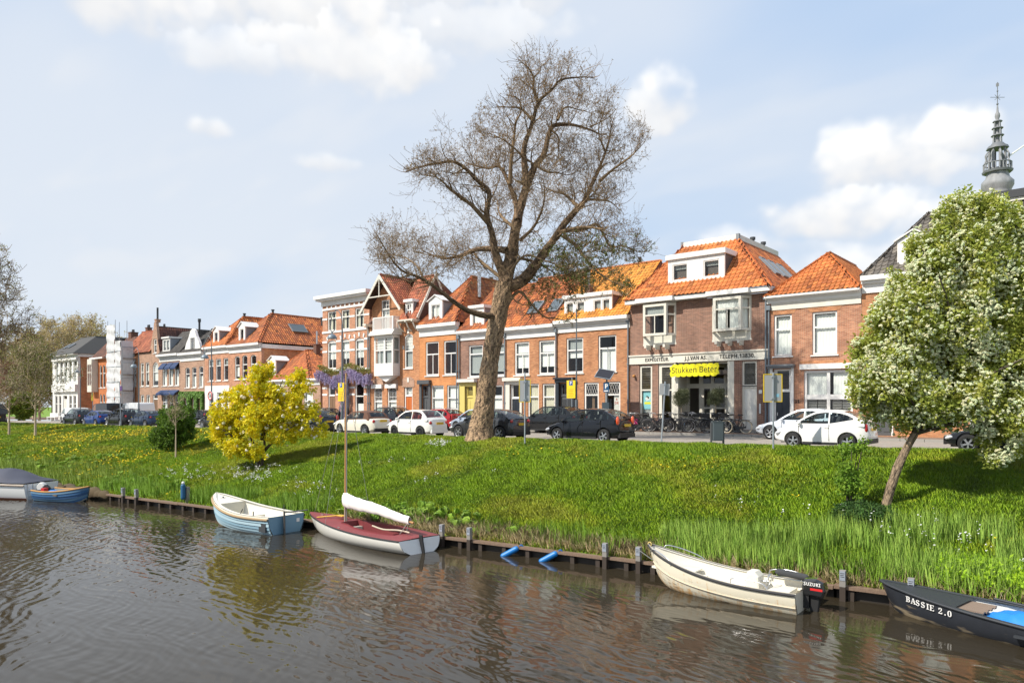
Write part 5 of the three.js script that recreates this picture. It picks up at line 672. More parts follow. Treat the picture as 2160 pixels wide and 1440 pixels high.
// ---------- quay edge ----------
{
  const q = thing('quay_edge', 'low timber quay edge with plank cap along the water', 'quay'); const timber = std([1, 1, 1], .9, { map: tex(128, 256, (x, y) => { const n = fbm(x / 4, y / 64, 2, 4, 32); return [lerp(.13, .24, n), lerp(.085, .165, n), lerp(.06, .115, n)]; }, .4, 1.6) }), wet = std([.045, .032, .024], .7), wetDark = std([.022, .017, .013], .6);
  const ang = Math.atan(.1192), kx = [-18.5, 31];
  const plank = uvm(B(-1.46, 1.46, -.04, .04, -.13, .13)), sheet = uvm(B(-1.5, 1.5, -.55, .25, -.03, .03)), pile = uvm(B(-.065, .065, -.7, .19, -.07, .07));
  for (let x = kx[0]; x < kx[1]; x += 2.92) { const m = obj('cap_plank', plank, timber, q); m.position.set(x + 1.46, -2.62 + (hash(x * 9, 1, 1) - .5) * .04, quayZ(x + 1.46) + .03); m.rotation.set((hash(x * 7, 2, 2) - .5) * .06, ang, (hash(x * 5, 2, 5) - .5) * .008); const s = obj('sheeting', sheet, wetDark, q); s.position.set(x + 1.46, -2.88, quayZ(x + 1.46) - .07); s.rotation.y = ang; }
  for (let x = kx[0] + .3; x < kx[1]; x += .74 + hash(x * 3, 5, 5) * .2) { const m = obj('pile', pile, wet, q); m.position.set(x, -2.86, quayZ(x) + .045); m.rotation.set(0, ang, (hash(x * 5, 7, 1) - .5) * .05); }
  q.position.set(6, -2.9, quayZ(6)); for (const c of q.children) c.position.sub(q.position);
  // eroded earth edge further left
  const P = []; for (let i = 0; i < 60; i++) { const x = -19 - i * .5; P.push(new THREE.IcosahedronGeometry(.32 + .15 * hash(i, 3, 3), 1).scale(1.6, .8, .8).translate(x, -2.78 + .12 * hash(i, 2, 1), quayZ(x) - .05 + .2 * (hash(i, 8, 8) - .5))); } structure('earth_edge', merge(P), std([.09, .065, .035], 1));
  const post = uvm(B(-.066, .066, 0, .38, -.066, .066)), postLow = uvm(B(-.064, .064, -1.2, -.001, -.064, .064)), cap = uvm(B(-.06, .06, .15, .37, -.005, .005)), postM = std([.24, .225, .205], .95), capM = std([.42, .46, .52], .45, { metalness: .5 });
  const near = ['the maroon sailboat stern', 'the sailboat, second from it', 'the right-hand blue fender', 'the cream motorboat bow', 'the outboard motor', 'the black boat bow', 'the earthy bank end', 'the start of the plank edge'];
  [1.95, 3.05, 7.75, 8.75, 13.85, 15.25, -16.9, -15.8].forEach((x, i) => { const p = thing('mooring_post', 'short grey wooden mooring post with metal number plate near ' + near[i], 'post', [x, -2.56, quayZ(x) + .19], ang, 'mooring posts along the quay'); obj('shaft', post, postM, p); obj('wet_base', postLow, wet, p); const c = obj('number_plate', cap, capM, p); c.position.z = .072; obj('plate_marks', [B(-.045, .045, .31, .325, .0055, .007), B(-.045, .03, .27, .285, .0055, .007), B(-.04, .045, .23, .245, .0055, .007)], M.dark, c); });
  for (const [x, i] of [[4.6, 0], [5.95, 1]]) { const f = thing('fender', i ? 'blue cylindrical fender floating at the quay, nearer the cream motorboat' : 'blue cylindrical fender floating at the quay, nearer the sailboat', 'fender', [x, -2.79, quayZ(x) + .24], .5); obj('body', uvm(new THREE.CapsuleGeometry(.088, .46, 6, 14).rotateZ(-1.05)), std([.01, .17, .50], .4), f); obj('eye', [new THREE.TorusGeometry(.05, .02, 6, 10).translate(.36, .19, 0)], std([.01, .12, .4], .5), f); }
  { const f = thing('fender_post', 'blue and white fender hung on a stump left of the cream and blue boat', 'fender', [-12.35, -2.5, quayZ(-12.35) - .1]); obj('stump', [B(-.07, .07, -.3, .62, -.07, .07)], postM, f); obj('body', uvm(new THREE.CapsuleGeometry(.1, .5, 6, 12).translate(-.03, .42, .18)), std([.015, .10, .22], .5), f); obj('cap', uvm(new THREE.SphereGeometry(.07, 8, 6).translate(-.03, .8, .18)), M.white, f); }
}
// ---------- boats ----------
// hull along x: bow at -x, stern at +x, waterline y = 0. o: L, beam(s), sheer(s), keel(s), s = 0 stern .. 1 bow
function boatShape(o) {
  const P = (s, t, side, off = 0) => { const b = o.beam(s) - off, ys = o.sheer(s), yk = o.keel(s), a = t * Math.PI / 2, f = o.full ?? .75; const z = Math.max(0, b) * Math.pow(Math.sin(a), f), y = lerp(yk + off, ys, Math.pow(1 - Math.cos(a), o.flare ?? .85)); const rake = (o.rake ?? 0) * Math.pow(s, 6) * (1 - t) - (o.sternRake ?? 0) * Math.pow(1 - s, 6) * (1 - t); return V(o.L / 2 - s * o.L + rake, y, side * z); };
  return P;
}
const hullSide = (P, side, off, n = 40, m = 14, strakes = 0, t0 = 0, t1 = 1) => strakes ? mergeGeometries(Array.from({ length: strakes }, (_, k) => grid(n, 2, (u, v) => { const t = lerp(t0, t1, (k + v) / strakes), q = P(u, t, side, off), w = .02 * (1 - v); q.z += side * w * Math.min(1, Math.abs(q.z) * 8); q.y -= w * .3; return q; }).toNonIndexed())) : grid(n, m, (u, v) => P(u, lerp(t0, t1, v), side, off));
const edge = (P, off = 0, dy = 0, a = 0, b = 1) => { const pts = []; for (let i = 0; i <= 20; i++) { const q = P(lerp(a, b, i / 20), 1, 1, off); q.y += dy; pts.push(q); } return pts; };
const both = (pts) => [pts, pts.map((p) => V(p.x, p.y, -p.z))];
function outboard(parent, x, y, z, col, ry = 0, s = 1) {
  const m = new THREE.Group(); m.name = 'outboard_motor'; m.position.set(x, y, z); m.rotation.y = ry; m.scale.setScalar(s); parent.add(m);
  const prof = [[-.2, 0], [-.22, .2], [-.16, .36], [.1, .4], [.26, .33], [.3, .14], [.24, -.02]];
  obj('cowl', [ext(prof, .3, .05).translate(0, 0, -.15)], col, m); obj('leg', [ext([[-.06, 0], [.16, 0], [.1, -.5], [.06, -.75], [-.04, -.75]], .12, .02).translate(0, 0, -.06), B(-.06, .26, -.5, -.47, -.1, .1), new THREE.CylinderGeometry(.05, .035, .3, 10).rotateZ(Math.PI / 2).translate(.08, -.72, 0)], trimBlack, m); obj('clamp', [B(-.24, -.06, -.28, .02, -.12, .12)], trimBlack, m); return m;
}
{ // cream motorboat
  const b = thing('motorboat', 'cream open motorboat with rust-stained hull, steering wheel and black outboard', 'boat', [11.45, WATER, 22.95], .03); b.scale.setScalar(.95);
  const P = boatShape({ L: 4.1, beam: (s) => .80 * Math.pow(1 - Math.pow(s, 3.2), .75) * (.93 + .07 * Math.min(1, s * 3)), sheer: (s) => .42 + .06 * (1 - s) + .62 * Math.pow(s, 2.6), keel: (s) => -.22 + .10 * s + .42 * Math.pow(s, 9), rake: .32, full: .55, flare: .9 });
  const hm = phys([1, 1, 1], .35, { clearcoat: .3, map: (() => { const t = tex(512, 256, (x, y) => { const n = fbm(x / 24, y / 20, 4, 5), v = y / 256, streak = fbm(x / 7, y / 90, 9, 3); const st = clamp((n * .6 + streak * .7 - .30 - v * .66) * 2.6); const d = clamp((fbm(x / 26, y / 9, 2, 4) - .5 - v * .35) * 5); return [lerp(lerp(.72, .62, st), .2, d), lerp(lerp(.67, .36, st), .16, d), lerp(lerp(.53, .14, st), .12, d)]; }, 1, 1); t.wrapS = t.wrapT = THREE.ClampToEdgeWrapping; return t; })() });
  const inner = phys([.74, .70, .60], .5), grp = (side, off) => hullSide(P, side, off, 44, 16, 0, .12, 1);
  obj('hull', mergeGeometries([grp(1, 0).toNonIndexed(), grp(-1, 0).toNonIndexed()]), hm, b);
  obj('chine_strip', both([...Array(21)].map((_, i) => P(i / 20 * .97, .68, 1, -.012))).map((p) => tube(p, .016, 40, 5)), std([.55, .47, .35], .6), b);
  obj('liner', [...[1, -1].map((s) => hullSide(P, s, .05, 40, 10, 0, .42, 1)), grid(30, 6, (u, v) => { const q = P(lerp(.02, .93, u), .42, 1, .06); return V(q.x, q.y, lerp(-q.z, q.z, v)); })], inner, b);
  obj('transom', [quad(P(0, 1, 1), P(0, 1, -1), P(0, .3, -1), P(0, .3, 1)), quad(P(.012, 1, 1, .04), P(.012, 1, -1, .04), P(.012, .3, -1, .04), P(.012, .3, 1, .04))], std([.62, .57, .45], .5), b);
  obj('gunwale', both(edge(P)).map((p) => grid(40, 1, (u, v) => { const i = u * 20, q = p[Math.floor(i)].clone().lerp(p[Math.min(20, Math.floor(i) + 1)], i % 1); q.z -= Math.sign(q.z || 1) * v * .09 * Math.min(1, Math.abs(q.z) * 4); q.y += .012; return q; })), inner, b);
  obj('rub_rail', both(edge(P, -.015, -.01)).map((p) => tube(p, .035, 60, 7)), std([.035, .035, .038], .8), b);
  obj('rope_lashing', both(edge(P, -.015, .028)).map((p) => tube(p, .012, 60, 5)), std([.35, .32, .27], .9), b);
  obj('bow_rail', [tube([V(-1.75, .86, -.3), V(-1.72, 1.0, -.34), V(-.8, .74, -.66), V(-.7, .6, -.68)], .016, 30, 6)], M.stainless, b); obj('bow_rail', [tube([V(-1.85, .9, .26), V(-1.8, .98, .28), V(-1.2, .8, .5), V(-1.15, .68, .52)], .014, 20, 6)], M.stainless, b);
  obj('side_rail', [tube([V(.5, .52, .66), V(.52, .62, .68), V(1.3, .6, .68), V(1.4, .5, .68)], .016, 20, 6)], M.stainless, b);
  each('seat', [B(-.95, -.55, .24, .34, -.46, .46), B(1.2, 1.7, .16, .34, -.6, .6)], inner, b); obj('foredeck', [ext([[0, -.3], [.62, -.5], [.62, .5], [0, .3], [-.55, .12], [-.6, 0], [-.55, -.12]], .03).rotateX(-Math.PI / 2).translate(-1.35, .46, 0)], inner, b);
  const con = new THREE.Group(); con.name = 'steering_console'; con.position.set(.78, .14, -.22); b.add(con); obj('pod', [ext([[-.2, 0], [.2, 0], [.16, .45], [.06, .56], [-.12, .56], [-.2, .4]], .42, .05).translate(0, 0, -.21)], inner, con); obj('steering_wheel', [new THREE.TorusGeometry(.2, .016, 7, 24).rotateY(Math.PI / 2).rotateZ(-.3).translate(.34, .34, 0), bar(V(.15, .32, 0), V(.34, .34, 0), .02), bar(V(.34, .15, 0), V(.34, .53, 0), .01), bar(V(.34, .34, -.19), V(.34, .34, .19), .01)], M.stainless, con);
  obj('stern_bolster', [new THREE.CapsuleGeometry(.085, .62, 5, 12).rotateZ(Math.PI / 2 - .12).rotateY(.2).translate(1.6, .66, -.5)], std([.05, .052, .055], .9), b); obj('stern_rail', [tube([V(1.0, .5, -.62), V(1.02, .66, -.62), V(1.75, .68, -.62), V(1.8, .5, -.62)], .015, 20, 6)], M.stainless, b);
  const om = outboard(b, 2.24, .36, 0, phys([.012, .012, .013], .2, { clearcoat: 1 }), 0, 1.05); obj('lettering', [text('SUZUKI', .075, .004, font).translate(.02, .24, .152)], M.white, om); obj('stripe', [B(-.02, .24, .14, .19, .151, .155)], std([.6, .02, .02], .4), om);
  obj('bow_ornament', [new THREE.TorusGeometry(.05, .018, 6, 12).translate(-2.02, 1.06, 0)], std([.6, .45, .15], .5), b);
  obj('mooring_line', [tube([V(-1.9, .85, -.1), V(-2.2, .5, -.6), V(-2.75, .68, -.75)], .012, 16, 5)], std([.2, .2, .19], .9), b);
}
{ // maroon-decked sailboat
  const b = thing('sailboat', 'white-hulled sailboat with maroon deck, bare wooden mast and white sail cover', 'boat', [-1.15, WATER, 23.9], -.075);
  const P = boatShape({ L: 6.5, beam: (s) => 1.0 * Math.pow(Math.sin(Math.PI * lerp(.26, 1, s) * .999), .72) * (1 - .1 * Math.pow(s, 3)), sheer: (s) => .40 + .03 * (1 - s) + .16 * s * s, keel: (s) => -.2 + .08 * Math.pow(1 - s, 2) * 2 + .38 * Math.pow(s, 7), rake: .55, full: .5, flare: .9, sternRake: -.18 });
  const hm = phys([1, 1, 1], .35, { clearcoat: .5, map: (() => { const t = tex(256, 128, (x, y) => { const v = y / 128, d = clamp((fbm(x / 12, y / 10, 6, 4) - .3 - v * .75) * 4); return [lerp(.76, .30, d), lerp(.74, .25, d), lerp(.68, .16, d)]; }, 1, 1); t.wrapS = t.wrapT = THREE.ClampToEdgeWrapping; return t; })() });
  obj('hull', mergeGeometries([1, -1].map((s) => hullSide(P, s, 0, 44, 14).toNonIndexed())), hm, b); obj('transom', [poly([P(0, 1, 1), P(0, .8, 1), P(0, .5, 1), P(0, .2, 1), P(0, .2, -1), P(0, .5, -1), P(0, .8, -1), P(0, 1, -1)])], M.white, b);
  const red = std([1, 1, 1], .6, { map: grime([.24, .045, .05], 8, .16) });
  const deck = (s0, s1, inner) => grid(24, 1, (u, v) => { const s = lerp(s0, s1, u), q = P(s, 1, 1), e = q.z, k = inner(s); return V(q.x, q.y + .008 + .03 * (1 - Math.abs(lerp(e, k, v)) / 1.1), lerp(e, k, v)); });
  const cock = (s) => { const a = clamp((s - .14) / .46); return .56 * Math.pow(Math.sin(Math.PI * clamp(a * .86 + .14)), .5) * (a > 0 && a < 1 ? 1 : 0); };
  const mir = (g) => { const h = g.toNonIndexed(); h.scale(1, 1, -1); for (const k of ['position', 'normal', 'uv']) { const a = h.attributes[k], n = a.itemSize, d = a.array; for (let i = 0; i < a.count; i += 3) for (let j = 0; j < n; j++) { const t = d[(i + 1) * n + j]; d[(i + 1) * n + j] = d[(i + 2) * n + j]; d[(i + 2) * n + j] = t; } } return h; };
  const dg = [deck(0, .14, () => 0), deck(.6, 1, () => 0), deck(.14, .6, (s) => Math.max(.34, cock(s)))]; obj('deck', [...dg, ...dg.map(mir)], red, b);
  const ck = []; for (const sd of [1, -1]) ck.push(grid(20, 1, (u, v) => { const s = lerp(.14, .6, u), q = P(s, 1, 1); return V(q.x, lerp(q.y + .07, .02, v), sd * Math.max(.34, cock(s))); })); for (const s of [.14, .6]) { const q = P(s, 1, 1), k = Math.max(.34, cock(s)); ck.push(B(q.x - .01, q.x + .01, .02, q.y + .07, -k, k)); } obj('coaming', ck, std([.18, .03, .035], .6), b); obj('cockpit_floor', [grid(12, 2, (u, v) => { const s = lerp(.14, .6, u), k = Math.max(.34, cock(s)); return V(P(s, 1, 1).x, .03, lerp(-k, k, v)); })], std([.30, .27, .2], .8), b);
  each('thwart', [B(.7, 1.1, .16, .2, -.5, .5), B(-.5, -.35, .1, .36, -.45, .45)], std([.45, .42, .36], .7), b); obj('gear_bag', [new THREE.SphereGeometry(.16, 10, 8).scale(1.3, .7, 1).translate(.1, .16, .1)], std([.4, .4, .38], .9), b);
  obj('rub_rail', both(edge(P, -.01, 0)).map((p) => tube(p, .024, 50, 6)), trimBlack, b);
  const varn = std([1, 1, 1], .4, { map: tex(64, 256, (x, y) => { const n = fbm(x / 6, y / 60, 3, 3, 32); return [lerp(.34, .5, n), lerp(.17, .27, n), lerp(.06, .11, n)]; }, .3, 2) });
  obj('mast', [bar(V(-.9, .1, 0), V(-.86, 5.7, 0), .055, .035, 10)], varn, b); obj('mast_track', [bar(V(-.845, .5, 0), V(-.815, 5.6, 0), .018, .014, 6)], std([.25, .26, .27], .5), b);
  const cover = grid(30, 14, (u, v) => { const x = lerp(-.92, 2.75, u), a = v * Math.PI * 2, r = lerp(.24, .11, Math.pow(u, .7)) * (1 + .04 * Math.sin(u * 33 + a * 2) + .03 * Math.sin(u * 61 - a) + .08 * (fbm(u * 7, Math.cos(a) * 2, 3, 3) - .5)), sag = .02 * Math.sin(u * 9); return V(x, lerp(1.3, .96, u) + Math.cos(a) * r * 1.15 - r * .2 - sag, Math.sin(a) * r * .62); }); obj('sail_cover', cover, std([.80, .77, .74], .9), b);
  obj('boom', [bar(V(-.85, 1.08, 0), V(2.95, .88, 0), .045, .035, 8)], varn, b); obj('rigging', [bar(V(-.86, 5.5, 0), V(-3.0, .5, 0), .008, .008, 4), bar(V(-.86, 5.5, 0), V(-.7, .45, .95), .007, .007, 4), bar(V(-.86, 5.5, 0), V(-.7, .45, -.95), .007, .007, 4), bar(V(2.7, .9, 0), V(2.35, .45, .1), .012, .012, 4), bar(V(2.7, .9, 0), V(2.45, .45, -.1), .012, .012, 4), bar(V(-.85, 1.2, .05), V(-.8, .3, .1), .02, .02, 5)], std([.3, .29, .27], .7), b);
  obj('tiller', [tube([V(2.75, .55, 0), V(2.2, .56, .02), V(1.5, .52, .12), V(.95, .58, .16)], .028, 20, 6)], std([.5, .42, .32], .6), b); obj('paddle', [bar(V(-2.1, .56, .42), V(-1.35, .66, -.1), .022, .022, 6), B(-1.5, -1.1, .64, .66, -.2, .02)], std([.62, .38, .04], .6), b);
  obj('rudder', [ext([[0, -.5], [.3, -.45], [.22, .1], [.12, .55], [-.02, .55]], .05, .01).translate(3.26, 0, -.025)], trimBlack, b); obj('cleat', [B(-2.5, -2.36, .55, .6, -.02, .02), B(-2.0, -1.92, .54, .58, .2, .24), B(-.1, 0, .44, .5, .8, .84)], M.stainless, b);
  obj('transom_badge', [new THREE.CircleGeometry(.1, 3).rotateY(Math.PI / 2).translate(3.17, .22, .5)], std([.5, .2, .12], .5), b);
}
{ // cream and blue clinker boat
  const b = thing('clinker_boat', 'clinker boat with pale blue strakes, cream interior and rope fender', 'boat', [-6.35, WATER, 25.0], .06);
  const P = boatShape({ L: 4.5, beam: (s) => .92 * Math.pow(1 - Math.pow(s, 3.4), .7) * (.82 + .18 * Math.min(1, s * 2.6)), sheer: (s) => .58 + .06 * (1 - s) * (1 - s) + .55 * Math.pow(s, 2.8), keel: (s) => -.25 + .06 * s + .4 * Math.pow(s, 9), rake: .3, full: .55 });
  const strakeM = [std([.29, .43, .51], .55), std([.23, .37, .46], .55), std([.36, .50, .57], .55)];
  const N = 7; for (let k = 0; k < N; k++) for (const sd of [1, -1]) obj('strake', grid(40, 2, (u, v) => { const t = lerp(.2, .93, (k + v) / N), q = P(u, t, sd), w = .03 * (1 - v); q.z += sd * w * Math.min(1, Math.abs(q.z) * 6); q.y -= w * .35; return q; }), k < 2 ? std([.30, .27, .20], .7) : strakeM[k % 3], b);
  const cr = phys([.74, .71, .62], .5); obj('sheer_strake', [1, -1].map((s) => grid(40, 2, (u, v) => P(u, lerp(.93, 1, v), s, -.01))), cr, b);
  obj('liner', [...[1, -1].map((s) => hullSide(P, s, .06, 40, 10, 0, .4, 1)), grid(30, 6, (u, v) => { const q = P(lerp(.03, .9, u), .4, 1, .07); return V(q.x, q.y, lerp(-q.z, q.z, v)); })], cr, b); obj('gunwale', both(edge(P)).map((p) => grid(40, 1, (u, v) => { const i = u * 20, q = p[Math.floor(i)].clone().lerp(p[Math.min(20, Math.floor(i) + 1)], i % 1); q.z -= Math.sign(q.z || 1) * v * .14 * Math.min(1, Math.abs(q.z) * 4); q.y += .012; return q; })), cr, b);
  obj('foredeck', [grid(14, 6, (u, v) => { const s = lerp(.76, .99, u), q = P(s, 1, 1, .04); return V(q.x, q.y - .02, lerp(-q.z, q.z, v)); })], cr, b); obj('bulkhead', [(() => { const q = P(.76, 1, 1, .05), r = P(.76, .45, 1, .05); return quad(V(q.x, q.y - .02, -q.z), V(q.x, q.y - .02, q.z), V(r.x, r.y, r.z), V(r.x, r.y, -r.z)); })()], std([.62, .58, .47], .6), b);
  obj('rope_fender', both(edge(P, -.03, -.09)).map((p) => tube(p, .045, 60, 7)), std([.36, .26, .15], .95), b); obj('transom', [poly([P(0, 1, 1), P(0, .7, 1), P(0, .35, 1), P(0, .2, 1), P(0, .2, -1), P(0, .35, -1), P(0, .7, -1), P(0, 1, -1)])], std([.15, .28, .38], .5), b);
  each('seat', [B(-.4, -.1, .34, .38, -.72, .72), B(1.3, 1.9, .34, .38, -.66, .66)], cr, b); obj('bollard', [bar(V(-1.75, .78, 0), V(-1.75, 1.0, 0), .03), bar(V(-1.75, .94, -.12), V(-1.75, .94, .12), .02)], M.dark, b); obj('side_cleat', [bar(V(.6, .6, .8), V(.72, .82, .76), .015), bar(V(1.4, .6, .78), V(1.4, .78, .78), .02), bar(V(1.0, .62, -.8), V(1.0, .82, -.8), .015)], M.dark, b);
  obj('rudder', [ext([[0, -.4], [.35, -.4], [.24, .1], [.16, .8], [0, .8]], .05, .01).rotateY(-.5).translate(2.28, 0, .1)], std([.06, .055, .05], .7), b); obj('tiller', [bar(V(2.3, .75, .08), V(3.0, .85, -.35), .025)], M.dark, b); obj('mudguard', [B(1.72, 2.1, .1, .58, .72, .78)], std([.04, .045, .05], .7), b); obj('badge', [B(2.262, 2.268, .35, .48, -.55, -.42)], M.white, b);
}
{ // blue rowing boat
  const b = thing('rowing_boat', 'weathered blue rowing boat with orange gunwale and tilted grey outboard', 'boat', [-19.9, WATER, 26.7], Math.PI + .32); b.scale.setScalar(.86);
  const P = boatShape({ L: 3.6, beam: (s) => .82 * Math.pow(1 - Math.pow(s, 3), .7) * (.85 + .15 * Math.min(1, s * 3)), sheer: (s) => .46 + .1 * (1 - s) * (1 - s) + .38 * Math.pow(s, 2.4), keel: (s) => -.2 + .3 * Math.pow(s, 9), rake: .25, full: .6 });
  const ms = [std([.018, .07, .17], .6), std([.025, .10, .23], .6), std([.08, .17, .27], .6)]; for (let k = 0; k < 6; k++) for (const sd of [1, -1]) obj('strake', grid(30, 2, (u, v) => { const t = lerp(.2, 1, (k + v) / 6), q = P(u, t, sd), w = .035 * (1 - v); q.z += sd * w * Math.min(1, Math.abs(q.z) * 6); return q; }), k < 1 ? std([.2, .2, .18], .8) : ms[k % 3], b);
  obj('liner', [...[1, -1].map((s) => hullSide(P, s, .05, 30, 8, 0, .4, 1)), grid(20, 4, (u, v) => { const q = P(lerp(.03, .9, u), .4, 1, .06); return V(q.x, q.y, lerp(-q.z, q.z, v)); })], std([.25, .28, .28], .8), b); obj('gunwale', both(edge(P, 0, .02)).map((p) => tube(p, .045, 40, 6)), std([.45, .24, .07], .7), b); obj('transom', [poly([P(0, 1, 1), P(0, .6, 1), P(0, .2, 1), P(0, .2, -1), P(0, .6, -1), P(0, 1, -1)])], std([.06, .16, .3], .6), b);
  each('thwart', [B(-.3, 0, .36, .4, -.75, .75), B(.9, 1.2, .36, .4, -.72, .72)], std([.3, .2, .1], .8), b); obj('jerrycan', [B(1.25, 1.5, .4, .68, -.35, -.1)], std([.5, .02, .02], .5), b); obj('tarpaulin', [new THREE.IcosahedronGeometry(.26, 2).scale(1.3, .6, 1).translate(.7, .45, -.2)], std([.02, .16, .5], .6), b);
  const om = outboard(b, 1.85, .62, .1, std([.6, .6, .58], .5), .2, .95); om.rotation.z = -.9;
}
{ // covered white boat
  const b = thing('covered_boat', 'white steel boat under a dark grey tarpaulin at the left edge', 'boat', [-24.6, WATER, 28.25], Math.PI * .98);
  const P = boatShape({ L: 5.6, beam: (s) => 1.12 * Math.pow(1 - Math.pow(s, 4), .6) * (.86 + .14 * Math.min(1, s * 3)), sheer: (s) => .75 + .25 * s * s, keel: (s) => -.25 + .3 * Math.pow(s, 9), rake: .2, full: .35 });
  b.rotation.y = .45;
  obj('hull', mergeGeometries([1, -1].map((s) => hullSide(P, s, 0, 40, 12).toNonIndexed())), std([.72, .73, .72], .5), b); obj('boot_top', mergeGeometries([1, -1].map((s) => grid(40, 1, (u, v) => { const q = P(u, lerp(.3, .52, v), s, -.008); q.y = Math.min(q.y, .07); return q; }).toNonIndexed())), std([.22, .07, .045], .7), b); obj('transom', [poly([P(0, 1, 1), P(0, .6, 1), P(0, .3, 1), P(0, .3, -1), P(0, .6, -1), P(0, 1, -1)])], std([.70, .72, .73], .5), b);
  obj('rub_rail', both(edge(P, -.02, -.06)).map((p) => tube(p, .05, 40, 6)), std([.40, .33, .27], .8), b);
  obj('tarpaulin', [grid(40, 14, (u, v) => { const s = lerp(.0, .96, u), q = P(s, 1, 1, -.03), a = v * 2 - 1, hgt = .62 * Math.min(1, u * 3.2 + .02) * (1 - .5 * u * u); return V(q.x, q.y + .05 + hgt * Math.pow(1 - Math.pow(Math.abs(a), 1.6), .8) + .02 * Math.sin(u * 30) * Math.sin(v * 9), q.z * a); })], std([.055, .06, .085], .75), b);
  obj('ladder', [bar(V(2.83, -.1, .5), V(2.83, .75, .5), .018), bar(V(2.83, -.1, .8), V(2.83, .75, .8), .018), bar(V(2.83, .15, .5), V(2.83, .15, .8), .014), bar(V(2.83, .42, .5), V(2.83, .42, .8), .014)], M.stainless, b); obj('exhaust_box', [B(2.81, 2.95, .08, .36, -.7, -.3)], M.dark, b);
}
{ // black boat with plank deck
  const b = thing('black_boat', 'long black steel boat lettered BASSIE 2.0 with plank deck and blue tarpaulin', 'boat', [17.15, WATER, 22.1], .0); b.scale.set(.9, .88, .95);
  const P = boatShape({ L: 5.6, beam: (s) => .92 * Math.pow(1 - Math.pow(s, 2.6), .75), sheer: (s) => .40 + .30 * Math.pow(s, 2.2), keel: (s) => -.2 + .16 * Math.pow(s, 6), rake: .42, full: .34, flare: .8 });
  b.rotation.y = -.18;
  const hm = phys([1, 1, 1], .45, { clearcoat: .15, map: (() => { const t = tex(256, 128, (x, y) => { const v = y / 128, d = clamp((fbm(x / 20, y / 14, 6, 4) + .02 - v * 1.15) * 5), k = .85 + .4 * fbm(x / 9, y / 40, 3, 3); return [lerp(.022 * k, .26, d), lerp(.025 * k, .21, d), lerp(.032 * k, .14, d)]; }, 1, 1); t.wrapS = t.wrapT = THREE.ClampToEdgeWrapping; return t; })() });
  obj('hull', mergeGeometries([1, -1].map((s) => hullSide(P, s, 0, 44, 12).toNonIndexed())), hm, b); obj('transom', [poly([P(0, 1, 1), P(0, .5, 1), P(0, .2, 1), P(0, .2, -1), P(0, .5, -1), P(0, 1, -1)])], M.dark, b);
  obj('liner', [hullSide(P, 1, .05, 30, 6, 0, .5, 1), hullSide(P, -1, .05, 30, 6, 0, .5, 1), grid(20, 4, (u, v) => { const q = P(lerp(.03, .8, u), .5, 1, .06); return V(q.x, q.y, lerp(-q.z, q.z, v)); })], std([.62, .64, .63], .7), b);
  const bl = std([.03, .034, .04], .6); obj('rub_rail', both(edge(P, -.012, 0)).map((p) => tube(p, .035, 50, 6)), bl, b); obj('gunwale', both(edge(P)).map((p) => grid(40, 1, (u, v) => { const i = u * 20, q = p[Math.floor(i)].clone().lerp(p[Math.min(20, Math.floor(i) + 1)], i % 1); q.z -= Math.sign(q.z || 1) * v * .12 * Math.min(1, Math.abs(q.z) * 4); q.y += .015; return q; })), bl, b);
  obj('foredeck', [grid(16, 6, (u, v) => { const s = lerp(.66, .995, u), q = P(s, 1, 1, .02); return V(q.x, q.y + .01, lerp(-q.z, q.z, v)); })], bl, b);
  const tb = std([1, 1, 1], .85, { map: tex(64, 128, (x, y) => { const n = fbm(x / 16, y / 4, 5, 4, 8); return [lerp(.16, .30, n), lerp(.115, .22, n), lerp(.085, .165, n)]; }, 1.4, .3) }); for (let i = 0; i < 7; i++) obj('deck_plank', [B(-1.45 + Math.abs(i - 3) * .06, -.38 + .03 * (i % 2), .455, .49, -.42 + i * .12, -.42 + i * .12 + .108)], tb, b);
  obj('tarpaulin', [grid(26, 16, (u, v) => { const x = lerp(-.5, 1.2, u), z = lerp(-.5, .66, v); return V(x, .18 + .36 * Math.sin(Math.PI * v) * Math.sin(Math.PI * clamp(u * .9 + .12)) * (.75 + .6 * fbm(u * 4, v * 4, 3, 4)) + .10 * fbm(u * 9, v * 9, 1, 2), z); })], std([.015, .2, .58], .55), b); obj('grab_bar', [bar(V(-.5, .6, -.6), V(.1, .56, -.62), .03)], bl, b); obj('step_plate', [B(.35, 1.6, .22, .27, .86, .95)], bl, b);
  // name on the bow, following the hull side
  const s = 'BASSIE 2.0'; let u = .865; for (const ch of s) { if (ch !== ' ') { const a = P(u, .90, 1, -.014), c = P(u - .02, .90, 1, -.014), g = new TextGeometry(ch, { font: fontSerif, size: .135, depth: .006, curveSegments: 3, bevelEnabled: false }); const m = obj('lettering', uvm(g), M.white, b); m.position.copy(a).add(V(0, -.12, 0)); m.rotation.y = Math.atan2(-(c.z - a.z), c.x - a.x); m.rotation.order = 'YXZ'; m.rotation.x = .04; } u -= ch === 'I' || ch === '.' ? .0135 : ch === ' ' ? .014 : .0235; }
}

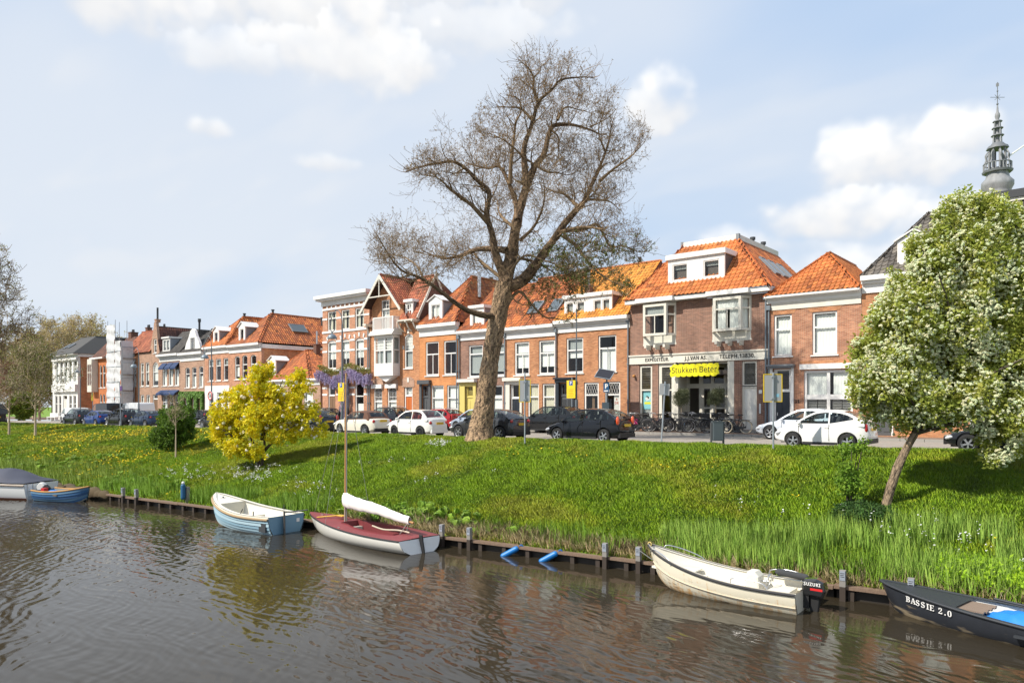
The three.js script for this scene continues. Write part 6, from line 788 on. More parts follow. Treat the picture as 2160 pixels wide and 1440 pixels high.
// ---------- vegetation ----------
const barkTex = tex(256, 512, (x, y) => { const n = fbm(x / 12, y / 40, 5, 5), m = fbm(x / 5, y / 9, 8, 3); return [lerp(.05, .50, sstep(.25, .75, n * .6 + m * .4)), lerp(.038, .39, sstep(.25, .75, n * .6 + m * .4)), lerp(.028, .28, sstep(.25, .75, n * .6 + m * .4))]; }, 1, 1);
const barkBump = tex(256, 512, (x, y) => fbm(x / 12, y / 36, 5, 5), 1, 1, false);
const bark = std([1, .87, .72], .95, { map: barkTex, bumpMap: barkBump, bumpScale: .09 }), barkTwig = std([.235, .16, .09], .95), barkPale = std([.46, .37, .25], .95), barkDark = std([.085, .065, .05], .95);
const leafM = (c, tr = .45) => phys(c, .75, { transmission: tr, thickness: 0, specularIntensity: .5 });
function inst(name, geo, mat, list, parent) {                   // list: [x, y, z, scale, quaternion | [rx, ry, rz], colour?]
  const m = new THREE.InstancedMesh(geo, mat, list.length), q = new THREE.Quaternion(), e = new THREE.Euler(), a = new THREE.Matrix4(), c = new THREE.Color();
  list.forEach((p, i) => { if (p[4].isQuaternion) q.copy(p[4]); else q.setFromEuler(e.set(p[4][0], p[4][1], p[4][2], 'YXZ')); const s = p[3]; m.setMatrixAt(i, a.compose(V(p[0], p[1], p[2]), q, s.length ? V(s[0], s[1], s[2]) : V(s, s, s))); if (p[5]) m.setColorAt(i, c.setRGB(...p[5])); });
  m.name = parent === scene ? numbered(name) : name; m.userData.kind = 'stuff'; m.castShadow = m.receiveShadow = true; parent.add(m); return m;
}
function limb(pts, r0, r1, seg = 9, rough = 0) {                // tapered tube through points with bumps
  const cv = new THREE.CatmullRomCurve3(pts, false, 'centripetal'), n = Math.max(4, Math.min(60, pts.length * 4)), fr = cv.computeFrenetFrames(n, false), L = cv.getLength();
  const g = grid(seg, n, (u, v) => { const i = Math.round(v * n), p = cv.getPointAt(v), a = u * Math.PI * 2, r = lerp(r0, r1, Math.pow(v, .8)) * (1 + rough * (fbm(Math.cos(a) * 2 + 9, Math.sin(a) * 2 + v * L * 2.2, 3, 3) - .5)); return p.addScaledVector(fr.normals[i], Math.cos(a) * r).addScaledVector(fr.binormals[i], Math.sin(a) * r); });
  const uv = g.attributes.uv; for (let i = 0; i < uv.count; i++) uv.setXY(i, uv.getX(i) * Math.max(.25, Math.round(r0 * 4)) , uv.getY(i) * L * .5); return g;
}
class Twigs {                                                   // thin branches as three-sided tapering prisms, merged
  constructor() { this.p = []; this.n = []; this.ix = []; this.tips = []; }
  seg(a, b, ra, rb) {
    const d = b.clone().sub(a).normalize(), u = Math.abs(d.y) < .9 ? V(0, 1, 0).cross(d).normalize() : V(1, 0, 0).cross(d).normalize(), w = d.clone().cross(u), o = this.p.length / 3;
    for (const [c, r] of [[a, ra], [b, rb]]) for (let k = 0; k < 3; k++) { const t = k * 2.0944, x = u.clone().multiplyScalar(Math.cos(t)).addScaledVector(w, Math.sin(t)); this.p.push(c.x + x.x * r, c.y + x.y * r, c.z + x.z * r); this.n.push(x.x, x.y, x.z); }
    for (let k = 0; k < 3; k++) { const k2 = (k + 1) % 3; this.ix.push(o + k, o + k2, o + k + 3, o + k2, o + k2 + 3, o + k + 3); }
  }
  grow(a, dir, len, r, lvl, rnd, o) {                           // wandering branch that splits
    const n = o.segs ?? 4; let p = a.clone(), d = dir.clone().normalize(); if (o.inside && !o.inside(a)) return;
    for (let i = 0; i < n; i++) {
      d.add(V(rnd() - .5, rnd() - .5, rnd() - .5).multiplyScalar(o.wander ?? .7)).add(V(0, (o.up ?? .1), 0)).normalize();
      const q = p.clone().addScaledVector(d, len / n), ra = r * (1 - .75 * i / n), rb = r * (1 - .75 * (i + 1) / n); this.seg(p, q, Math.max(ra, o.rmin ?? .004), Math.max(rb, o.rmin ?? .004)); p = q;
      if (lvl > 0) { const k = i === n - 1 ? 2 : rnd() < (o.side ?? .75) ? 1 : 0; for (let j = 0; j < k; j++) { const s = V(rnd() - .5, rnd() - .5, rnd() - .5).normalize().cross(d).normalize(); this.grow(p, d.clone().multiplyScalar(o.fwd ?? .55).addScaledVector(s, .75), len * (o.ratio ?? .62) * (.7 + .6 * rnd()), rb * .72, lvl - 1, rnd, o); } }
    }
    if (lvl <= (o.tipLvl ?? 0)) this.tips.push([p.x, p.y, p.z, d.x, d.y, d.z]);
  }
  geo() { const g = new THREE.BufferGeometry(); g.setAttribute('position', new THREE.Float32BufferAttribute(this.p, 3)); g.setAttribute('normal', new THREE.Float32BufferAttribute(this.n, 3)); g.setAttribute('uv', new THREE.Float32BufferAttribute(new Float32Array(this.p.length / 3 * 2), 2)); g.setIndex(this.ix); return g; }
}
function leafSpray(n, len, w, spread, rnd, fold = .25) {        // a sprig of n pointed leaves round its origin
  const P = [], N = [];
  for (let i = 0; i < n; i++) {
    const a = rnd() * 6.283, e = (rnd() - .35) * 2, d = V(Math.cos(a) * Math.cos(e), Math.sin(e), Math.sin(a) * Math.cos(e)), s = V(rnd() - .5, rnd() - .5, rnd() - .5).cross(d).normalize(), up = d.clone().cross(s), o = V(rnd() - .5, rnd() - .5, rnd() - .5).multiplyScalar(spread), L = len * (.7 + .6 * rnd()), W = w * (.7 + .6 * rnd());
    const b = o, t = o.clone().addScaledVector(d, L), m = o.clone().addScaledVector(d, L * .45), l = m.clone().addScaledVector(s, W).addScaledVector(up, W * fold), r = m.clone().addScaledVector(s, -W).addScaledVector(up, W * fold);
    for (const tri of [[b, l, t], [b, t, r]]) { const nn = tri[1].clone().sub(tri[0]).cross(tri[2].clone().sub(tri[0])).normalize(); for (const q of tri) { P.push(q.x, q.y, q.z); N.push(nn.x, nn.y, nn.z); } }
  }
  const g = new THREE.BufferGeometry(); g.setAttribute('position', new THREE.Float32BufferAttribute(P, 3)); g.setAttribute('normal', new THREE.Float32BufferAttribute(N, 3)); g.setAttribute('uv', new THREE.Float32BufferAttribute(new Float32Array(P.length / 3 * 2), 2)); return g;
}
const vary = (c, k, r) => { const f = 1 - k / 2 + k * r(); return [c[0] * f * (1 + .15 * (r() - .5)), c[1] * f, c[2] * f]; };

{ // the big bare tree: limbs laid out in its own plane (right, up in metres from the foot) with a depth for each end
  const tr = thing('bare_tree', 'tall spreading tree with gnarled trunk and barely budding branches', 'tree', [-4.67, -.02, 13.9]), rnd = rng(42);
  const RT = V(.766, 0, -.643), FW = V(-.643, 0, -.766), K = 1 / 44.1, limbBark = std([.56, .47, .38], .95, { map: barkTex, bumpMap: barkBump, bumpScale: .05 });
  const pt = (px, py, dep = 0) => RT.clone().multiplyScalar((px - 1015) * K).addScaledVector(FW, dep).add(V(0, 1.72 + (853 - py) * K, 0));
  const Z = (a, d0, d1) => a.map(([x, y], i) => pt(780 + x * .3612, 100 + y * .3612, lerp(d0, d1, i / (a.length - 1))));
  const tp = [[1012, 934], [1014, 915], [1019, 870], [1027, 810], [1036, 745], [1046, 690], [1056, 640], [1064, 596]].map(([a, b]) => pt(a, b));
  { // trunk with flared roots and lumps
    const cv = new THREE.CatmullRomCurve3(tp), rad = (v) => lerp(.52, .40, Math.min(1, v * 2)) * (v < .5 ? 1 : lerp(1, 1.05, (v - .5) * 2)) + .24 * Math.pow(Math.max(0, 1 - v * 6.5), 2);
    const g = grid(48, 110, (u, v) => { const p = cv.getPointAt(v), a = u * Math.PI * 2, cx = Math.cos(a), sx = Math.sin(a); const r = rad(v) * (1 + .42 * (fbm(cx * 1.6 + 5, sx * 1.6 + v * 7, 2, 4) - .5) + .25 * (fbm(cx * 4, sx * 4 + v * 22, 6, 3) - .5) + .12 * Math.sin(a * 5 + v * 9) * Math.max(0, .35 - v)); return p.add(V(cx * r, 0, sx * r)); });
    const uv = g.attributes.uv; for (let i = 0; i < uv.count; i++) uv.setXY(i, uv.getX(i) * 2, uv.getY(i) * 4); obj('trunk', g, bark, tr);
  }
  const L = [
    [Z([[790, 1390], [805, 1290], [830, 1200], [850, 1050], [885, 900], [920, 780], [970, 660], [1020, 590], [1050, 470], [1080, 410], [1160, 395], [1235, 400], [1300, 415], [1370, 440]], 0, 1.5), .36, .035],
    [Z([[915, 785], [905, 680], [900, 590], [930, 500], [960, 410], [985, 340], [1060, 280], [1100, 240], [1200, 230], [1290, 240]], .4, -1.2), .17, .02],
    [Z([[985, 345], [955, 280], [950, 220], [920, 185], [870, 160]], -.3, -1.5), .09, .012], [Z([[952, 225], [985, 185], [1000, 145], [1035, 120]], -.9, -.5), .05, .01],
    [Z([[862, 1000], [850, 880], [810, 760], [750, 650], [690, 650], [600, 620], [540, 590]], .2, 2), .16, .02], [Z([[820, 775], [825, 650], [845, 500], [850, 450], [880, 400], [870, 340], [800, 330]], .6, -1), .12, .015],
    [Z([[790, 1350], [735, 1210], [715, 1100], [685, 1000], [700, 880], [640, 830], [560, 760], [500, 740], [430, 760], [330, 790], [250, 830]], 0, -2.6), .22, .02],
    [Z([[800, 1190], [720, 1168], [620, 1160], [520, 1185], [430, 1190], [340, 1160], [270, 1120]], -.2, 2.6), .17, .02], [Z([[700, 1050], [600, 960], [500, 900], [420, 850], [340, 860]], -.6, -3), .12, .015],
    [Z([[810, 1400], [870, 1375], [920, 1330], [1000, 1220], [1080, 1110], [1150, 1010], [1220, 930], [1260, 880], [1300, 790], [1350, 680], [1400, 540], [1420, 430]], 0, .5), .30, .025],
    [Z([[1225, 925], [1200, 880], [1150, 810], [1080, 770], [1010, 710]], .2, 2.5), .11, .015], [Z([[1110, 1080], [1200, 1070], [1270, 1080], [1330, 1105]], 0, -1.5), .10, .05], [Z([[1130, 1100], [1200, 1170], [1240, 1240], [1300, 1330], [1380, 1400], [1450, 1440]], 0, -2.2), .10, .015],
    [Z([[1200, 1070], [1280, 1045], [1330, 1020], [1380, 1080], [1420, 1140], [1500, 1130], [1600, 1160], [1670, 1150]], 0, 1.5), .10, .012], [Z([[1345, 770], [1420, 720], [1500, 680], [1570, 620]], .3, -1.5), .09, .015], [Z([[1260, 880], [1340, 860], [1430, 850], [1500, 880]], .2, 2.2), .08, .012],
    [[pt(1060, 668), pt(1036, 668, -.3), pt(1011, 666, -.7), pt(983, 657, -1), pt(953, 638, -1.4), pt(919, 613, -1.8), pt(895, 600, -2), pt(862, 588, -2.2), pt(838, 560, -2.4), pt(818, 525, -2.5)], .17, .02], [[pt(905, 605, -1.9), pt(885, 570, -1.2), pt(850, 545, -.6), pt(820, 540, -.2)], .07, .012], [[pt(880, 595, -2.1), pt(858, 605, -2.6), pt(835, 600, -3)], .05, .01],
    [[pt(1064, 650), pt(1095, 612, .4), pt(1125, 640, .8), pt(1150, 662, 1), pt(1182, 666, 1.3), pt(1215, 674, 1.5)], .10, .012], [[pt(1060, 600), pt(1105, 545, -.6), pt(1150, 560, -1.1), pt(1200, 580, -1.4)], .09, .012], [[pt(1062, 590), pt(1010, 540, 1), pt(985, 510, 1.8), pt(960, 530, 2.4), pt(930, 545, 3)], .10, .012], [Z([[870, 1230], [960, 1240], [1040, 1270], [1130, 1320], [1190, 1330]], 0, 1.6), .08, .012], [Z([[880, 1120], [960, 1060], [1010, 950], [1000, 860]], .2, -2.5), .1, .015], [Z([[850, 1060], [790, 980], [750, 900], [740, 800]], 0, 2.8), .1, .015], [Z([[960, 670], [1040, 700], [1100, 690], [1170, 690], [1220, 660]], .3, 1.8), .07, .012], [Z([[1060, 440], [1110, 480], [1110, 580], [1130, 610]], .8, 1.5), .06, .012], [Z([[905, 640], [850, 620], [780, 600], [700, 600]], .2, -2.2), .07, .012], [Z([[950, 420], [880, 380], [800, 400], [720, 430]], .1, -1.6), .07, .01], [Z([[1100, 400], [1150, 300], [1240, 290], [1340, 290]], .5, 2), .06, .01], [Z([[1300, 410], [1400, 370], [1450, 330]], 1.2, .6), .04, .01], [Z([[1380, 590], [1330, 500], [1360, 400]], .4, -1.2), .05, .01],
  ];
  const OUT = [[10, 1200], [60, 1090], [180, 1010], [250, 940], [200, 850], [260, 740], [340, 650], [400, 590], [520, 530], [560, 510], [620, 460], [630, 360], [720, 330], [800, 290], [815, 180], [870, 165], [850, 90], [940, 40], [1040, 25], [1120, 90], [1180, 85], [1250, 90], [1310, 130], [1330, 190], [1420, 240], [1460, 330], [1480, 390], [1560, 450], [1620, 500], [1625, 650], [1580, 750], [1500, 800], [1520, 880], [1590, 970], [1640, 1010], [1700, 1120], [1690, 1215], [1600, 1230], [1510, 1250], [1430, 1230], [1400, 1300], [1520, 1420], [1500, 1500], [1400, 1480], [1240, 1420], [1230, 1580], [700, 1580], [400, 1440], [130, 1400], [30, 1260]].map(([a, b]) => [(780 + (825 + (a - 825) * .96) * .3612 - 1015) * K, 1.72 + (853 - 100 - (1400 + (b - 1400) * .945) * .3612) * K]);
  const tw = new Twigs(), o = { inside: (p) => inPoly(OUT, p.x * .766 - p.z * .643, p.y), segs: 4, wander: .8, up: .10, side: .72, ratio: .6, rmin: .0048, fwd: .5, tipLvl: 1 };
  const ctr = pt(1085, 470);
  for (const [pts, r0, r1] of L) {
    obj('limb', limb(pts, r0, r1, r0 > .12 ? 12 : 8, .55), r0 > .14 ? limbBark : barkTwig, tr);
    const cv = new THREE.CatmullRomCurve3(pts, false, 'centripetal'), len = cv.getLength(), n = Math.round(len * (r0 > .2 ? 2.0 : 3.3));
    for (let i = 0; i < n; i++) {
      const v = lerp(r0 > .15 ? .32 : .15, 1, (i + rnd()) / n), p = cv.getPointAt(v), tg = cv.getTangentAt(v), out = p.clone().sub(ctr).normalize(); out.y += .25;
      const s = V(rnd() - .5, rnd() - .5, rnd() - .5).normalize().multiplyScalar(.9).addScaledVector(out, .55).addScaledVector(tg, .55).normalize();
      tw.grow(p, s, lerp(1.7, 1.25, v) * (.5 + .75 * rnd()), lerp(r0, r1, v) * .3 + .010, 3, rnd, o);
    }
    tw.grow(pts[pts.length - 1], pts[pts.length - 1].clone().sub(pts[pts.length - 2]).normalize(), .5, r1, 3, rnd, o);
  }
  obj('twigs', tw.geo(), barkTwig, tr, { kind: 'stuff' });
  const bud = leafSpray(5, .07, .018, .05, rng(9)), bl = [];
  for (const [x, y, z] of tw.tips) { const right = x * .766 - z * .643, low = y < 9.5 && right > 2.2, k = rnd(); if (k < (low ? .7 : .5)) bl.push([x, y, z, low ? .9 + rnd() * .8 : .4 + .5 * rnd(), [rnd() * 6, rnd() * 6, rnd() * 6], low && rnd() < .75 ? vary([.13, .15, .03], .5, rnd) : vary([.34, .24, .12], .5, rnd)]); }
  inst('buds', bud, leafM([1, 1, 1], .3), bl, tr);
}
// crown of leaf sprigs over lobes: lobe = [x, y, z, rx, ry, rz], local to the plant
function crown(parent, name, lobes, geo, mat, density, cols, rnd, o = {}) {
  const list = [];
  for (const [cx, cy, cz, a, b, c] of lobes) {
    const n = Math.round(density * Math.pow(a * b * c, .72));
    for (let i = 0; i < n; i++) { const u = V(rnd() - .5, rnd() - .5, rnd() - .5).normalize(), rr = Math.pow(rnd(), o.pow ?? .38) * (1 + .28 * (fbm(u.x * 2.2 + cx, u.y * 2.2 + cy, u.z * 2.2, 3) - .5) * 2); const p = V(cx + u.x * a * rr, cy + u.y * b * rr, cz + u.z * c * rr); if (fbm(p.x * (o.hf ?? 1.5) + 7, p.y * (o.hf ?? 1.5), p.z * (o.hf ?? 1.5), 3) < (o.hole ?? .40)) continue; list.push([p.x, p.y, p.z, (o.s0 ?? .7) + (o.s1 ?? .6) * rnd(), [rnd() * 6.3, rnd() * 6.3, rnd() * 6.3], vary(cols[Math.floor(rnd() * cols.length)], o.vary ?? .35, rnd)]); }
  }
  return inst(name, geo, mat, list, parent);
}
{ // white blossom tree
  const t = thing('blossom_tree', 'leaning tree covered in fresh leaves and white blossom at the right', 'tree', [13.51, -1.3, 16.27]), rnd = rng(7);
  const RT = V(.766, 0, -.643), FW = V(-.643, 0, -.766), at = (a, y, d) => RT.clone().multiplyScalar(a).addScaledVector(FW, d).add(V(0, y, 0));
  const tk = [at(0, -.2, 0), at(.2, .6, 0), at(.55, 1.5, 0), at(.95, 2.15, .1), at(1.5, 3.1, .2), at(2.1, 4.6, .2), at(2.7, 6.4, .2), at(3.1, 8, .2)];
  obj('trunk', limb(tk, .14, .035, 12, .6), std([1, 1, 1], .9, { map: barkTex, bumpMap: barkBump, bumpScale: .03, color: rgb([.7, .66, .6]) }), t);
  for (const p of [[tk[3], at(1.6, 2.4, -.3), at(2.6, 2.8, -.5), at(3.6, 2.7, -.7)], [tk[4], at(.8, 4, .5), at(.1, 4.8, .8)], [tk[4], at(2.4, 3.8, -.9), at(3.4, 4.4, -1.4)], [tk[5], at(1.4, 5.8, -.8), at(.9, 6.6, -1.2)], [tk[5], at(3, 5.6, .9), at(3.9, 6.2, 1.3)], [tk[3], at(.6, 2.9, -.6), at(-.2, 3.5, -1)], [tk[6], at(2.1, 7.2, .6), at(1.9, 8, .8)]]) obj('branch', limb(p, .07, .015, 7, .3), barkDark, t);
  const lob = [[.9, 3.2, .3, 1.55, 1.0, 1.4], [.2, 3.9, 0, 1.15, 1.1, 1.2], [.6, 5.2, 0, 1.15, 1.3, 1.2], [2.2, 3.4, .3, 1.7, 1.2, 1.6], [2.1, 5.2, .4, 1.8, 1.7, 1.7], [3.7, 4.0, .2, 1.6, 1.7, 1.6], [3.9, 6.0, .3, 1.4, 1.6, 1.4], [2.4, 7.0, .2, 1.25, 1.5, 1.2], [3.15, 7.9, .2, .75, 1.35, .75], [2.3, 8.3, .1, .5, 1.1, .5], [3.2, 2.7, -.7, 1.3, .7, 1.0], [4.4, 2.9, 0, 1.2, .9, 1.2], [1.2, 6.5, -.3, .7, 1.1, .7], [3.9, 7.6, .3, .8, 1.3, .8], [3.0, 1.9, -.6, .6, .7, .5], [-.35, 3.4, .2, .6, .6, .6], [1.0, 7.4, 0, .35, .8, .35], [.4, 6.3, .2, .3, .7, .3], [1.7, 8.1, 0, .3, .8, .3], [3.3, 8.7, .2, .32, .7, .32], [2.75, 8.6, .1, .28, .7, .28], [-.6, 4.6, .1, .35, .5, .35], [3.8, 8.2, .2, .35, .8, .35]].map(([a, y, d, rx, ry, rz]) => { const p = at(a, y, d); return [p.x, p.y, p.z, rx, ry, rz]; });
  crown(t, 'leaves', lob, leafSpray(11, .105, .028, .2, rng(3)), leafM([1, 1, 1], .5), 1850, [[.38, .43, .06], [.44, .48, .07], [.28, .33, .045], [.50, .52, .11]], rnd, { pow: .62, hole: .48, hf: 2.1 });
  const rc = []; const r2 = rng(14); for (let i = 0; i < 26; i++) { const s = r2(), a = r2() * 6.28, rr = .030 * (1 - .4 * s); rc.push(new THREE.IcosahedronGeometry(.014 + .006 * r2(), 0).scale(1.2, .8, 1.2).translate(Math.cos(a) * rr, s * .15 - .05, Math.sin(a) * rr)); }
  crown(t, 'blossoms', lob.map((l) => [l[0], l[1], l[2], l[3] * 1.02, l[4] * 1.02, l[5] * 1.02]), uvm(mergeGeometries(rc.map((g) => g.toNonIndexed ? (g.index ? g.toNonIndexed() : g) : g))), phys([.86, .87, .64], .8, { transmission: .25, thickness: 0 }), 2700, [[1, 1, .95], [.93, .97, .85]], rnd, { pow: .5, hole: .43, hf: 2.9, s0: .42, s1: .5, vary: .15 });
}
{ // yellow-leaved magnolia
  const t = thing('magnolia_shrub', 'broad shrub with bright yellow-green leaves and creamy flowers', 'shrub', [-14.3, -1.48, 19.87]), rnd = rng(17);
  const RT = V(.766, 0, -.643), FW = V(-.643, 0, -.766), at = (a, y, d) => RT.clone().multiplyScalar(a).addScaledVector(FW, d).add(V(0, y, 0));
  for (const p of [[at(0, -.1, 0), at(-.1, .7, .1), at(-.5, 1.6, .2), at(-.9, 2.7, .3), at(-1.1, 3.8, .3)], [at(.1, -.1, 0), at(.3, .9, -.1), at(.4, 2, -.2), at(.9, 3.4, -.3), at(1.3, 4.4, -.3)], [at(.3, .9, 0), at(1.1, 1.6, -.3), at(2, 2.2, -.5)], [at(-.2, .8, 0), at(-1, 1.5, -.4), at(-1.9, 2.2, -.6)], [at(.1, 1.4, .1), at(.3, 3, .5), at(.1, 4.6, .6)]]) obj('stem', limb(p, .085, .02, 8, .3), barkDark, t);
  const lob = [[-1.6, 2.4, 0, 1.0, 1.0, 1.0], [-1.7, 1.6, .2, .8, .7, .8], [-.9, 3.3, .1, 1.0, 1.0, 1.0], [0, 4.2, 0, .9, 1.0, .9], [.3, 4.9, 0, .5, .55, .5], [.9, 3.3, 0, 1.1, 1.1, 1.1], [1.9, 3.7, 0, .85, 1.1, .85], [2.3, 2.5, 0, .95, 1.0, .95], [1.2, 2.0, -.3, 1.0, .9, .9], [0, 2.4, -.5, 1.1, 1.0, .9], [.0, .8, -.7, .9, .5, .6], [2.9, 1.9, .1, .55, .6, .5], [-.9, 1.1, -.5, .7, .6, .7], [2.1, 4.5, .1, .4, .6, .4]].map(([a, y, d, rx, ry, rz]) => { const p = at(a, y, d); return [p.x, p.y, p.z, rx, ry, rz]; });
  crown(t, 'leaves', lob, leafSpray(7, .13, .042, .18, rng(4)), leafM([1, 1, 1], .5), 1050, [[.85, .73, .009], [.75, .67, .011], [.54, .54, .016], [.90, .78, .013]], rnd, { pow: .6, hole: .485, hf: 2.3 });
  const fl = []; const r2 = rng(3); for (let i = 0; i < 6; i++) fl.push(new THREE.SphereGeometry(.06, 5, 4).scale(.55, 1.25, .4).translate(0, .06, .035).rotateX(.45).rotateY(i * 1.047)); crown(t, 'flowers', lob, merge(fl), phys([.82, .78, .62], .8), 20, [[1, 1, 1]], rnd, { pow: .25, hole: .3, s0: .6, s1: .5, vary: .1 });
}
function bush(label, pos, w, h, cols, seed, o = {}) {
  const t = thing(o.name ?? 'bush', label, o.cat ?? 'bush', pos), rnd = rng(seed), lob = []; for (let i = 0; i < (o.n ?? 9); i++) { const a = i * 2.4, r = w * .26 * Math.sqrt(i / 9) * 1.2; lob.push([Math.cos(a) * r, h * (.28 + .5 * rnd()), Math.sin(a) * r, w * .27, h * .27, w * .27]); }
  for (let i = 0; i < 5; i++) { const a = i * 1.26; obj('stem', limb([V(Math.cos(a) * .1, -.1, Math.sin(a) * .1), V(Math.cos(a) * w * .12, h * .4, Math.sin(a) * w * .12), V(Math.cos(a) * w * .25, h * .75, Math.sin(a) * w * .25)], .035, .01, 6), barkDark, t); }
  crown(t, 'leaves', lob, leafSpray(8, o.leaf ?? .1, (o.leaf ?? .1) * .33, .16, rng(seed + 1)), leafM([1, 1, 1], .4), o.den ?? 1500, cols, rnd, { hole: .38, pow: .5, ...o }); return t;
}
bush('round dark green bush on the bank left of the yellow-leaved shrub', [-25, -1.18, 19.1], 2.7, 2.9, [[.12, .22, .015], [.17, .29, .02], [.08, .15, .014]], 31);
bush('slender yellow-green young shrub left of the leaning blossom trunk', [12.75, -1.4, 16.85], 1.15, 2.3, [[.18, .32, .02], [.24, .38, .03], [.13, .25, .02]], 33, { den: 900, leaf: .085, hole: .44, n: 7 });
bush('low dark nettle clump round the foot of the blossom tree', [13.2, -1.75, 17.6], 1.9, .7, [[.04, .10, .015], [.06, .14, .02]], 34, { den: 1900, leaf: .08 });
bush('yellow-green garden bush beside the white corner house', [-108, -.75, 3], 4.5, 4.5, [[.24, .30, .02], [.15, .22, .02]], 35, { den: 420, leaf: .22 });
// generic small or distant tree
function tree(name, label, pos, H, o) {
  const t = thing(name, label, 'tree', pos, 0, o.group), rnd = rng(o.seed), tw = new Twigs(), lean = o.lean ?? 0;
  const tk = [V(0, -.2, 0), V(lean * .2, H * .25, 0), V(lean * .5, H * .55, 0), V(lean, H * (o.top ?? .85), 0)]; obj('trunk', limb(tk, o.r, o.r * .2, 9, .3), o.bark ?? barkPale, t);
  const cv = new THREE.CatmullRomCurve3(tk); for (let i = 0; i < o.n; i++) { const v = lerp(o.from ?? .3, 1, i / o.n), p = cv.getPointAt(v), a = i * 2.4 + rnd(), up = lerp(o.up0 ?? .3, 1.3, v); tw.grow(p, V(Math.cos(a), up, Math.sin(a)), H * (o.len ?? .32) * lerp(1.1, .5, v) * (.8 + .4 * rnd()), o.r * lerp(.5, .2, v), o.lvl ?? 3, rnd, { segs: 4, wander: .55, up: .14, side: .8, ratio: .6, rmin: o.rmin ?? .012, tipLvl: 1, ...o.tw }); }
  obj('branches', tw.geo(), o.bark ?? barkPale, t, { kind: 'stuff' });
  const list = []; for (const [x, y, z] of tw.tips) for (let k = 0; k < (o.per ?? 1); k++) if (rnd() < (o.keep ?? .9)) list.push([x + (rnd() - .5) * (o.sp ?? .3), y + (rnd() - .5) * (o.sp ?? .3), z + (rnd() - .5) * (o.sp ?? .3), .7 + .6 * rnd(), [rnd() * 6, rnd() * 6, rnd() * 6], vary(o.cols[Math.floor(rnd() * o.cols.length)], .4, rnd)]);
  inst('leaves', leafSpray(o.sprig ?? 6, o.leaf, o.leaf * .35, o.leaf * 1.4, rng(o.seed + 1)), leafM([1, 1, 1], .35), list, t); return t;
}
const budC = [[.60, .48, .22], [.50, .42, .16], [.45, .35, .17]], wood = 'trees at the far end of the street';
tree('budding_tree', 'tall leafing tree whose dark crown enters at the left edge', [-73.4, -1.2, 19.1], 17.6, { r: .42, seed: 51, n: 34, len: .34, lvl: 4, per: 1, keep: .3, leaf: .15, cols: [[.42, .35, .15], [.35, .33, .10], [.48, .38, .2]], from: .25, rmin: .018, sp: .5, group: wood, bark: barkTwig, top: .97 });
for (const [i, x, z, H, cols, lbl] of [[0, -112.1, 5.5, 11.5, [[.36, .33, .08], [.28, .27, .07]], 'low greenish budding tree just left of the white corner house'], [1, -125.4, -3.7, 17, budC, 'tan budding tree left behind the white corner house'], [2, -134.1, -9.4, 20, budC, 'tan budding tree right behind the white corner house'], [3, -138.1, -14, 21.5, budC, 'tallest tan budding tree over the slate roof'], [4, -135.2, -16.3, 21, budC, 'tan budding tree above the slate roof ridge'], [5, -141.3, -21.7, 18.5, budC, 'bare-tipped tree behind the orange gables'], [6, -145.8, -7.4, 16, budC, 'pale budding tree deep in the gap left of the houses'], [7, -136.4, .3, 15, [[.30, .27, .08], [.24, .22, .06]], 'olive budding tree at the left picture edge'], [8, -116, -1.7, 9.5, [[.38, .36, .06], [.3, .3, .06]], 'small yellow-green tree beside the white corner house']]) tree('budding_tree', lbl, [x, -1.2, z], H * (i && i < 8 ? .8 : 1), { r: .24, seed: 60 + i, n: 30, len: .3, lvl: 3, per: 1, keep: .6, leaf: .2, cols, from: .14, rmin: .02, sp: .9, up0: .9, group: wood, top: .96, tw: { wander: .45 } });
tree('young_tree', 'slim young tree with pale stake-like trunk before the round green bush', [-22.74, -1.4, 20.06], 3.9, { r: .055, seed: 81, n: 10, len: .2, lvl: 2, leaf: .06, cols: [[.18, .22, .05], [.2, .17, .08]], from: .55, rmin: .007, up0: .8, keep: .6 });
tree('young_tree', 'young tree with reddish sparse crown at the left edge of the bank', [-55.6, -1.02, 19.16], 6.2, { r: .11, seed: 82, n: 14, len: .3, lvl: 3, leaf: .09, cols: [[.28, .13, .09], [.24, .16, .08]], from: .4, rmin: .011, keep: .8, up0: .4 });
tree('young_tree', 'young tree with pale green sparse crown on the far left bank', [-50.3, -.96, 18.76], 7.2, { r: .11, seed: 83, n: 16, len: .32, lvl: 3, leaf: .10, cols: [[.26, .25, .07], [.2, .22, .05]], from: .36, rmin: .011, keep: .8, up0: .6 });
for (const [x, i] of [[-1.1, 0], [1.05, 1]]) { const t = thing('olive_tree', i ? 'potted olive tree beside the glazed doors of the shop' : 'potted olive tree under the left end of the yellow sign', 'tree', [x, .12, .35]), rnd = rng(90 + i); obj('pot', [new THREE.LatheGeometry([[.0, 0], [.22, 0], [.28, .42], [.31, .45], [.27, .45], [.25, .4], [0, .4]].map((p) => new THREE.Vector2(...p)), 16)], M.greyPaint, t); obj('trunk', limb([V(0, .38, 0), V(.02, .9, 0), V(0, 1.6, 0)], .035, .02, 7), barkPale, t); crown(t, 'leaves', [[0, 1.9, 0, .52, .45, .5], [.1, 2.2, 0, .4, .35, .4]], leafSpray(10, .09, .014, .14, rng(5)), leafM([1, 1, 1], .3), 1500, [[.16, .17, .09], [.11, .13, .06]], rnd, { hole: .36 }); }
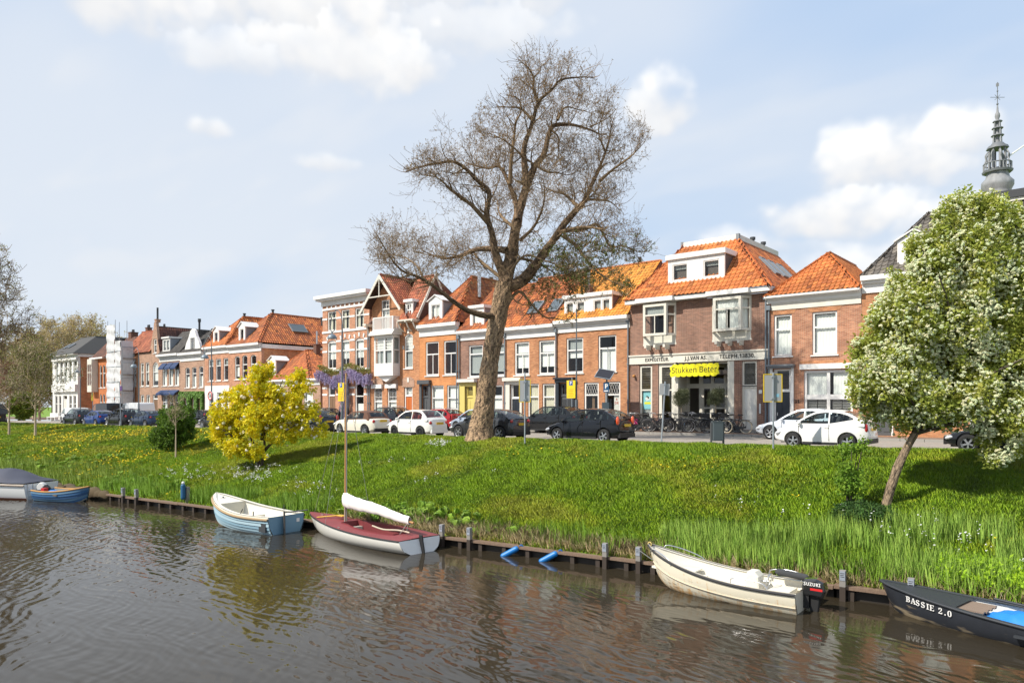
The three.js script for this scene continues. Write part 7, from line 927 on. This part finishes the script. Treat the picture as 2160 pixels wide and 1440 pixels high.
{ // wisteria on the banded house
  const t = thing('wisteria', 'flowering purple wisteria trained over the banded brick house', 'climber', [-33.4, -.2, .2]), rnd = rng(101), list = [], lv = [];
  obj('vine', [limb([V(.35, 0, .05), V(.2, 1.2, .1), V(.35, 2.6, .08), V(.1, 4.6, .1), V(-1.4, 4.8, .12), V(-3.4, 4.7, .12)], .07, .03, 7, .4), limb([V(.1, 4.5, .1), V(1.6, 4.9, .12), V(3.6, 4.7, .12)], .05, .02, 7, .4)], barkDark, t);
  const add = (x, y, z, s) => list.push([x, y, z, s, [(rnd() - .5) * .5, rnd() * 6, (rnd() - .5) * .5], vary([.50, .44, .62], .4, rnd)]);
  for (let i = 0; i < 520; i++) { const x = lerp(-3.7, 3.9, rnd()); add(x, 4.75 + .28 * Math.sin(x * 1.4) - rnd() * .95 * (1 - .35 * Math.abs(x) / 4), .1 + rnd() * .5, .8 + rnd() * .6); } for (let i = 0; i < 230; i++) add(.2 + (rnd() - .5) * .9, lerp(.6, 4.2, rnd()), .05 + rnd() * .4, .7 + rnd() * .5);
  const g = [], r2 = rng(6); for (let i = 0; i < 34; i++) { const s = r2(), a = r2() * 6.28, rr = .07 * (1 - s * .8); g.push(new THREE.CircleGeometry(.03, 5).rotateX(r2() * 3).rotateY(a).translate(Math.cos(a) * rr, -s * .34, Math.sin(a) * rr)); } inst('blossoms', merge(g), leafM([1, 1, 1], .3), list, t);
  for (let i = 0; i < 420; i++) { const x = lerp(-3.6, 3.8, rnd()); lv.push([x, 4.95 + .25 * Math.sin(x * 1.4) + (rnd() - .5) * .5, .1 + rnd() * .3, .7 + .5 * rnd(), [rnd() * 6, rnd() * 6, rnd() * 6], vary([.24, .24, .05], .4, rnd)]); } for (let i = 0; i < 160; i++) lv.push([.25 + (rnd() - .5) * .8, lerp(.3, 4.4, rnd()), .05 + rnd() * .3, .7, [rnd() * 6, rnd() * 6, rnd() * 6], vary([.17, .16, .05], .4, rnd)]); inst('leaves', leafSpray(7, .12, .03, .15, rng(8)), leafM([1, 1, 1], .35), lv, t);
}
{ // ground cover of the bank
  const rnd = rng(200), blade = (n, hmin, hmax, w, lean, spread, seed) => { const r = rng(seed), P = [], N = []; for (let i = 0; i < n; i++) { const a = r() * 6.28, h = lerp(hmin, hmax, r()), l = lean * (.3 + r()) * h, o = V((r() - .5) * spread, 0, (r() - .5) * spread), d = V(Math.cos(a), 0, Math.sin(a)), s = V(-d.z, 0, d.x).multiplyScalar(w * (.7 + .6 * r())); const m = o.clone().addScaledVector(d, l * .35).add(V(0, h * .6, 0)), t = o.clone().addScaledVector(d, l).add(V(0, h, 0)); const a0 = o.clone().add(s), a1 = o.clone().sub(s), m0 = m.clone().addScaledVector(s, .7), m1 = m.clone().addScaledVector(s, -.7); for (const tri of [[a0, a1, m0], [a1, m1, m0], [m0, m1, t]]) { for (const q of tri) { P.push(q.x, q.y, q.z); } const nn = tri[1].clone().sub(tri[0]).cross(tri[2].clone().sub(tri[0])).normalize(); nn.y = Math.abs(nn.y) + .6; nn.normalize(); for (let k = 0; k < 3; k++) N.push(nn.x, nn.y, nn.z); } } const g = new THREE.BufferGeometry(); g.setAttribute('position', new THREE.Float32BufferAttribute(P, 3)); g.setAttribute('normal', new THREE.Float32BufferAttribute(N, 3)); g.setAttribute('uv', new THREE.Float32BufferAttribute(new Float32Array(P.length / 3 * 2), 2)); return g; };
  const gMat = leafM([1, 1, 1], .35), G = [], TL = [], F1 = [], F2 = [], RD = [], BR = [], NT = [], DR = [];
  const green = [[.33, .52, .014], [.38, .57, .016], [.24, .42, .014], [.46, .60, .022], [.50, .56, .05]];
  for (let i = 0; i < 150000; i++) {
    const k = rnd(), x = k < .62 ? lerp(-26, 24, rnd()) : lerp(-100, -18, Math.pow(rnd(), .7)), e = edgeZ(x), z = lerp(e - .1, quayZ(x) - .1, rnd()), n = fbm(x * .35, z * .5, 9, 3), y = bankY(x, z);
    const c = green[clamp(Math.floor(n * 8.5 - 2.2 + rnd() * 1.8), 0, 4)], far = x < -26 ? 1.7 : 1, m = fbm(x * 1.3, z * 1.3, 4, 2); G.push([x, y - .02, z, [far * (1 + .5 * rnd()), (.45 + .85 * m) * (x < -26 ? 1.25 : 1), far * (1 + .5 * rnd())], [(rnd() - .5) * .3, rnd() * 6.28, (rnd() - .5) * .3], vary(c, .3, rnd)]);
  }
  inst('grass', blade(18, .07, .20, .0075, .75, .18, 1), gMat, G, scene).userData = { kind: 'stuff', label: 'short bright green grass covering the bank', category: 'grass' };
  for (let i = 0; i < 5200; i++) { const x = lerp(-60, 24, rnd()), q = quayZ(x), z = q - .15 - Math.pow(rnd(), 1.6) * (x < -20 ? 3.5 : 1.6), m = fbm(x * .5, 2, 6, 2); if (m < .40 || (x > -4 && x < 9 && rnd() < .75)) continue; TL.push([x, bankY(x, z) - .02, z, [1, .7 + 1.0 * m * rnd() + .2, 1], [(rnd() - .5) * .3, rnd() * 6.28, (rnd() - .5) * .3], vary(x < -20 ? [.24, .34, .04] : [.20, .35, .025], .4, rnd)]); }
  inst('tall_grass', blade(10, .25, .55, .009, .45, .22, 2), gMat, TL, scene).userData = { kind: 'stuff', label: 'taller grass fringe growing along the waterline', category: 'grass' };
  for (let i = 0; i < 5600; i++) { const x = lerp(8.6, 24, rnd()), q = quayZ(x), w = lerp(1.4, 4.0, sstep(8.5, 15, x)), z = q - .15 - rnd() * w; if (fbm(x * .8, z * .8, 3, 2) < .36) continue; RD.push([x, bankY(x, z) - .03, z, [1, .75 + .45 * rnd(), 1], [(rnd() - .5) * .16, rnd() * 6.28, (rnd() - .5) * .16], vary([[.29, .44, .07], [.34, .49, .08], [.23, .38, .05]][Math.floor(rnd() * 3)], .35, rnd)]); }
  inst('reeds', blade(7, .42, .92, .010, .22, .22, 3), gMat, RD, scene).userData = { kind: 'stuff', label: 'dense upright green reeds at the right end of the bank', category: 'reeds' };
  for (let i = 0; i < 4200; i++) { const x = lerp(-3, 24, rnd()), z = quayZ(x) - .12 - Math.pow(rnd(), 1.5) * .9; DR.push([x, bankY(x, z) - .01, z, [1, .5 + .6 * rnd(), 1], [(rnd() - .5) * .6, rnd() * 6.28, (rnd() - .5) * .6], vary([.46, .37, .19], .4, rnd)]); }
  inst('dry_grass', blade(9, .15, .42, .008, .9, .2, 4), gMat, DR, scene).userData = { kind: 'stuff', label: 'dry straw-coloured grass along the plank edge', category: 'grass' };
  const big = (() => { const r = rng(5), g = []; for (let i = 0; i < 6; i++) { const a = i * 1.05 + r(), L = .15 + .12 * r(), tilt = .1 + r() * .9; g.push(grid(4, 4, (u, v) => { const w = Math.sin(Math.PI * Math.pow(clamp(v * .94 + .03), .75)) * L * .55, x = (u * 2 - 1) * w, y = v * L; return V(x, .16 + .12 * Math.sin(v * 2.4) + .18 * x * x * 8 * .3 + .02 * Math.sin(u * 9), y + .05); }).rotateX(-tilt).translate(0, .1 * r(), 0).rotateY(a)); } return merge(g); })();
  for (const [n, x0, x1, d0, d1] of [[95, -3.5, 2.2, .2, 1.7], [60, -33, -27, 1.6, 5.5], [12, 1.5, 4.5, .3, 1.0], [60, -22, -15, .2, 2.4], [40, -48, -36, 1, 6]]) for (let i = 0; i < n; i++) { const x = lerp(x0, x1, rnd()), z = quayZ(x) - lerp(d0, d1, rnd()); BR.push([x, bankY(x, z) - .02, z, .5 + .6 * rnd(), [(rnd() - .5) * .9, rnd() * 6.28, (rnd() - .5) * .9], vary([.23, .37, .03], .5, rnd)]); }
  inst('broadleaf_weeds', big, leafM([1, 1, 1], .35), BR, scene).userData = { kind: 'stuff', label: 'broad-leaved weeds in clumps on the lower bank', category: 'weeds' };
  for (let i = 0; i < 1500; i++) { const x = lerp(15.6, 24, rnd()), z = quayZ(x) - .2 - rnd() * 1.5; NT.push([x, bankY(x, z) + .1 + .4 * rnd(), z, .8 + .5 * rnd(), [rnd(), rnd() * 6.28, rnd()], vary([.36, .56, .02], .3, rnd)]); }
  inst('leafy_weeds', leafSpray(10, .09, .028, .2, rng(12)), leafM([1, 1, 1], .4), NT, scene).userData = { kind: 'stuff', label: 'bright leafy weeds behind the black boat', category: 'weeds' };
  const flw = merge([0, 1, 2, 3, 4].map((i) => new THREE.CircleGeometry(.022, 6).rotateX(-Math.PI / 2 + (i ? .5 : 0)).rotateY(i * 1.26).translate(i ? .02 * Math.cos(i * 1.5) : 0, .0, i ? .02 * Math.sin(i * 1.5) : 0)));
  for (let i = 0; i < 30000 && F1.length < 2700; i++) { const x = lerp(-62, 20, rnd()), e = edgeZ(x), q = quayZ(x), t = rnd(), z = lerp(e + .3, q - .5, t); const n = fbm(x * .22, z * .45, 31, 3) + (x < -16 ? .10 : -.09) - (x > -12 ? .055 : 0); if (n < .55) continue; const s = x < -25 ? 1.7 : .9; F1.push([x, bankY(x, z) + .12 + .12 * rnd(), z, s * (.7 + .6 * rnd()), [(rnd() - .2) * .8, rnd() * 6.28, 0], vary([.80, .60, .01], .2, rnd)]); }
  inst('dandelions', flw, std([1, 1, 1], .8), F1, scene).userData = { kind: 'stuff', label: 'yellow dandelions scattered over the bank, thickest at left', category: 'flowers' };
  for (const [n, x, z, sx, sz] of [[30, -5.4, 15.9, .9, .5], [80, -12.9, 21.0, 2.6, 1.2], [34, -17, 22, 3.2, 1.2], [20, -8, 21.5, 3.5, 1.2], [22, 16, 19, 4, 1.5], [6, 10.5, 18.5, 2, 1], [12, -4, 19, 5, 2.5]]) for (let i = 0; i < n; i++) { const a = x + sx * (rnd() + rnd() - 1), b = Math.min(quayZ(a) - .2, z + sz * (rnd() + rnd() - 1)); for (let k = 0; k < 5; k++) F2.push([a + (rnd() - .5) * .16, bankY(a, b) + .28 + .12 * rnd() + (a > 8 ? .45 * rnd() : 0), b + (rnd() - .5) * .16, .4 + .5 * rnd(), [(rnd() - .3), rnd() * 6.28, 0], [.8, .8, .78]]); }
  inst('white_flowers', flw, std([1, 1, 1], .8), F2, scene).userData = { kind: 'stuff', label: 'small white wild flowers in patches on the bank', category: 'flowers' };
}

// ---------- street furniture ----------
const galv = std([.36, .40, .43], .45, { metalness: .5 }), signGrey = std([.40, .41, .41], .5), signYellow = std([.80, .56, .02], .45), signBlue = std([.01, .08, .33], .4), poleGrey = std([.12, .145, .165], .5);
function lampPost(label, x, z, H, o = {}) {
  const t = thing('street_lamp', label, 'street lamp', [x, roadY(x), z], 0, 'hook-armed street lamps');
  obj('pole', [bar(V(0, 0, 0), V(0, 1.6, 0), .10, .09, 12), bar(V(0, 1.6, 0), V(0, H - 1.0, 0), .06, .045, 10), new THREE.CylinderGeometry(.11, .11, .08, 12).translate(0, 1.6, 0)], poleGrey, t);
  const arc = []; for (let i = 0; i <= 12; i++) { const a = i / 12 * Math.PI * .98; arc.push(V(-.62 + .62 * Math.cos(a), H - 1.0 + .95 * Math.sin(a), 0)); } arc.push(V(-1.3, H - 1.2, 0), V(-1.1, H - 1.42, 0), V(-.85, H - 1.35, 0), V(-.8, H - 1.15, 0));
  obj('arm', [tube(arc, .028, 50, 6)], poleGrey, t); obj('lamp_head', [new THREE.SphereGeometry(.3, 18, 9, 0, Math.PI * 2, 0, Math.PI / 2).scale(1, .95, 1).translate(-1.1, H - 1.85, 0), bar(V(-1.1, H - 1.6, 0), V(-1.1, H - 1.42, 0), .05), new THREE.CylinderGeometry(.31, .31, .05, 18).translate(-1.1, H - 1.87, 0)], std([.20, .24, .27], .45, { metalness: .3 }), t); return t;
}
function parkSign(parent, x, y, z, w, h, lines = 1) { const p = obj('parking_sign', [ext([[-w / 2, 0], [w / 2, 0], [w / 2, h], [-w / 2, h]], .03).translate(x, y, z)], signYellow, parent); const s = w * .42; obj('parking_symbol', [B(x - s / 2, x + s / 2, y + h - s * 1.15, y + h - s * .1, z + .031, z + .036)], signBlue, p); obj('letter', [text('P', s * .72, .004).translate(x, y + h - s * .98, z + .0365)], M.white, p); if (lines) for (let i = 0; i < 5; i++) obj('sign_text', [B(x - w * (.3 - .04 * (i % 2)), x + w * (.32 - .05 * (i % 3)), y + h * (.48 - i * .09), y + h * (.48 - i * .09) + .022, z + .031, z + .034)], std([.35, .16, .01], .6), p); return p; }
{ const l = lampPost('hook-armed street lamp with yellow parking sign beside the cream convertible', -20.4, 10.2, 8.1); parkSign(l, 0, 2.05, .07, .62, 1.2);
  const l2 = lampPost('hook-armed street lamp with a 30 speed sign left of the yellow-leaved shrub', -37.7, 10.1, 7.6); const s = obj('speed_sign', [new THREE.CylinderGeometry(.36, .36, .03, 28).rotateX(Math.PI / 2).translate(0, 2.65, .1)], M.white, l2); obj('red_ring', [new THREE.TorusGeometry(.31, .045, 8, 32).translate(0, 2.65, .118)], std([.5, .015, .02], .5), s); obj('numerals', [text('30', .26, .006).translate(0, 2.53, .1165)], M.black, s);
  lampPost('hook-armed street lamp in front of the white sheeting', -51.4, 10, 7.4); lampPost('farthest hook-armed street lamp by the white corner house', -78.3, 5.5, 8.0); }
{ const t = thing('lamp_mast', 'tall dark mast with yellow parking sign in front of the grey door', 'mast', [-7.45, .1, 2.0]); obj('pole', [bar(V(0, 0, 0), V(0, 1.9, 0), .11, .1, 12), bar(V(0, 1.9, 0), V(0, 7.6, 0), .055, .035, 10), new THREE.CylinderGeometry(.13, .13, .06, 12).translate(0, 1.1, 0)], poleGrey, t); parkSign(t, -.33, 2.0, .1, .66, 1.12); obj('sign_post', [bar(V(-.3, 0, .06), V(-.3, 3.3, .06), .03)], galv, t); }
{ const t = thing('parking_meter', 'solar-powered parking meter with blue sign before the lattice windows', 'parking meter', [-5.2, .1, 2.0]); obj('pole', [bar(V(0, 0, 0), V(0, 3.3, 0), .05)], poleGrey, t); obj('cabinet', [B(-.25, .25, .2, 1.55, -.16, .16), ext([[-.16, 0], [.18, 0], [.14, .12], [-.16, .18]], .5).rotateY(Math.PI / 2).translate(-.25, 1.551, .0)], std([.035, .055, .07], .5), t); const s = obj('parking_sign', [B(-.2, .2, 2.35, 2.95, .052, .08)], std([.012, .07, .16], .4), t); obj('letter', [text('P', .3, .005).translate(.02, 2.56, .0805)], M.white, s); obj('sign_text', [B(-.15, .14, 2.4, 2.46, .0805, .083)], M.white, s); const so = obj('solar_panel', [B(-.5, .5, -.02, .02, -.36, .36)], std([.03, .028, .032], .25), t); so.position.set(-.12, 3.45, .05); so.rotation.set(.75, .0, -.25); obj('panel_frame', [B(-.53, .53, -.03, .03, .36, .39), B(-.53, .53, -.03, .03, -.39, -.36), B(-.53, -.5, -.03, .03, -.36, .36), B(.5, .53, -.03, .03, -.36, .36)], galv, so); }
function backSign(label, pos, w, y0, h, top, o = {}) { const t = thing('road_sign', label, 'sign', pos, .7); if (o.tilt) t.rotation.z = o.tilt; obj('pole', [bar(V(0, -.25, 0), V(0, top, 0), .034, .034, 10)], galv, t); const p = obj('panel', [ext([[-w / 2, y0], [w / 2, y0], [w / 2, y0 + h], [-w / 2, y0 + h]], .018, .006).translate(0, 0, -.055)], signGrey, t); if (!o.plain) obj('yellow_edge', [B(-w / 2 - .025, w / 2 + .025, y0 + h, y0 + h + .03, -.06, -.03), B(-w / 2 - .025, w / 2 + .025, y0 - .03, y0, -.06, -.03), B(-w / 2 - .03, -w / 2, y0, y0 + h, -.06, -.03), B(w / 2, w / 2 + .03, y0, y0 + h, -.06, -.03)], signYellow, p); obj('clamp', [B(-.06, .06, y0 + h * .88, y0 + h * .94, -.036, .04), B(-.06, .06, y0 + h * .06, y0 + h * .12, -.036, .04)], galv, t); if (o.sticker) obj('sticker', [B(w * .18, w * .36, y0 + h * .16, y0 + h * .28, -.036, -.034)], o.sticker, p); return t; }
backSign('back of a grey yellow-edged sign just right of the big trunk', [-1.5, -.12, 14.5], .46, 1.95, .96, 3.25, { sticker: M.white });
backSign('back of a small grey sign on a leaning post left of the litter bin', [3.64, 0, 11.52], .44, 2.1, .5, 2.7, { plain: 1, tilt: -.065 });
backSign('back of a large grey yellow-edged sign before the white hatchback', [8.97, -.06, 12.84], .64, 1.88, .98, 2.95, { sticker: std([.3, .6, .75], .5) });
{ const t = thing('slanted_post', 'thin leaning grey post among the far-left cars', 'post', [-48.1, -.3, 12.9]); t.rotation.z = .07; obj('pole', [bar(V(0, -.1, 0), V(0, 4.0, 0), .045)], galv, t); obj('sign', [B(.05, .45, 3.2, 3.6, -.02, .02)], std([.12, .06, .2], .5), t); }
{ const t = thing('litter_bin', 'square dark grey litter bin on two legs at the roadside', 'litter bin', [6.54, 0, 12.3], .7); obj('leg', [B(-.27, -.21, -.2, .98, -.05, .05)], M.greyPaint, t); obj('leg', [B(.21, .27, -.2, 1.02, -.05, .05)], M.greyPaint, t); obj('box', [ext([[-.2, .27], [.2, .27], [.2, 1.0], [-.2, 1.0]], .34, .02).translate(0, 0, -.17)], std([.075, .095, .105], .55), t); obj('lid', [B(-.21, .21, 1.001, 1.04, -.18, .18)], std([.07, .09, .1], .5), t); }
{ const t = thing('scaffold', 'scaffold tower wrapped in white sheeting on the red brick house', 'scaffold', [-77.9, -.6, 1.0]); for (const [x, z] of [[-2.2, -.7], [2.2, -.7], [-2.2, .7], [2.2, .7], [.1, -.7], [.1, .7]]) obj('standard', [bar(V(x, 0, z), V(x, x > 2 ? 9.5 : 12.9, z), .035)], galv, t); for (let y = 1.8; y < 13; y += 1.9) obj('ledger', [bar(V(-2.2, y, .7), V(y > 10 ? .1 : 2.2, y, .7), .03), bar(V(2.2, Math.min(y, 9.4), -.7), V(2.2, Math.min(y, 9.4), .7), .03)], galv, t); for (let y = 2; y < 10; y += 2) obj('platform', [B(-2.1, 2.1, y, y + .05, -.65, .6)], M.wood, t);
  obj('sheeting', [grid(20, 50, (u, v) => V(lerp(-2.3, .15, u), lerp(.9, 12.3, v), .78 + .05 * Math.sin(v * 60 + u * 3) + .05 * fbm(u * 5, v * 20, 2, 2))), grid(20, 40, (u, v) => V(lerp(.15, 1.9, u), lerp(.9, 10.2, v), .78 + .05 * Math.sin(v * 50 + u * 4) + .05 * fbm(u * 5, v * 20, 4, 2))), grid(8, 40, (u, v) => V(1.92, lerp(.9, 10.2, v), lerp(.78, -.7, u) + .03 * Math.sin(v * 40)))], std([1, 1, 1], .7, { map: grime([.66, .67, .68], 15, .22) }), t); each('sheet_seam', [3.2, 5.1, 7.0, 8.9].map((y) => B(-2.3, 1.9, y, y + .05, .84, .87)), galv, t); }
{ const t = thing('garden_bench', 'white bench before the far corner house', 'bench', [-98, roadY(-98) + .12, 2.2]); obj('seat', [B(-1.6, 1.6, .4, .48, -.25, .25)], M.white, t); obj('backrest', [B(-1.6, 1.6, .5, 1.0, -.25, -.2)], M.white, t); for (const x of [-1.5, 0, 1.5]) obj('leg', [B(x - .08, x + .08, 0, .4, -.22, .22)], M.white, t); }
{ const t = thing('yellow_sign', 'small yellow street sign in front of the scaffolding', 'sign', [-64.4, roadY(-64), 9.2]); obj('pole', [bar(V(0, 0, 0), V(0, 3.4, 0), .035)], galv, t); parkSign(t, 0, 2.5, .04, .5, .85, 0); }
// bicycles
const bikeG = (() => { const W = .34, tyre = uvm(new THREE.TorusGeometry(W, .025, 7, 30)), sp = []; for (let i = 0; i < 14; i++) { const a = i / 14 * Math.PI * 2; sp.push(bar(V(0, 0, .02 * (i % 2 ? 1 : -1)), V(Math.cos(a) * W, Math.sin(a) * W, 0), .0025, .0025, 3)); } sp.push(new THREE.TorusGeometry(W - .025, .009, 5, 28), bar(V(0, 0, -.05), V(0, 0, .05), .02));
  const f = [[-.55, .34, -.42, .92, .016], [-.42, .90, .08, .28, .017], [.08, .28, .22, .86, .016], [.22, .86, .55, .34, .011], [.08, .28, .55, .34, .012], [-.40, .80, .17, .72, .015]].map(([a, b, c, d, r]) => bar(V(a, b, 0), V(c, d, 0), r, r, 6));
  const fend = (x) => tube([...Array(9)].map((_, i) => { const a = lerp(.3, 2.9, i / 8); return V(x + Math.cos(a) * .385, .34 + Math.sin(a) * .385, 0); }), .022, 14, 5);
  return { tyre, spokes: merge(sp), frame: merge(f), bars: merge([bar(V(-.42, .9, 0), V(-.44, 1.06, 0), .014), tube([V(-.22, 1.04, .28), V(-.38, 1.1, .24), V(-.48, 1.1, 0), V(-.38, 1.1, -.24), V(-.22, 1.04, -.28)], .013, 20, 5)]), saddle: merge([ext([[-.13, -.03], [.12, -.09], [.13, .09], [-.13, .03]], .06, .02).rotateX(-Math.PI / 2).translate(.25, .96, 0), bar(V(.22, .86, 0), V(.24, .97, 0), .014)]), fenders: merge([fend(-.55), fend(.55)]), rack: merge([B(.3, .82, .72, .735, -.07, .07), bar(V(.55, .36, .07), V(.62, .72, .07), .007), bar(V(.55, .36, -.07), V(.62, .72, -.07), .007)]), chain: merge([ext([[0, .24], [.1, .22], [.55, .29], [.58, .34], [.55, .39], [.05, .36], [0, .3]], .03).translate(0.02, 0, .03), bar(V(.08, .28, .06), V(.16, .14, .06), .01), B(.12, .2, .12, .14, .06, .14)]), crate: merge([B(-.2, .2, 0, .02, -.16, .16), B(-.2, -.18, .02, .24, -.16, .16), B(.18, .2, .02, .24, -.16, .16), B(-.18, .18, .02, .24, .14, .16), B(-.18, .18, .02, .24, -.16, -.14)]), bag: merge([ext([[-.2, 0], [.2, 0], [.18, .32], [-.18, .32]], .13, .03).translate(.56, .38, .08)]) }; })();
const creamTyre = std([.55, .47, .33], .8);
function bicycle(label, x, z, ry, col, o = {}) {
  const t = thing('bicycle', label, 'bicycle', [x, (o.y ?? roadY(x) + .12) + .02, z], ry, 'bicycles parked outside the shop'); t.rotation.x = o.lean ?? .06; const fm = std(col, .4);
  for (const q of [-.55, .55]) { const w = obj('wheel', bikeG.tyre, o.cream ? creamTyre : rubber, t); w.position.set(q, .36, 0); obj('spokes', bikeG.spokes, M.stainless, w); }
  for (const [n, m] of [['frame', fm], ['bars', o.bars ?? M.stainless], ['saddle', M.black], ['fenders', o.fend ?? fm], ['rack', M.dark], ['chain', M.dark]]) obj({ bars: 'handlebar', chain: 'chain_case', fenders: 'mudguards', rack: 'luggage_rack' }[n] ?? n, bikeG[n], m, t);
  if (o.crate) { const c = obj('crate', bikeG.crate, o.crate, t); c.position.set(-.62, .86, 0); } if (o.bag) obj('pannier', bikeG.bag, o.bag, t); return t;
}
const BK = [.012, .012, .014];
bicycle('black bicycle with magenta pannier, leftmost of the row by the brick corner', -4.35, 1.2, .5, BK, { bag: std([.5, .01, .16], .7) });
bicycle('black bicycle second from the left under the poster', -3.75, .95, .75, BK); bicycle('dark roadster bicycle below the poster with grey handlebar', -3.2, 1.25, .35, [.02, .02, .03]); bicycle('black bicycle leaning towards the left shop window', -2.65, .8, .9, BK, { lean: -.08 });
bicycle('black bicycle right of the leaning sign post', -2.0, 1.2, .55, [.03, .03, .032]); bicycle('dark blue bicycle in the middle of the row', -1.45, .85, .2, [.01, .02, .07], { lean: .1 }); bicycle('black bicycle with blue bag in front of the first olive tree', -.85, 1.25, .7, BK, { bag: std([.04, .2, .45], .7) });
bicycle('grey bicycle with raised silver handlebar before the entrance', -.25, 1.0, .4, [.3, .3, .31]); bicycle('black bicycle with tall saddle before the double doors', .35, 1.3, .6, BK); bicycle('silver bicycle with black front crate right of the double doors', .95, .95, .3, [.35, .37, .4], { crate: M.black });
bicycle('black bicycle with rear crate just left of the litter bin', 1.5, 1.3, .8, BK, { crate: M.black }); bicycle('white bicycle with black crate behind the litter bin', 2.0, .95, .25, [.6, .6, .58], { crate: M.black }); bicycle('city bicycle with cream tyres, rightmost of the row', 2.75, 1.5, .0, [.03, .035, .04], { cream: 1, crate: M.black });
bicycle('pale bicycle standing against the orange house', -20.6, .5, .1, [.5, .52, .52]); bicycle('black bicycle leaning under the lattice windows', -5.7, .45, .05, BK, { crate: M.black });
for (let i = 0; i < 9; i++) bicycle(['grey-black bicycle wedged behind the leftmost bicycle', 'black bicycle in front of the poster, nearest the kerb', 'black bicycle with crate against the brick pier left of the portal', 'charcoal bicycle nearest the kerb by the leaning sign post', 'black bicycle tight against the tall shop window', 'black bicycle nearest the kerb under the yellow sign', 'charcoal bicycle with crate beside the first olive tree', 'black bicycle nearest the kerb before the glazed doors', 'black bicycle tight against the second olive tree'][i], -3.9 + i * .66, i % 2 ? 1.75 : .6, .35 + .5 * hash(i, 3, 1), i % 3 ? BK : [.06, .06, .065], { lean: (hash(i, 1, 1) - .5) * .2, bag: M.black, crate: i % 4 === 2 ? M.black : undefined });
{ // church spire behind the houses
  const t = thing('church_spire', 'grey ornate church spire with open lantern and weathervane behind the houses', 'church', [9.6, 0, -43.87]), lead = std([1, 1, 1], .6, { map: grime([.34, .35, .36], 12, .35) }), dk = std([.15, .16, .17], .6);
  const oct = (r0, r1, y0, y1) => new THREE.CylinderGeometry(r1, r0, y1 - y0, 8).translate(0, (y0 + y1) / 2, 0), lathe = (p) => new THREE.LatheGeometry(p.map((q) => new THREE.Vector2(...q)), 16);
  obj('tower', [B(-2.4, 2.4, -1, 20.2, -2.4, 2.4), B(-2.8, 2.8, 20.2, 20.7, -2.8, 2.8)], M.brickTan, t); obj('dome', [lathe([[1.8, 20.7], [1.6, 21.3], [1.05, 21.8], [1.15, 22.2], [1.35, 22.6], [1.35, 23.0], [1.0, 23.4], [.9, 23.9]])], lead, t); obj('gallery', [oct(1.25, 1.3, 23.9, 24.1)], dk, t);
  for (let i = 0; i < 24; i++) { const a = i / 24 * 6.283; obj('baluster', [bar(V(Math.cos(a) * 1.15, 24.1, Math.sin(a) * 1.15), V(Math.cos(a) * 1.15, 24.72, Math.sin(a) * 1.15), .05, .05, 5)], lead, t); } obj('gallery_rail', [new THREE.TorusGeometry(1.15, .06, 6, 24).rotateX(Math.PI / 2).translate(0, 24.76, 0)], dk, t);
  for (let i = 0; i < 8; i++) { const a = (i + .5) / 8 * 6.283, c = Math.cos(a), s = Math.sin(a); obj('column', [bar(V(c * .72, 24.1, s * .72), V(c * .66, 26.2, s * .66), .11, .1, 6), tube([V(c * 1.1, 24.8, s * 1.1), V(c * .95, 25.2, s * .95), V(c * 1.0, 25.6, s * 1.0), V(c * .8, 25.95, s * .8)], .07, 10, 5)], lead, t); }
  obj('lantern_roof', [oct(.95, .85, 26.2, 26.45), oct(.7, .5, 26.45, 26.75)], dk, t);
  for (const [y0, y1, r] of [[26.75, 27.5, .42], [27.55, 28.2, .36], [28.25, 28.85, .28]]) { for (let i = 0; i < 4; i++) { const a = (i + .5) / 4 * 6.283; obj('pinnacle_column', [bar(V(Math.cos(a) * r, y0, Math.sin(a) * r), V(Math.cos(a) * r * .95, y1, Math.sin(a) * r * .95), .08, .07, 5)], lead, t); } obj('pinnacle_cornice', [oct(r + .14, r + .1, y1 - .06, y1 + .03)], dk, t); obj('pinnacle_core', [oct(r * .45, r * .4, y0, y1)], lead, t); }
  obj('onion', [lathe([[.2, 28.88], [.14, 29.05], [.22, 29.3], [.2, 29.55], [.1, 29.75], [.05, 30.4]])], lead, t); obj('weathervane', [bar(V(0, 30.3, 0), V(0, 32.6, 0), .035), new THREE.SphereGeometry(.1, 8, 6).translate(0, 30.5, 0), new THREE.SphereGeometry(.08, 8, 6).translate(0, 31.75, 0), bar(V(-.52, 31.15, .43), V(.52, 31.15, -.43), .025), bar(V(-.2, 30.9, .17), V(.2, 31.4, -.17), .02), bar(V(-.2, 31.4, .17), V(.2, 30.9, -.17), .02), B(-.12, .12, 32.2, 32.5, -.02, .02)], dk, t); obj('flagpole', [bar(V(.6, 25.3, -.5), V(3.6, 28.0, -3.0), .07, .05)], M.white, t);
}
renderer.render(scene, camera);
